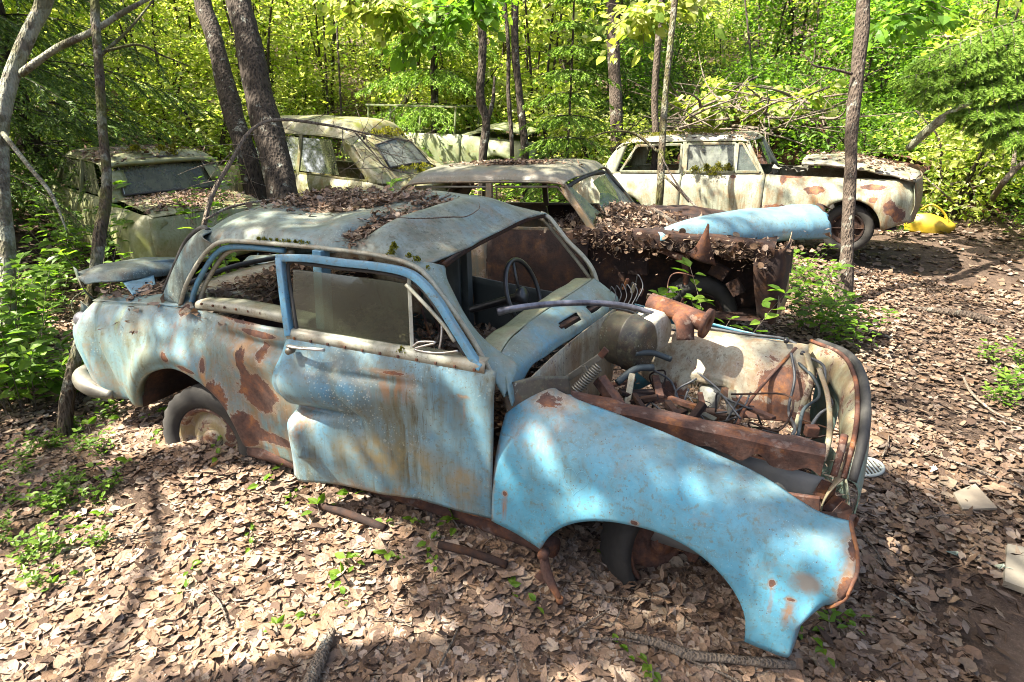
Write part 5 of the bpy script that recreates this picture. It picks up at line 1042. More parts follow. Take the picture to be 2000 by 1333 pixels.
# ---- rounded white saloon behind the tree
rnd = car_root('rounded_car', 'rounded moss-streaked white saloon behind the double tree trunks', (-.62, 5.75, .10), 174)
saloon(rnd, M['mossy_white'], M['mossy_white'], seed=12, xs_=(.25, .95, 2.7, 3.0), roofz=1.38, crown=.20, belt=.90, tail=.62, cuts=(1.7, 2.9), roof_in=.24)
G = patch([[(.80, .26, 1.30), (.74, .8, 1.44), (.80, 1.34, 1.30)], [(.62, .20, 1.16), (.55, .8, 1.28), (.62, 1.40, 1.16)], [(.40, .16, .95), (.30, .8, 1.0), (.40, 1.44, .95)], [(.2, .16, .78), (.05, .8, .80), (.2, 1.44, .78)]], 30, 30); panel('back_panel', G, M['mossy_white'], rnd)
rw = [(.40, .42, 1.02), (.36, .8, 1.045), (.40, 1.18, 1.02), (.66, 1.14, 1.27), (.63, .8, 1.335), (.66, .46, 1.27)]; V = np.array([(x-.045, y, z+.02) for x, y, z in rw]); obj('rear_glass', V, [[0, 1, 4, 5], [1, 2, 3, 4]], M['glass_pale'], rnd, False, solid=.006); tube('rear_window_rubber', list(map(tuple, V))+[tuple(V[0])], .016, M['rubber'], rnd, 6)
pane('side_glass', [(.95, 1.475, .93), (2.7, 1.48, .93), (2.5, 1.37, 1.34), (1.15, 1.37, 1.34)], M['glass_green'], rnd)
moss_clump('roof_moss', '', [(.74, .75, 1.42), (.72, .6, 1.39), (.70, .9, 1.40), (.68, .8, 1.36), (.76, 1.0, 1.40)], .13, .07, 1600, rnd); moss_clump('window_moss', '', [(.33, .6, 1.0), (.32, .8, 1.01), (.33, 1.0, 1.0), (.28, .7, .95)], .12, .05, 1200, rnd)
# ---- pale green open wreck further back
green = car_root('green_car', 'roofless pale green wreck with bare window posts behind the rounded white car', (-5.3, 8.6, .25), 8)
saloon(green, M['green_body'], M['green_body'], seed=15, skip=['roof', 'nose'], tail=.95, belt=1.0, nose=.85, wheels=False)
for x, y, h in ((.6, .15, .55), (1.1, .15, .55), (1.75, .15, .50), (2.5, .15, .55), (1.1, 1.45, .55), (2.5, 1.45, .55), (.5, 1.45, .5)): bar('window_post', (x, y, .95), (x+.03, y+.03, .95+h), .035, .03, M['green_body'], green, up=(1, 0, 0))
for a, b in (((.6, .15, 1.5), (2.5, .15, 1.5)), ((.5, 1.45, 1.48), (2.5, 1.45, 1.5)), ((2.5, .15, 1.5), (2.5, 1.45, 1.5)), ((.6, .15, 1.5), (.5, 1.45, 1.48))): bar('window_rail', a, b, .035, .03, M['green_body'], green)
G = patch([[(2.9, .12, 1.06), (3.4, .10, 1.12), (4.0, .12, 1.02)], [(2.9, .8, 1.14), (3.4, .8, 1.22), (4.05, .8, 1.10)], [(2.9, 1.5, 1.06), (3.4, 1.5, 1.12), (4.0, 1.5, 1.02)]], 14, 20); panel('bonnet', G, M['green_body'], green, solid=.01)
# ---- two rust-brown wrecks under the brushwood on the slope
back = car_root('buried_car', 'brown rusted car roof under brushwood behind the white saloon', (1.2, 10.6, .25), -2)
saloon(back, M['rust_flaky'], M['rust_flaky'], seed=20, wheels=False)
back2 = car_root('sunken_car', 'collapsed rust-red car half sunk in leaves on the slope behind the white saloon', (3.6, 12.2, -.15), -20, 8, -8)
saloon(back2, M['rust_orange'], M['rust_orange'], seed=23, wheels=False)
# ------------------------------------------------------------------ trees
GREEN = np.array([(0.085, 0.17, 0.020), (0.11, 0.20, 0.025), (0.065, 0.135, 0.018), (0.14, 0.23, 0.03), (0.05, 0.11, 0.016)])
YGREEN = np.array([(0.35, 0.42, 0.075), (0.43, 0.47, 0.13), (0.25, 0.34, 0.055), (0.48, 0.51, 0.20), (0.16, 0.26, 0.04), (0.53, 0.55, 0.28)])
SPRUCE = np.array([(0.075, 0.135, 0.028), (0.11, 0.18, 0.035), (0.05, 0.095, 0.022), (0.15, 0.22, 0.045)])
SPRUCE_L = np.array([(0.15, 0.26, 0.035), (0.20, 0.31, 0.045), (0.11, 0.20, 0.03)])
def trunk_geo(P, rad, k=12, n=40, wob=.035, seed=0):
    P = catmull(P, n); rad = np.interp(np.linspace(0, 1, n), np.linspace(0, 1, len(rad)), rad)
    V, F = tube_geo(P, rad, k); V = V+(V-np.repeat(P, k, 0))*(wob*4*vnoise(V+seed, 5)[:, None]+wob*2*vnoise(V*[1, 1, .3]+seed, 16)[:, None]); return V, F
def branchlets(P0, D, L, r0, rngl, depth=1, curve=.25):
    """curved twig polyline"""
    n = 7; t = np.linspace(0, 1, n)[:, None]; D = np.asarray(D, float)/np.linalg.norm(D); w = rngl.normal(0, curve, 3)
    return np.asarray(P0)+D*L*t+w*L*t**2*.6+np.array([0, 0, -1])*L*.12*t**2
def crown_geo(nodes, rngl, nb=40, L=(.5, 1.3), nl=40, size=.09, pal_=GREEN, droop=-.1, upb=.15, tmpl=None, wood_r=.008, spread=.10, tex=.25):
    """nodes: (K,3) points on the limbs to grow leafy twigs from"""
    wood, LP, LD = [], [], []
    for b in range(nb):
        p = nodes[rngl.integers(0, len(nodes))]; a = rngl.uniform(0, 6.28); d = np.array([math.cos(a), math.sin(a), rngl.normal(upb, .35)])
        l = rngl.uniform(*L); P = branchlets(p, d, l, .01, rngl); wood.append(tube_geo(P, np.linspace(wood_r, .002, len(P)), 4))
        t = rngl.uniform(.15, 1.05, nl); Q = np.stack([np.interp(t, np.linspace(0, 1, len(P)), P[:, k]) for k in range(3)], 1)
        sd = np.cross(d, [0, 0, 1.]); sd /= np.linalg.norm(sd)+1e-9; sg = np.where(rngl.random(nl) < .5, -1, 1)
        dd = d[None]*.7+sd[None]*sg[:, None]*rngl.uniform(.5, 1.2, nl)[:, None]+np.array([0, 0, droop])+rngl.normal(0, tex, (nl, 3))
        LP.append(Q+rngl.normal(0, spread, (nl, 3))+dd*.03); LD.append(dd)
    pos, d = np.concatenate(LP), np.concatenate(LD); n = len(pos)
    V, F, C = scatter_geo(tmpl or [leaf_quad(.62, -.12), leaf_quad(.7, .05), leaf_quad(.5, -.2)], pos, frame_mats(d, rngl=rngl), size*rngl.lognormal(0, .25, n), pal(n, pal_, .15, rngl), rngl)
    return wood, (V, F, C)
def make_tree(name, label, path, rad, mat, limbs=(), crown=None, group=None, k=12, cat='tree', seed=0):
    path = np.asarray(path, float); base = path[0]; e = empty(name, label, cat, tuple(base), group=group)
    V, F = trunk_geo(path-base, rad, k, seed=seed); obj('trunk', V, F, mat, e)
    for (P, r) in limbs:
        V, F = trunk_geo(np.asarray(P, float)-base, r, 7, 20, seed=seed+3); obj('branch', V, F, mat, e)
    if crown:
        w, (V, F, C) = crown; obj('crown', V-base, F, M['leaf'], e, False, C)
        if w: V, F = join(w); obj('twigs', V-base, F, mat, e)
    return e
def px_path(pts, d0, d1=None):
    d1 = d0 if d1 is None else d1; n = len(pts); return np.array([at(x, y, d0+(d1-d0)*i/max(1, n-1)) for i, (x, y) in enumerate(pts)])
def extend(P, ztop, lean=(0, 0)):
    P = np.asarray(P); d = P[-1]-P[-2]; d = d/max(d[2], .05); d[:2] = np.clip(d[:2], -.22, .22); L = ztop-P[-1][2]; return np.concatenate([P, [P[-1]+d*L*q_+np.array([lean[0], lean[1], 0])*q_**1.5 for q_ in (.07, .2, .5, 1)]])
def rooted(P):
    P = np.array(P); P[0][2] = float(H(P[0][0], P[0][1]))-.15; return P
def high_crown(P, rngl, z0, z1, rad, nb, nl, size, pal_=GREEN):
    """limbs and nodes of a crown spread round the upper trunk"""
    limbs, nodes = [], []
    for i in range(12):
        z = rngl.uniform(z0, z1); p = np.array([np.interp(z, P[:, 2], P[:, 0]), np.interp(z, P[:, 2], P[:, 1]), z]); a = rngl.uniform(0, 6.28); l = rad*rngl.uniform(.5, 1)*(1-.5*(z-z0)/(z1-z0+.1))
        Q = np.array([p, p+[.5*l*math.cos(a), .5*l*math.sin(a), .25*l], p+[l*math.cos(a), l*math.sin(a), .35*l]]); limbs.append((Q, [.04, .028, .01])); nodes.append(catmull(Q, 8)[3:])
    return limbs, crown_geo(np.concatenate(nodes), rngl, nb, (.35, .9), nl, size, pal_)
rg = np.random.default_rng(21)
# big double trunk on the left
P = extend(rooted(np.concatenate([[at(562, 470, 7.45)], px_path([(552, 385), (535, 300), (505, 180), (480, 60), (465, 0)], 7.45, 7.9)])), 11); l, c = high_crown(P, rg, 6, 10.5, 2.2, 26, 45, .10)
make_tree('alder_tree', 'thick dark-barked trunk with pale lichen spots rising behind the roof of the blue car', P, [.22, .185, .172, .16, .15, .145, .13, .05], M['bark_dark'], l, c, seed=1)
P = extend(rooted(np.concatenate([[at(510, 420, 8.3)], px_path([(490, 335), (452, 210), (420, 80), (395, 0)], 8.3, 9.0)])), 11); l, c = high_crown(P, rg, 6, 10, 2.2, 24, 45, .10)
make_tree('alder_tree', 'slightly thinner dark trunk leaning left beside the thickest trunk', P, [.16, .135, .125, .12, .115, .11, .04], M['bark_dark'], l, c, seed=2)
# slim mossy tree in front of the blue car's tail
pts = [(118, 868), (128, 800), (150, 690), (176, 590), (190, 500), (197, 440), (206, 400), (208, 330), (200, 250), (193, 130), (186, 40), (184, 0)]
P = extend(rooted(px_path(pts, 3.85, 4.0)), 8, (-.3, .2)); l, c = high_crown(P, rg, 5, 8, 1.6, 26, 45, .08)
l += [(np.array([at(186, 535, 3.9), at(225, 530, 3.85), at(270, 535, 3.9), at(310, 530, 4.0), at(345, 512, 4.1)]), [.024, .022, .018, .012, .008]), (np.array([at(195, 110, 3.98), at(250, 60, 4.1), at(300, 0, 4.3)]), [.014, .01, .006]),
      (np.array([at(206, 100, 3.98), at(270, 88, 4.1), at(320, 110, 4.2), at(370, 130, 4.3)]), [.010, .008, .003]), (np.array([at(180, 560, 3.9), at(140, 590, 3.9), at(158, 640, 3.85)]), [.006, .004, .002])]
make_tree('slim_tree', 'slim crooked mossy tree standing in front of the tail of the blue car', P, [.050, .040, .035, .033, .038, .036, .031, .029, .027, .026, .025, .024, .022, .012], M['bark_moss'], l, c, seed=3)
# lichen tree at the left edge
pts = [(24, 700), (14, 600), (12, 500), (2, 380), (0, 260), (22, 150), (58, 60), (88, 0)]
P = extend(rooted(px_path(pts, 4.7, 4.9)), 9, (0, 0)); l, c = high_crown(P, rg, 5, 9, 2.2, 40, 45, .09)
l += [(np.array([at(40, 145, 4.85), at(110, 95, 4.7), at(180, 62, 4.6), at(240, 25, 4.6), at(295, -5, 4.7)]), [.028, .026, .023, .018, .014]), (np.array([at(5, 260, 4.8), at(60, 330, 4.3), at(100, 380, 4.0), at(130, 450, 3.8)]), [.018, .016, .012, .004])]
make_tree('lichen_tree', 'pale lichen-crusted trunk at the far left edge with a dark forking limb', P, [.070, .066, .062, .058, .055, .058, .06, .056, .05, .02], M['bark_lichen'], l, c, seed=4)
# tree by the path
pts = [(1644, 605), (1652, 520), (1656, 430), (1662, 330), (1664, 240), (1676, 130), (1683, 60), (1686, 0)]
P = extend(rooted(px_path(pts, 6.5, 6.6)), 10, (0, .2)); l, c = high_crown(P, rg, 5, 9.5, 2.0, 26, 45, .10)
l += [(np.array([at(1664, 145, 6.5), at(1625, 135, 6.45), at(1590, 128, 6.4), at(1575, 110, 6.4)]), [.016, .012, .008, .003]), (np.array([at(1672, 160, 6.6), at(1700, 145, 6.6), at(1730, 130, 6.6)]), [.010, .007, .003])]
make_tree('path_tree', 'single grey-brown trunk standing at the edge of the leafy path', P, [.105, .068, .062, .063, .068, .070, .064, .062, .06, .02], M['bark_mid'], l, c, seed=5)
def simple_tree(label, pts, d, w, mat, name='forest_tree', ztop=9.5, crown=True, base=None, group='slim trunks behind the cars', extra=()):
    P = px_path(pts, d); P = np.concatenate([[P[0]+[0, 0, -max(.2, P[0][2]-float(H(P[0][0], P[0][1]))+.1)]], P]); P = extend(P, ztop); n = len(P); l, c = (high_crown(P, rg, 5, ztop, 1.5, 10, 40, .10) if crown else ([], None))
    make_tree(name, label, P, list(np.linspace(w*.85, w*.65, n-1))+[w*.3], M[mat], list(l)+list(extra), c, group, 9, seed=int(pts[0][0]))
simple_tree('dark slim trunk with a low fork just behind the grey car roof', [(943, 310), (950, 240), (938, 190), (943, 100), (938, 0)], 10.6, .095, 'bark_dark', extra=[(np.array([at(948, 250, 10.6), at(962, 200, 10.6), at(966, 150, 10.6)]), [.05, .035, .02])])
simple_tree('dark slim straight trunk right of the forked trunk behind the grey roof', [(1026, 305), (1016, 200), (1006, 100), (1006, 0)], 10.9, .085, 'bark_dark')
simple_tree('very thin dark stem between two slim trunks behind the grey roof', [(1000, 290), (993, 180), (993, 90), (985, 0)], 11.3, .05, 'bark_dark', crown=False, ztop=6)
simple_tree('broad rough trunk behind the rear pillar of the white car', [(1204, 300), (1203, 200), (1198, 100), (1196, 0)], 11.6, .15, 'bark_mid')
simple_tree('slim knotted trunk in front of the rear door of the white car', [(1289, 380), (1292, 300), (1300, 180), (1309, 90), (1318, 0)], 7.6, .052, 'bark_moss', extra=[(np.array([at(1289, 300, 7.6), at(1240, 262, 7.6), at(1190, 258, 7.5), at(1150, 270, 7.4)]), [.02, .018, .012, .005]), (np.array([at(1292, 340, 7.6), at(1320, 365, 7.4), at(1345, 395, 7.2)]), [.02, .015, .008])])
simple_tree('pale slim stem close behind the knotted trunk', [(1280, 290), (1278, 200), (1284, 100), (1292, 0)], 9.0, .06, 'bark_mid')
simple_tree('dark leaning spruce trunk deep in the centre thicket', [(1135, 230), (1105, 120), (1080, 40), (1068, 0)], 14.5, .22, 'bark_dark')
for k, (x0, x1) in enumerate(((668, 655), (642, 630), (600, 560), (655, 590), (1480, 1455), (1580, 1600))):
    simple_tree(['thin dark sapling stem in the sunlit thicket, nearest the rounded car', 'thin sapling stem left of the one nearest the rounded car', 'thin leaning sapling beside the double trunk', 'long thin sapling leaning left across the sunlit thicket', 'thin stem on the slope above the white car', 'thin stem on the slope left of the path tree'][k], [(x0, 250), ((x0+x1)/2, 120), (x1, 0)], 13+.4*k, .028, 'bark_dark', 'sapling', 6, False, group='sapling stems in the thicket')
# shade trees standing round the viewer, their crowns throw the dappled light
SH = [(-.7, -2.9, 7.2), (-2.7, -2.6, 6.4), (-5.4, -2.6, 7.2), (.9, -4.6, 7.4), (-3.1, -1.3, 7.6), (-7.5, .6, 8.0), (-4.9, .3, 7.0)]
nl_ = ['close to the left', 'a few steps to the left', 'far to the left', 'close behind', 'left beside the lichen trunk', 'deep in the left', 'left before the dark spruces']
proto = None
for k, (x, y, h) in enumerate(SH):
    rgk = np.random.default_rng(100+k); z = float(H(x, y)); P = np.array([(x, y, z-.2), (x+.1, y, z+2.5), (x-.05, y+.1, z+5), (x, y, z+h), (x+.1, y, z+h+2.5)])
    l, c = high_crown(P, rgk, z+h-1.8, z+h+2.2, 2.6, 52 if k < 7 else 12, 88, .11)
    make_tree('aspen_tree', 'tall leafy aspen shading the cars, standing %s of the viewer' % nl_[k], P, [.16, .14, .12, .09, .03], M['bark_mid'], l, c, 'aspens round the viewer', 9, seed=k)

# ------------------------------------------------------------------ background thicket: young leafy trees, copied
def young_tree(name, h, w, nb, nl, size, pal_, seed, stems=3):
    r = np.random.default_rng(seed); wood, nodes = [], []
    for s in range(stems):
        a = r.uniform(0, 6.28); o = np.array([.25*math.cos(a), .25*math.sin(a), 0]); P = catmull(np.array([o*.3, o+[0, 0, h*.4], o*1.8+[0, 0, h*.75], o*2.4+[r.normal(0, .2), r.normal(0, .2), h]]), 16); wood.append(tube_geo(P, np.linspace(.035, .008, 16), 6)); nodes.append(P[2:])
    nodes = np.concatenate(nodes); w_, lf = crown_geo(nodes, r, nb, (w*.35, w*.75), nl, size, pal_, spread=.12, upb=.05, tex=.55)
    e = bpy.data.objects.new(name, None); COL.objects.link(e)
    V, F = join(wood); obj('trunk', V, F, M['bark_dark'], e); obj('crown', lf[0], lf[1], M['leaf'], e, False, lf[2]); V, F = join(w_[::2]); obj('twigs', V, F, M['twig'], e)
    return e
PR = [young_tree('young_tree', 4.6, 1.9, 70, 36, .14, YGREEN, 31), young_tree('young_tree', 3.4, 1.7, 80, 50, .085, YGREEN, 32), young_tree('young_tree', 5.2, 2.0, 70, 38, .135, GREEN*1.4, 33), young_tree('young_tree', 3.0, 1.8, 80, 50, .085, GREEN*1.5, 34),
      young_tree('bush', 1.5, 1.5, 70, 46, .085, YGREEN, 35, 5), young_tree('bush', 1.3, 1.6, 70, 46, .08, GREEN*1.3, 36, 5)]
used = [False]*len(PR)
def plant(k, x, y, s, rz, label, group, cat):
    if not used[k]: o = PR[k]; used[k] = True
    else: o = copy_tree(PR[k])
    o.location = (x, y, float(H(x, y))-.05); o.rotation_euler = (0, 0, rz); o.scale = (s, s, s*RNG.uniform(.9, 1.15)); tag(o, label, cat, group); return o
r2 = np.random.default_rng(77)
for ring, (rr0, rr1, cnt) in enumerate(((12.5, 14.5, 14), (15, 18, 26), (18.5, 22, 34), (22, 27, 36))):
    for i in range(cnt):
        a = R_(25.5+46-92*(i+r2.uniform(.2, .8))/cnt); r = r2.uniform(rr0, rr1); x, y = CAM_POS[0]-math.sin(a)*r, CAM_POS[1]+math.cos(a)*r; px = 1000-FPX*math.tan(a-YAW)
        if ring == 0 and (1180 < px < 1700 or 560 < px < 960): continue
        if ring == 1 and 1200 < px < 1560: continue
        left = px < 1050; k = int(r2.integers(0, 2)) if left else int(r2.integers(2, 4)) if r2.random() < .6 else int(r2.integers(0, 2))
        reg = next(n for lim, n in ((420, 'left of the double trunk'), (760, 'above the rounded white car'), (960, 'above the roofless green wreck'), (1190, 'behind the slim dark trunks'), (1420, 'above the roof of the white car'), (1640, 'on the slope left of the path tree'), (9e9, 'right of the path tree')) if px < lim)
        tint = 'yellow-green' if k < 2 else 'mid green'; far_ = ('front', 'second', 'third', 'hindmost')[ring]
        plant(k, x, y, r2.uniform(.85, 1.3), r2.uniform(0, 6.28), '%s young tree, %s row of thicket %s' % (tint, far_, reg), '%s trees %s' % (tint, reg), 'tree')
bs = [(-6.5, 6.5), (-8, 4.5), (-7.2, 9.5), (-3.5, 11), (-1, 12), (-.2, 10.2), (5.8, 10.8), (7.2, 9.2), (7.6, 11.6), (6.4, 12.6), (4.5, 13.5), (2.2, 13.4), (.4, 13.2), (8.3, 13.2), (9.4, 11), (-5, 12.5), (-9, 7.5), (8.6, 7.4), (9.5, 9.4), (3.2, 14.6), (1.2, 15.2), (-2.4, 13.6), (5.6, 14.8), (-9.5, 2.2), (-7.8, 1.0), (7.0, 15.5), (-6.2, 14.3), (2.6, 11.3), (3.7, 10.9)]
for i, (x, y) in enumerate(bs): k = 4 if (x < 0 or i % 3 == 0) else 5; c_ = np.array([x, y, float(H(x, y))])-CAM_POS; px = 1000+FPX*(c_@AX_R)/(c_@AX_F); reg = next(n for lim, n in ((300, 'left behind the olive car'), (760, 'behind the rounded white car'), (1190, 'behind the slim dark trunks'), (1560, 'behind the white car roof'), (9e9, 'on the right bank beyond the white bonnet')) if px < lim); tint = 'yellow-green' if k == 4 else 'mid green'; plant(k, x, y, r2.uniform(.75, 1.15), r2.uniform(0, 6.28), 'low %s bush %s' % (tint, reg), '%s bushes %s' % (tint, reg), 'bush')

# leafy branches hanging into the top of the picture
def hanging(label, pts, d, nb, size, pal_, seed):
    r = np.random.default_rng(seed); P = px_path(pts, d); e = empty('leafy_branch', label, 'branch', tuple(P[0])); Q = catmull(P, 20); V, F = tube_geo(Q-P[0], np.linspace(.022, .006, 20), 6); obj('stem', V, F, M['bark_dark'], e)
    w_, lf = crown_geo(Q[3:]-P[0], r, nb, (.25, .75), 16, size, pal_, droop=-.3, upb=-.15, tmpl=[leaf_blade(.8, .2, -.2), leaf_blade(.7, .1, -.3)], spread=.05); obj('leaves', lf[0], lf[1], M['leaf'], e, False, lf[2]); V, F = join(w_); obj('twigs', V, F, M['twig'], e)
hanging('green leafy branch hanging over the slim dark trunks at the top', [(1010, -60), (950, 0), (890, 20), (830, 45)], 8.5, 34, .13, GREEN*1.5, 1)
hanging('bright leafy branch hanging at the top beside the knotted trunk', [(1420, -80), (1340, -10), (1290, 20), (1240, 30)], 8.0, 30, .12, YGREEN*.8, 2)
hanging('bright yellow-green leafy branch at the top left of the slim dark trunks', [(640, -80), (700, -15), (760, 15), (820, 20)], 8.5, 34, .13, YGREEN*.9, 3)
hanging('green leafy branch hanging at the top right of the path tree', [(1900, -90), (1840, -20), (1780, 20), (1730, 40)], 7.5, 34, .12, GREEN*1.6, 4)
hanging('bright leafy spray low over the roof end of the white car', [(1480, 150), (1440, 170), (1400, 195), (1350, 205)], 11.5, 30, .15, YGREEN, 5)
hanging('green leafy spray over the bank above the white bonnet', [(1620, 170), (1570, 190), (1520, 215), (1480, 225)], 11.0, 30, .15, YGREEN, 6)
# ------------------------------------------------------------------ spruces
def needles_on(P, n, ln, wd, rngl, pal_, fl=.35):
    """needle triangles round a twig polyline"""
    t = rngl.random(n); Q = np.stack([np.interp(t, np.linspace(0, 1, len(P)), P[:, k]) for k in range(3)], 1); T = (P[-1]-P[0]); T = T/np.linalg.norm(T)
    a = rngl.uniform(0, 6.28, n); s = np.cross(T, [0, 0, 1.]); s /= np.linalg.norm(s)+1e-9; u = np.cross(s, T)
    d = T*.75+np.outer(np.cos(a), s)*.8+np.outer(np.sin(a), u)*fl; d /= np.linalg.norm(d, axis=1)[:, None]; w = np.cross(d, rngl.normal(0, 1, (n, 3))); w /= np.linalg.norm(w, axis=1)[:, None]
    l = ln*rngl.uniform(.7, 1.15, n)[:, None]; V = np.stack([Q-w*wd, Q+w*wd, Q+d*l], 1).reshape(-1, 3); C = np.repeat(pal(n, pal_, .15, rngl), 3, 0); return V, np.arange(3*n).reshape(-1, 3), C
def spruce_bough(P, rngl, tw_len, n_tw, nn, ln, wd, pal_, hang=.35):
    out, wood = [], [tube_geo(P, np.linspace(.009, .002, len(P))*(.35 if ln < .03 else 1), 5)]
    for i in range(n_tw):
        t = (i+.5)/n_tw; p = np.array([np.interp(t, np.linspace(0, 1, len(P)), P[:, k]) for k in range(3)]); T = P[-1]-P[0]; T = T/np.linalg.norm(T); s = np.cross(T, [0, 0, 1.]); s /= np.linalg.norm(s)+1e-9
        l = tw_len*(1.05-.75*t)*rngl.uniform(.7, 1.2); d = T*.75+s*(1 if i % 2 else -1)*.75+np.array([0, 0, -hang*rngl.uniform(.4, 1.4)]); d /= np.linalg.norm(d)
        tt = np.linspace(0, 1, 5)[:, None]; Q = p+d*l*tt+np.array([0, 0, -hang*.5])*l*tt**2; out.append(needles_on(Q, max(6, int(nn*l/tw_len)), ln, wd, rngl, pal_)); wood.append(tube_geo(Q, np.linspace(.004, .0015, 5), 3))
        for j in (1, 2, 3):
            q = Q[j]; d2 = d*.7+s*(1 if (i+j) % 2 else -1)*.6+np.array([0, 0, -hang]); l2 = l*.45; Q2 = q+d2/np.linalg.norm(d2)*l2*tt; out.append(needles_on(Q2, max(4, int(nn*.4*l/tw_len)), ln, wd, rngl, pal_))
    out.append(needles_on(P, nn, ln, wd, rngl, pal_)); return out, wood
def cat3(parts):
    V, F, C, o = [], [], [], 0
    for v, f, c in parts: V.append(v); F.append(f+o); C.append(c); o += len(v)
    return np.concatenate(V), np.concatenate(F), np.concatenate(C)
def spruce(name, label, base, h, z0, R0, whorls, per, pal_, seed, rngl=None, nn=34, tw=.42, ln=.035, wd=.0035, tr=.12, ntw=14, amin=0, amax=6.28, group=None):
    r = np.random.default_rng(seed); base = np.asarray(base, float); e = empty(name, label, 'spruce', tuple(base), group=group); V, F = trunk_geo(np.array([(0, 0, -.2), (.02, 0, h*.5), (0, 0, h)]), [tr, tr*.6, .015], 9, seed=seed); obj('trunk', V, F, M['bark_dark'], e)
    out, wood = [], []
    for i in range(whorls):
        z = z0+(h-z0)*i/whorls; l = R0*(1-(z-z0)/(h-z0+.2))+.15
        for j in range(per):
            a = r.uniform(amin, amax) if amax-amin < 6 else 6.28*j/per+r.uniform(-.4, .4)+i*1.3; ll = l*r.uniform(.7, 1.1); d = np.array([math.cos(a), math.sin(a), 0]); t = np.linspace(0, 1, 8)[:, None]; P = np.array([0, 0, z])+d*ll*t+np.array([0, 0, 1])*(.10*ll*t-.38*ll*t**2); o, w = spruce_bough(P, r, tw*min(1, ll), max(5, int(ntw*ll/R0)), nn, ln, wd, pal_); out += o; wood += w
    V, F, C = cat3(out); obj('crown', V, F, M['needle'], e, False, C); V, F = join(wood); obj('boughs', V, F, M['bark_dark'], e); return e
spruce('spruce_tree', 'large dark spruce with drooping boughs over the olive car at the left', (*at(70, 330, 8.2)[:2], .1), 5.2, .7, 3.3, 9, 9, SPRUCE, 5, nn=90, tw=.65, ln=.055, wd=.008, tr=.16, ntw=20)
spruce('spruce_tree', 'dark spruce filling the upper left corner beyond the lichen trunk', (*at(-120, 330, 6.8)[:2], .1), 4.8, 1.2, 2.9, 7, 8, SPRUCE, 6, nn=70, tw=.6, ln=.055, wd=.008, ntw=16)
spruce('young_spruce', 'small bright green young spruce right behind the grey car roof', (*at(1105, 330, 10.2)[:2], float(H(*at(1105, 330, 10.2)[:2]))), 3.6, .25, 1.25, 10, 6, SPRUCE_L, 7, nn=60, tw=.36, ln=.05, wd=.009, tr=.03, ntw=12)
spruce('spruce_tree', 'pale drooping spruce in the centre, left of the slim trunks', (*at(850, 250, 13)[:2], float(H(*at(850, 250, 13)[:2]))), 7, .5, 2.0, 10, 7, SPRUCE_L*1.15, 8, nn=55, tw=.55, ln=.075, wd=.013, tr=.1, ntw=14)
spruce('spruce_tree', 'dark spruce in the centre thicket behind the broad rough trunk', (*at(1190, 250, 14.5)[:2], float(H(*at(1190, 250, 14.5)[:2]))), 8, .6, 2.3, 10, 7, SPRUCE, 9, nn=55, tw=.6, ln=.075, wd=.013, tr=.14, ntw=14)
# near bough hanging in from the right
r3 = np.random.default_rng(41); e = empty('spruce_bough', 'bright green spruce bough hanging in from the upper right corner', 'spruce bough', tuple(at(2080, 60, 2.6)))
out, wood = [], []; b0 = np.array(e.location)
for (p0, p1, p2, m) in (((2080, 60), (1960, 90), (1830, 140), 1), ((2080, 170), (1980, 200), (1880, 215), 1), ((2060, 80), (1930, 120), (1770, 150), 1), ((2080, 90), (2000, 130), (1830, 195), 1), ((2060, 20), (1930, 60), (1800, 120), 1), ((2090, 150), (2020, 190), (1920, 240), 1), ((2070, 120), (1950, 150), (1790, 175), 1), ((2080, 200), (2010, 230), (1960, 262), 1)):
    P = catmull(np.array([at(*p0, 2.6), at(*p1, 2.5), at(*p2, 2.45)]), 10)-b0; o, w = spruce_bough(P, r3, .22, 26, 420, .024, .0018, SPRUCE_L, .30); out += o; wood += w
V, F, C = cat3(out); obj('needles', V, F, M['needle'], e, False, C); V, F = join(wood); obj('twigs', V, F, M['twig'], e)
# ------------------------------------------------------------------ ground plants
OV = [leaf_blade(.55, .25, -.18), leaf_blade(.62, .15, -.30), leaf_blade(.5, .3, -.05)]
HERB = np.array([(0.10, 0.20, 0.022), (0.13, 0.24, 0.03), (0.08, 0.165, 0.02), (0.17, 0.28, 0.04)])
def herb(name, h, stems, leaves, size, seed, lean=.25, pal_=HERB):
    r = np.random.default_rng(seed); wood, LP, LD = [], [], []
    for s in range(stems):
        a = r.uniform(0, 6.28); L = h*r.uniform(.6, 1.1); d = np.array([math.cos(a)*lean, math.sin(a)*lean, 1]); t = np.linspace(0, 1, 7)[:, None]; P = np.array([r.normal(0, .04), r.normal(0, .04), -.02])+d*L*t+np.array([math.cos(a), math.sin(a), -.3])*L*.18*t**2; wood.append(tube_geo(P, np.linspace(.005, .002, 7), 4))
        for q in range(leaves):
            tt = .25+.75*(q+.5)/leaves; p = np.array([np.interp(tt, np.linspace(0, 1, 7), P[:, k]) for k in range(3)]); b = q*1.57+r.uniform(-.4, .4)
            for sg in (0, math.pi): dd = np.array([math.cos(b+sg), math.sin(b+sg), r.uniform(-.1, .45)]); LP.append(p+dd*.02); LD.append(dd)
        for q in range(3): b = r.uniform(0, 6.28); LP.append(P[-1]); LD.append(np.array([math.cos(b), math.sin(b), .5]))
    pos, d = np.array(LP), np.array(LD); n = len(pos); up = np.tile([0, 0, 1.6], (n, 1)); V, F, C = scatter_geo(OV, pos, frame_mats(d, up, r), size*r.uniform(.6, 1.2, n), pal(n, pal_, .15, r), r)
    e = bpy.data.objects.new(name, None); COL.objects.link(e); obj('leaves', V, F, M['leaf'], e, False, C); V, F = join(wood); obj('stems', V, F, M['twig'], e); return e
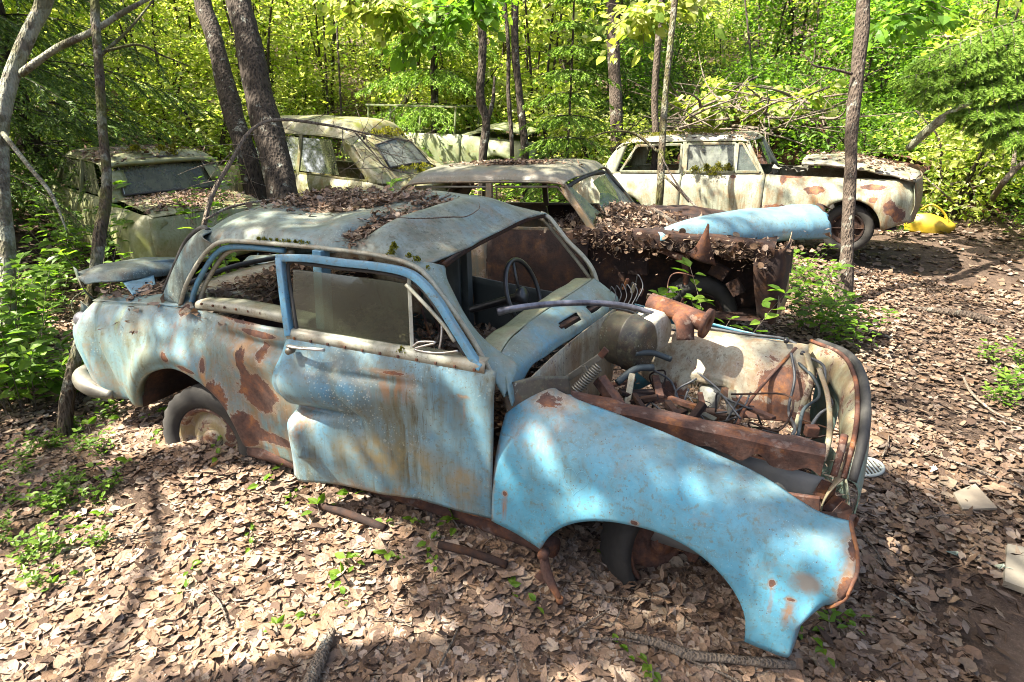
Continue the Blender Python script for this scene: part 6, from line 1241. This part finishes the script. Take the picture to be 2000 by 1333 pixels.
HP = [herb('leafy_plant', .75, 5, 5, .13, 1), herb('leafy_plant', .55, 6, 4, .11, 2), herb('leafy_plant', .40, 7, 3, .09, 3), herb('leafy_plant', 1.0, 4, 7, .13, 4, .18)]
hu = [0]*4
def put(k, x, y, s, label, group, z=None, rz=None, cat='plant'):
    o = HP[k] if not hu[k] else copy_tree(HP[k]); hu[k] += 1; o.location = (x, y, float(H(x, y)) if z is None else z); o.rotation_euler = (0, 0, r4.uniform(0, 6.28) if rz is None else rz); o.scale = (s, s, s); return tag(o, label, cat, group)
r4 = np.random.default_rng(9)
# bank of plants left of the blue car
for i in range(46):
    px, py = r4.uniform(-60, 150), r4.uniform(430, 800); p = at_z(px, py, .12)
    if p[0] > -.35 and p[1] > -.12: continue
    if np.hypot(p[0]-3.73, p[1]+1.9) > 11: continue
    reg = 'beside the lichen trunk' if px < 45 else 'between the lichen trunk and the slim mossy tree'; hgt = 'upper' if py < 560 else 'middle' if py < 680 else 'lower'; put(int(r4.integers(0, 4)), p[0], p[1], r4.uniform(.55, 1.0), 'broad-leaved green plant in the %s bank %s' % (hgt, reg), 'plants in the %s bank %s' % (hgt, reg))
for i in range(26):
    px, py = r4.uniform(-20, 230), r4.uniform(800, 1130); p = at_z(px, py, .03)
    if px > 260-.25*(py-800): continue
    reg = 'at the foot of the slim mossy tree' if py < 900 else 'at the left edge of the leaf carpet, midway down' if py < 1020 else 'near the lower left corner of the leaf carpet'; put(2, p[0], p[1], r4.uniform(.22, .45), 'small green plant '+reg, 'small plants '+reg)
# clump by the path tree
for i, (px, py, s) in enumerate(((1590, 585, .55), (1620, 615, .6), (1560, 590, .5), (1650, 640, .55), (1600, 640, .6), (1570, 625, .5), (1675, 665, .45), (1540, 560, .5), (1560, 540, .45), (1630, 655, .5))):
    p = at_z(px, py, .1); put(1 if i % 2 else 0, p[0], p[1], s*1.35, 'bright green broad-leaved plant in the clump at the foot of the path tree', 'clump at the path tree')
for i, (px, py, s) in enumerate(((1960, 730, .45), (1985, 750, .5), (1930, 690, .4), (1990, 700, .5), (1975, 770, .4), (1945, 760, .35))):
    p = at_z(px, py, .08); put(2, p[0], p[1], s*1.2, 'bright green low plant at the right edge of the path', 'plants at the right edge of the path')
for i in range(30):
    px, py = r4.uniform(1700, 2040), r4.uniform(385, 500); p = at_z(px, py, .05)
    if abs(p[0]-(4.9+.17*max(p[1]-3, 0))) < .9: continue
    put(int(r4.integers(0, 4)), p[0], p[1], r4.uniform(.6, 1.0), 'green plant on the verge beside the nose of the white car', 'verge plants by the white car')
for i in range(34):
    px, py = r4.uniform(960, 1330), r4.uniform(268, 330); p = at(px, py, r4.uniform(9, 12)); put(int(r4.integers(0, 4)), p[0], p[1], r4.uniform(.7, 1.1), 'fresh green plant crowding between the grey car and the thicket', 'plants behind the grey car')
put(0, *at_z(1545, 470, .1)[:2], .8, 'leafy creeper in front of the front wheel of the white car', None)
put(1, *at_z(1500, 460, .15)[:2], .8, 'leafy shoot under the torn end of the loose blue wing', None)
put(3, at_y(1420, 590, 2.35)[0], 2.35, 1.0, 'round-leaved shoot growing before the rusty wing of the grey car', None); put(0, at_y(1385, 570, 2.38)[0], 2.38, .85, 'small shoot beside the wheel of the grey car', None)
o = put(3, *at_z(430, 420, .9)[:2], .45, 'leafy seedling growing from the debris on the boot of the olive car', None, z=.88); put(0, *at_z(370, 430, .9)[:2], .45, 'pale green plant growing on the edge of the boot of the olive car', None, z=.86)
put(0, *at_z(460, 365, .95)[:2], .5, 'upright plant before the rear window of the olive car, nearest the tree', None, z=.9)
put(2, *at_z(905, 330, .9)[:2], .7, 'fern-green plant between the rounded car and the green wreck', None, z=.7)
for i, (x, y, s, k, lb) in enumerate(((-2.75, 1.75, .9, 3, 'tall plant before the left flank of the olive car'), (-2.3, 1.55, .8, 0, 'broad-leaved plant at the left rear corner of the olive car'), (-3.4, 2.2, 1.0, 3, 'tall plant beside the left door of the olive car'), (-1.35, 2.3, .95, 3, 'tall shoot between the olive boot and the blue tail'), (-1.05, 2.9, .9, 0, 'broad-leaved plant under the right rear corner of the olive car'), (-.75, 3.5, 1.0, 3, 'tall shoot between the rounded car and the grey car'), (-4.1, 2.6, 1.0, 0, 'broad-leaved plant beside the front of the olive car'))): put(k, x, y, s*1.2, lb, None)
# seedlings scattered over the leaf carpet
SEED = herb('seedling', .05, 2, 1, .045, 8); su = 0
spots = [(575, 940), (535, 970), (590, 1010), (665, 1035), (850, 1082), (910, 1060), (700, 1130), (640, 1155), (475, 1055), (735, 1110), (1005, 1212), (1200, 1125), (1195, 1085), (1255, 1290), (1262, 1310), (860, 1135), (310, 835), (330, 850), (390, 860), (470, 880), (505, 915), (455, 865), (570, 1225), (300, 905), (130, 1130), (180, 990), (240, 920), (210, 850), (1640, 1225), (1600, 1255), (1660, 1240), (790, 1060), (1030, 1050), (350, 1120), (420, 940)]
for i, (px, py) in enumerate(spots):
    o = SEED if i == 0 else copy_tree(SEED); p = at_z(px, py, .03); s = r4.uniform(.7, 1.5); o.location = (p[0], p[1], float(H(p[0], p[1]))+.03); o.scale = (s, s, s); o.rotation_euler = (0, 0, r4.uniform(0, 6.28)); tag(o, 'tiny bright green seedling poking through the dead leaves before the blue car', 'seedling', 'seedlings in the dead leaves')
# undergrowth mass beyond
n = 26000; rr = 10+13*r4.random(n)**.8; a = r4.uniform(R_(25.5-46), R_(25.5+46), n); x, y = CAM_POS[0]-np.sin(a)*rr, CAM_POS[1]+np.cos(a)*rr; k = (np.abs(x-(4.9+.17*np.maximum(y-3, 0))) > 1.6) | (rr > 14); k &= ~((x > .2) & (x < 5.2) & (y > 6.8) & (y < 9.0)); x, y = x[k], y[k]; n = len(x)
z = H(x, y)+np.abs(r4.normal(0, .28, n)); d = np.stack([r4.normal(0, 1, n), r4.normal(0, 1, n), r4.normal(.1, .35, n)], -1); V, F, C = scatter_geo([leaf_quad(.65, -.15), leaf_quad(.5, -.05)], np.stack([x, y, z], -1), frame_mats(d, np.tile([0, 0, 1.5], (n, 1)), r4), r4.uniform(.06, .14, n), pal(n, np.concatenate([YGREEN, GREEN*1.3]), .15, r4), r4)
tag(obj('undergrowth', V, F, M['leaf'], None, False, C), 'low green undergrowth covering the slope behind the wrecks', 'undergrowth', kind='stuff')

# ------------------------------------------------------------------ debris on the wrecks
def on_grid(G, n, cx, cy, sx, sy, jit=.008, nz=True):
    X, Y = G[..., 0].ravel(), G[..., 1].ravel(); w = np.exp(-(((X-cx)/sx)**2+((Y-cy)/sy)**2)); w = w*(1+.7*vnoise(np.stack([X, Y, 0*X], -1), 7)); w = np.clip(w, 0, None); i = r4.choice(len(X), n, p=w/w.sum()); p = G.reshape(-1, 3)[i]+np.stack([r4.normal(0, .015, n), r4.normal(0, .015, n), r4.uniform(.004, .03, n)], -1); return p
STK = [leaf_quad(.06, .02), leaf_quad(.09, .1), leaf_quad(.05, -.05), leaf_quad(.12, .2), leaf_quad(.3, .15), leaf_quad(.4, .3), leaf_quad(.1, .1)]+LITTER[:1]+LITTER[4:5]
def to_world(p, o):
    M_ = Matrix.LocRotScale(o.location, o.rotation_euler, None); A = np.array(M_); return p@A[:3, :3].T+A[:3, 3]
def debris(label, P, lo=.02, hi=.055, name='leaf_debris', tilt=.45, dk=.9): litter_obj(name, P, r4.uniform(lo, hi, len(P)), label, tilt, tm=STK, cat='leaf debris', P=PAL*dk)
debris('drift of dry leaves and stalks in the dished rear of the blue roof', np.concatenate([on_grid(ROOF_G, 2600, 1.35, .80, .20, .17), on_grid(ROOF_G, 900, 1.70, .85, .16, .10)]), .015, .05)
debris('line of dry leaves and twigs caught in the fold of the blue roof', np.concatenate([on_grid(ROOF_G, 1300, 1.94, .45, .04, .18), on_grid(ROOF_G, 400, 1.97, .75, .035, .15)]), .012, .045)
debris('dry leaves lying along the middle of the grey car roof', to_world(on_grid(GREY_ROOF, 1500, 1.7, .62, .34, .09), grey), .015, .05)
debris('dry leaves and bark over the moss on the white car roof', to_world(on_grid(WHITE_ROOF, 900, 1.8, .5, .7, .25), white), .015, .05)
debris('thick layer of dead leaves on the boot of the olive car', to_world(on_grid(BOOT, 2600, .5, .85, .35, .40), cream), .025, .065)
debris('dark twigs and leaves on the roof of the olive car', to_world(on_grid(CREAM_ROOF, 700, 1.5, .9, .4, .4), cream), .03, .07)
debris('dead leaves scattered on the bonnet of the white car', to_world(on_grid(HOOD, 500, 3.9, .6, .5, .5), white), .03, .08)
def heap(n, c, s, h): a = r4.normal(0, 1, (n, 2)); return np.stack([c[0]+a[:, 0]*s[0], c[1]+a[:, 1]*s[1], c[2]+h*np.exp(-(a**2).sum(1)/2)*r4.uniform(.2, 1, n)], -1)
hp = np.concatenate([heap(4200, (2.70, .62, .92), (.22, .26, .1), .15), heap(1600, (3.3, .95, .84), (.35, .25, 1), .05), heap(1400, (3.65, .28, .80), (.22, .07, 1), .05)]); debris('shaggy heap of matted dead leaves over the engine bay of the grey car', to_world(hp, grey), .02, .06, tilt=.8, dk=.8)
ov = np.stack([r4.uniform(2.5, 4.0, 1500), r4.normal(.10, .05, 1500), r4.normal(.90, .03, 1500)], -1); ov[:, 2] -= .35*np.clip(.10-ov[:, 1], 0, 1)+.05*(ov[:, 0]-2.5)+.12*np.abs(r4.normal(0, .5, 1500))*(ov[:, 1] < .1)*(vnoise(ov*[1, 0, 0], 5) > 0)
debris('fringe of matted leaves and roots hanging over the rusty wing of the grey car', to_world(ov, grey), .015, .055, tilt=1.0, dk=.6)
debris('dead leaves piled on the rear shelf inside the blue car', np.concatenate([heap(1400, (.95, .75, .95), (.14, .32, 1), .10), heap(700, (1.25, 1.1, .60), (.12, .2, 1), .15)]), .03, .07)
debris('dead leaves over the floor and front seats inside the blue car', np.concatenate([heap(2200, (2.05, 1.05, .58), (.30, .25, 1), .10), heap(900, (2.3, .65, .50), (.2, .15, 1), .08)]), .03, .07)
debris('dead leaves drifted in the engine bay of the blue car', np.concatenate([heap(2600, (3.05, .66, .45), (.18, .16, 1), .24), heap(2200, (3.55, .78, .42), (.25, .18, 1), .10)]), .02, .055)
debris('dead leaves in the open boot of the blue car', np.concatenate([heap(500, (.35, .35, .90), (.16, .10, 1), .05)]), .03, .065)
debris('dead leaves piled under the front arch of the blue car', np.concatenate([heap(900, (3.35, .25, .02), (.25, .2, 1), .09)]), .04, .075)
# moss cushions on the blue car
moss_clump('moss_cushion', 'green moss cushion at the lower end of the roof fold of the blue car', [at_y(765, 500, .17), at_y(770, 488, .2)], .018, .03, 350)
moss_clump('moss_cushion', 'yellowish moss on the upper front pillar of the blue car', [at_y(800, 505, .19), at_y(815, 512, .2), at_y(835, 530, .21)], .018, .02, 300)
moss_clump('moss_cushion', 'tiny yellow moss tuft on the belt line of the crumpled blue door', [at_y(785, 688, 0.02)], .018, .02, 160)
moss_clump('moss_cushion', 'thin moss line on the drip rail over the rear window of the blue car', [at_y(505+12*k, 470+k, .18) for k in range(9)], [.006+.018*abs(math.sin(k*2.1)) for k in range(9)], .012, 420)
# ------------------------------------------------------------------ sticks, dead wood
def stick(name, label, pts, rad, mat='twig', k=8, n=24, twigs=0, cat='branch', seed=0, group=None, tl=.25):
    P = np.asarray(pts, float); base = P[0].copy(); e = empty(name, label, cat, tuple(base), group=group) if twigs else None; rad = list(rad)
    V, F = trunk_geo(P-base, rad, k, n, .05, seed); o = obj('stem' if twigs else name, V, F, M[mat], e)
    if not twigs: o.location = tuple(base); tag(o, label, cat, group); return o
    r = np.random.default_rng(seed); Q = catmull(P-base, 60); parts = []
    for i in range(twigs):
        p = Q[r.integers(12, 60)]; d = r.normal(0, 1, 3); d[2] = d[2]*.6-.1; l = tl*r.uniform(.4, 1.2); B = branchlets(p, d, l, .01, r, curve=.45); parts.append(tube_geo(B, np.linspace(.004, .0012, len(B)), 4))
        for _ in range(2): d2 = r.normal(0, 1, 3); B2 = branchlets(B[r.integers(2, 6)], d2, l*.45, .01, r, curve=.4); parts.append(tube_geo(B2, np.linspace(.0025, .001, len(B2)), 3))
    V, F = join(parts); obj('twigs', V, F, M[mat], e); return e
stick('dead_branch', 'arched grey dead branch rising behind the blue tail towards the rounded car', [at(397, 445, 5.1), at(415, 380, 5.1), at(452, 315, 5.15), at(490, 255, 5.2), at(545, 234, 5.3), at(640, 245, 5.5), at(720, 262, 5.7), at(800, 278, 5.9)], [.022, .018, .018, .017, .015, .011, .008, .003], 'twig_pale', twigs=26, seed=3, tl=.55)
stick('dead_branch', 'thin dead branch lying from the boot of the olive car to the blue roof', [at(400, 430, 5.0), at(450, 405, 5.1), at(530, 390, 5.3), at(575, 385, 5.3)], [.012, .010, .008, .003], 'twig', seed=4)
stick('dead_branch', 'thin dead twig spray hanging beside the rear window of the rounded car', [at(690, 255, 6.0), at(730, 300, 6.1), at(760, 330, 6.1), at(840, 345, 6.2)], [.010, .008, .006, .003], 'twig_pale', twigs=16, seed=5, tl=.5)
stick('roof_twig', 'broken twig lying along the fold of the blue roof', [np.array((2.0, .95, 1.535)), np.array((1.95, .68, 1.485)), np.array((1.90, .40, 1.45)), np.array((1.88, .28, 1.435))], [.006, .009, .010, .006], 'twig_pale', cat='twig')
stick('roof_twig', 'thin curved dark twig on the front of the blue roof', [np.array((2.05, .38, 1.515)), np.array((2.14, .44, 1.507)), np.array((2.21, .60, 1.495)), np.array((2.24, .70, 1.485)), np.array((2.23, .84, 1.50)), np.array((2.18, .93, 1.515))], [.002, .003, .003, .0025, .003, .001], 'twig', cat='twig')
stick('fallen_log', 'short split weathered log at the bottom edge of the leaf carpet', [gpt(648, 1232, .06), gpt(625, 1285, .06), gpt(600, 1345, .05)], [.016, .026, .030], 'twig_pale', cat='log', seed=7)
stick('fallen_stick', 'peeled stick lying before the nose of the blue car', [gpt(1222, 1238, .06), gpt(1290, 1258, .05), gpt(1350, 1280, .05), gpt(1420, 1287, .05), gpt(1552, 1300, .05)], [.010, .016, .020, .017, .018], 'twig_pale', cat='stick', seed=8)
stick('fallen_stick', 'thin forked stick below the front arch of the blue car', [gpt(1110, 1150, .05), gpt(1180, 1165, .06), gpt(1240, 1170, .06), gpt(1290, 1160, .05)], [.004, .005, .006, .003], 'twig', twigs=3, seed=9, cat='stick', tl=.2)
stick('fallen_stick', 'long thin bent branch on the right half of the path', [gpt(1880, 735, .03), gpt(1900, 770, .05), gpt(1950, 810, .05), gpt(2020, 835, .03)], [.008, .009, .008, .005], 'twig_pale', cat='stick')
stick('fallen_stick', 'straight thin stick on the leaves right of the white plastic grid', [gpt(1800, 880, .04), gpt(1900, 915, .04), gpt(2010, 960, .04)], [.006, .008, .008], 'twig', cat='stick')
stick('surface_root', 'brown root crossing the path behind the path tree', [gpt(1770, 600, .01), gpt(1850, 610, .05), gpt(1910, 620, .05), gpt(1960, 640, .01)], [.02, .04, .04, .02], 'bark_mid', cat='root')
stick('surface_root', 'dark root end at the foot of the clump on the path', [gpt(1690, 645, .03), gpt(1720, 655, .05), gpt(1745, 662, .01)], [.03, .03, .01], 'bark_dark', cat='root')
stick('leaning_branch', 'pale dead branch leaning out of the greenery at the right edge', [at_z(1925, 415, .05), at(1950, 370, 9), at(1985, 330, 8.6), at(2040, 290, 8.3)], [.045, .045, .04, .035], 'twig_pale', cat='branch', seed=11)
stick('leaning_branch', 'dark dead limb slanting under the spruce bough at the right', [at(1775, 290, 8.5), at(1830, 240, 8.0), at(1900, 195, 7.6), at(1960, 160, 7.4)], [.05, .05, .04, .02], 'bark_lichen', cat='branch', seed=12, twigs=8, tl=.5)
stick('leaning_branch', 'crooked thin grey branch curving above the pale leaning branch', [at(1975, 345, 9), at(1982, 290, 9), at(1970, 250, 9), at(1950, 215, 9)], [.03, .025, .02, .01], 'twig_pale', cat='branch')
stick('leaning_branch', 'straight thin stick leaning on the yellow canister', [at_z(1880, 415, .05), at(1845, 380, 9.6), at(1805, 345, 9.8)], [.014, .013, .01], 'twig_pale', cat='branch')
stick('leaning_branch', 'thin dead branch fallen against the rear door of the white car', [at(1400, 435, 6.8), at(1345, 390, 7.0), at(1310, 340, 7.2), at(1290, 300, 7.4)], [.012, .012, .01, .006], 'twig', cat='branch')
parts = []; r5 = np.random.default_rng(6)
for i in range(190):
    px, py = r5.uniform(1310, 1620), r5.uniform(185, 262); c = at(px, py, r5.uniform(10.0, 12.5)); c[2] = max(c[2], float(H(c[0], c[1]))); a = r5.uniform(0, 6.28); l = r5.uniform(.3, 1.4); d = np.array([math.cos(a), math.sin(a), r5.normal(.15, .35)]); B = branchlets(c, d, l, .01, r5, curve=.4); parts.append(tube_geo(B, np.linspace(r5.uniform(.008, .03), .004, len(B)), 5))
V, F = join(parts); tag(obj('brushwood', V, F, M['twig_pale']), 'tangled heap of grey dead branches on the slope behind the white car', 'brushwood', kind='stuff')
# ------------------------------------------------------------------ scrap on the ground
def pipe(a, b, r, label):
    tag(tube('exhaust_pipe', [a, (a+b)/2+[0, 0, .01], b], r, M['rust_dark'], None, 12, 12), label, 'pipe')
pipe(gpt(612, 983, .05), gpt(752, 1032, .04), .018, 'rusty brown pipe half buried in leaves under the crumpled door'); pipe(gpt(858, 1064, .05), gpt(990, 1104, .045), .018, 'second length of rusty pipe in the leaves nearer the front arch')
br = empty('suspension_arm', 'rusty forged suspension arm standing in the leaves at the front arch', 'car part', tuple(gpt(1075, 1150, 0)))
b0 = np.array(br.location); q0, q1, q2 = gpt(1062, 1082, .16)-b0, gpt(1068, 1120, .10)-b0, gpt(1093, 1172, .05)-b0
tube('arm', [q0, q1, q2], [.018, .024, .012], M['rust'], br, 10, 12, flat=.6); V, F = lathe_geo([(-.02, .001), (-.02, .022), (.02, .022), (.02, .001)], 14); obj('bushing', V+q0, F, M['rust'], br); V, F = lathe_geo([(-.012, .008), (-.012, .016), (.012, .016), (.012, .008), (-.012, .008)], 14, 'z'); obj('eye', V+q2, F, M['rust'], br); bar('web', q1+[-.035, 0, -.05], q1+[0, 0, .0], .012, .05, M['rust'], br)
def plank(name, label, pts, t, mat, cat):
    P = np.asarray(pts, float); tag(pane(name, P, M[mat], None, t), label, cat)
plank('pale_board', 'flat pale weathered board lying in the leaves on the path', [gpt(1862, 962, .05), gpt(1905, 945, .06), gpt(1948, 992, .05), gpt(1880, 995, .04)], .012, 'board_pale', 'board')
plank('stone_slab', 'greyish flat slab at the right edge of the picture', [gpt(1968, 1062, .05), gpt(2030, 1075, .05), gpt(2030, 1160, .05), gpt(1962, 1135, .05)], .03, 'board_grey', 'slab')
# white plastic grid
gr = empty('plastic_grid', 'round slotted white plastic grid lying behind the nose of the blue car', 'grid', tuple(gpt(1688, 912, .05))); a = np.linspace(0, 2*np.pi, 41); ring = np.stack([.105*np.cos(a), .075*np.sin(a), 0*a], -1); V, F = tube_geo(ring, .010, 6, cap=False); obj('rim', V, F, M['plastic_white'], gr)
for k in range(-4, 5): y = k*.016; xx = .105*math.sqrt(1-(y/.075)**2)*.97; V, F = bar_geo((y*1.3-.05*0, -math.sqrt(max(0, 1-(y*1.3/.105)**2))*.074, 0), (y*1.3, math.sqrt(max(0, 1-(y*1.3/.105)**2))*.074, 0), .009, .008); obj('bar', V, F, M['plastic_white'], gr, False)
gr.rotation_euler = (.15, -.1, .5)
# yellow canister
yc = at(1812, 418, 9.6); yc[2] = float(H(yc[0], yc[1]))-.02; yo = empty('yellow_canister', 'bright yellow plastic canister in the grass before the white car', 'canister', tuple(yc)); G = patch([[(-.18, -.16, 0), (-.2, -.17, .2), (-.14, -.12, .36)], [(.0, -.24, 0), (.0, -.26, .2), (0, -.18, .40)], [(.2, -.16, 0), (.24, -.17, .18), (.16, -.12, .30)], [(.2, .16, 0), (.24, .17, .18), (.16, .12, .30)]], 16, 12); panel('body', G*[1.5, 1.0, .75], M['yellow'], yo, solid=.01)
tube('handle', [(-.12, -.14, .34), (.0, -.22, .44), (.2, -.18, .30), (.28, -.2, .12)], .016, M['yellow'], yo, 8, 14)
rp = [(1632, 1070, .02), (1640, 1100, .05), (1650, 1090, .04)]
for k, (px, py, a_, l_, rd) in enumerate(((1205, 1255, 20, .30, .006), (880, 1250, 100, .25, .005), (420, 1180, 160, .3, .005), (1150, 1215, 60, .22, .005), (760, 1215, 15, .2, .004), (1690, 1060, 120, .35, .005), (1850, 1010, 30, .3, .004), (1730, 870, 80, .3, .005), (250, 1050, 40, .35, .006), (1420, 1330, 170, .3, .006), (1760, 1180, 150, .3, .004), (540, 1120, 70, .22, .004), (1000, 1290, 130, .2, .004))):
    c = gpt(px, py, .045); d_ = np.array([math.cos(R_(a_)), math.sin(R_(a_)), .02])*l_; stick('dry_stick', 'thin dry stick on the leaf carpet '+('right of the nose of the blue car' if px > 1600 else 'before the blue car'), [c-d_/2, c+[.01, .012, .008], c+d_/2], [rd, rd*.9, rd*.5], ('twig', 'twig_pale')[k % 2], 6, 10, cat='stick', seed=k, group='thin sticks '+('by the nose' if px > 1600 else 'before the blue car'))
for k, (px, py, s, mt, lb) in enumerate(((1865, 1082, .05, 'front_green', 'green glass shard in the trodden soil of the path'), (1830, 915, .04, 'plastic_white', 'small white scrap near the pale board'), (815, 1168, .06, 'plastic_white', 'crumpled clear plastic scrap on the leaf carpet before the blue car'), (1955, 1108, .05, 'front_green', 'green glass shard beside the grey slab'))):
    c = at_z(px, py, .05); V = c+r5.normal(0, 1, (7, 3))*[s*.5, s*.35, .008]; o = obj('scrap_shard', V, [[0, 1, 2], [2, 3, 4], [4, 5, 6], [0, 2, 4], [0, 4, 6]], M[mt], None, False, solid=.003); tag(o, lb, 'scrap')
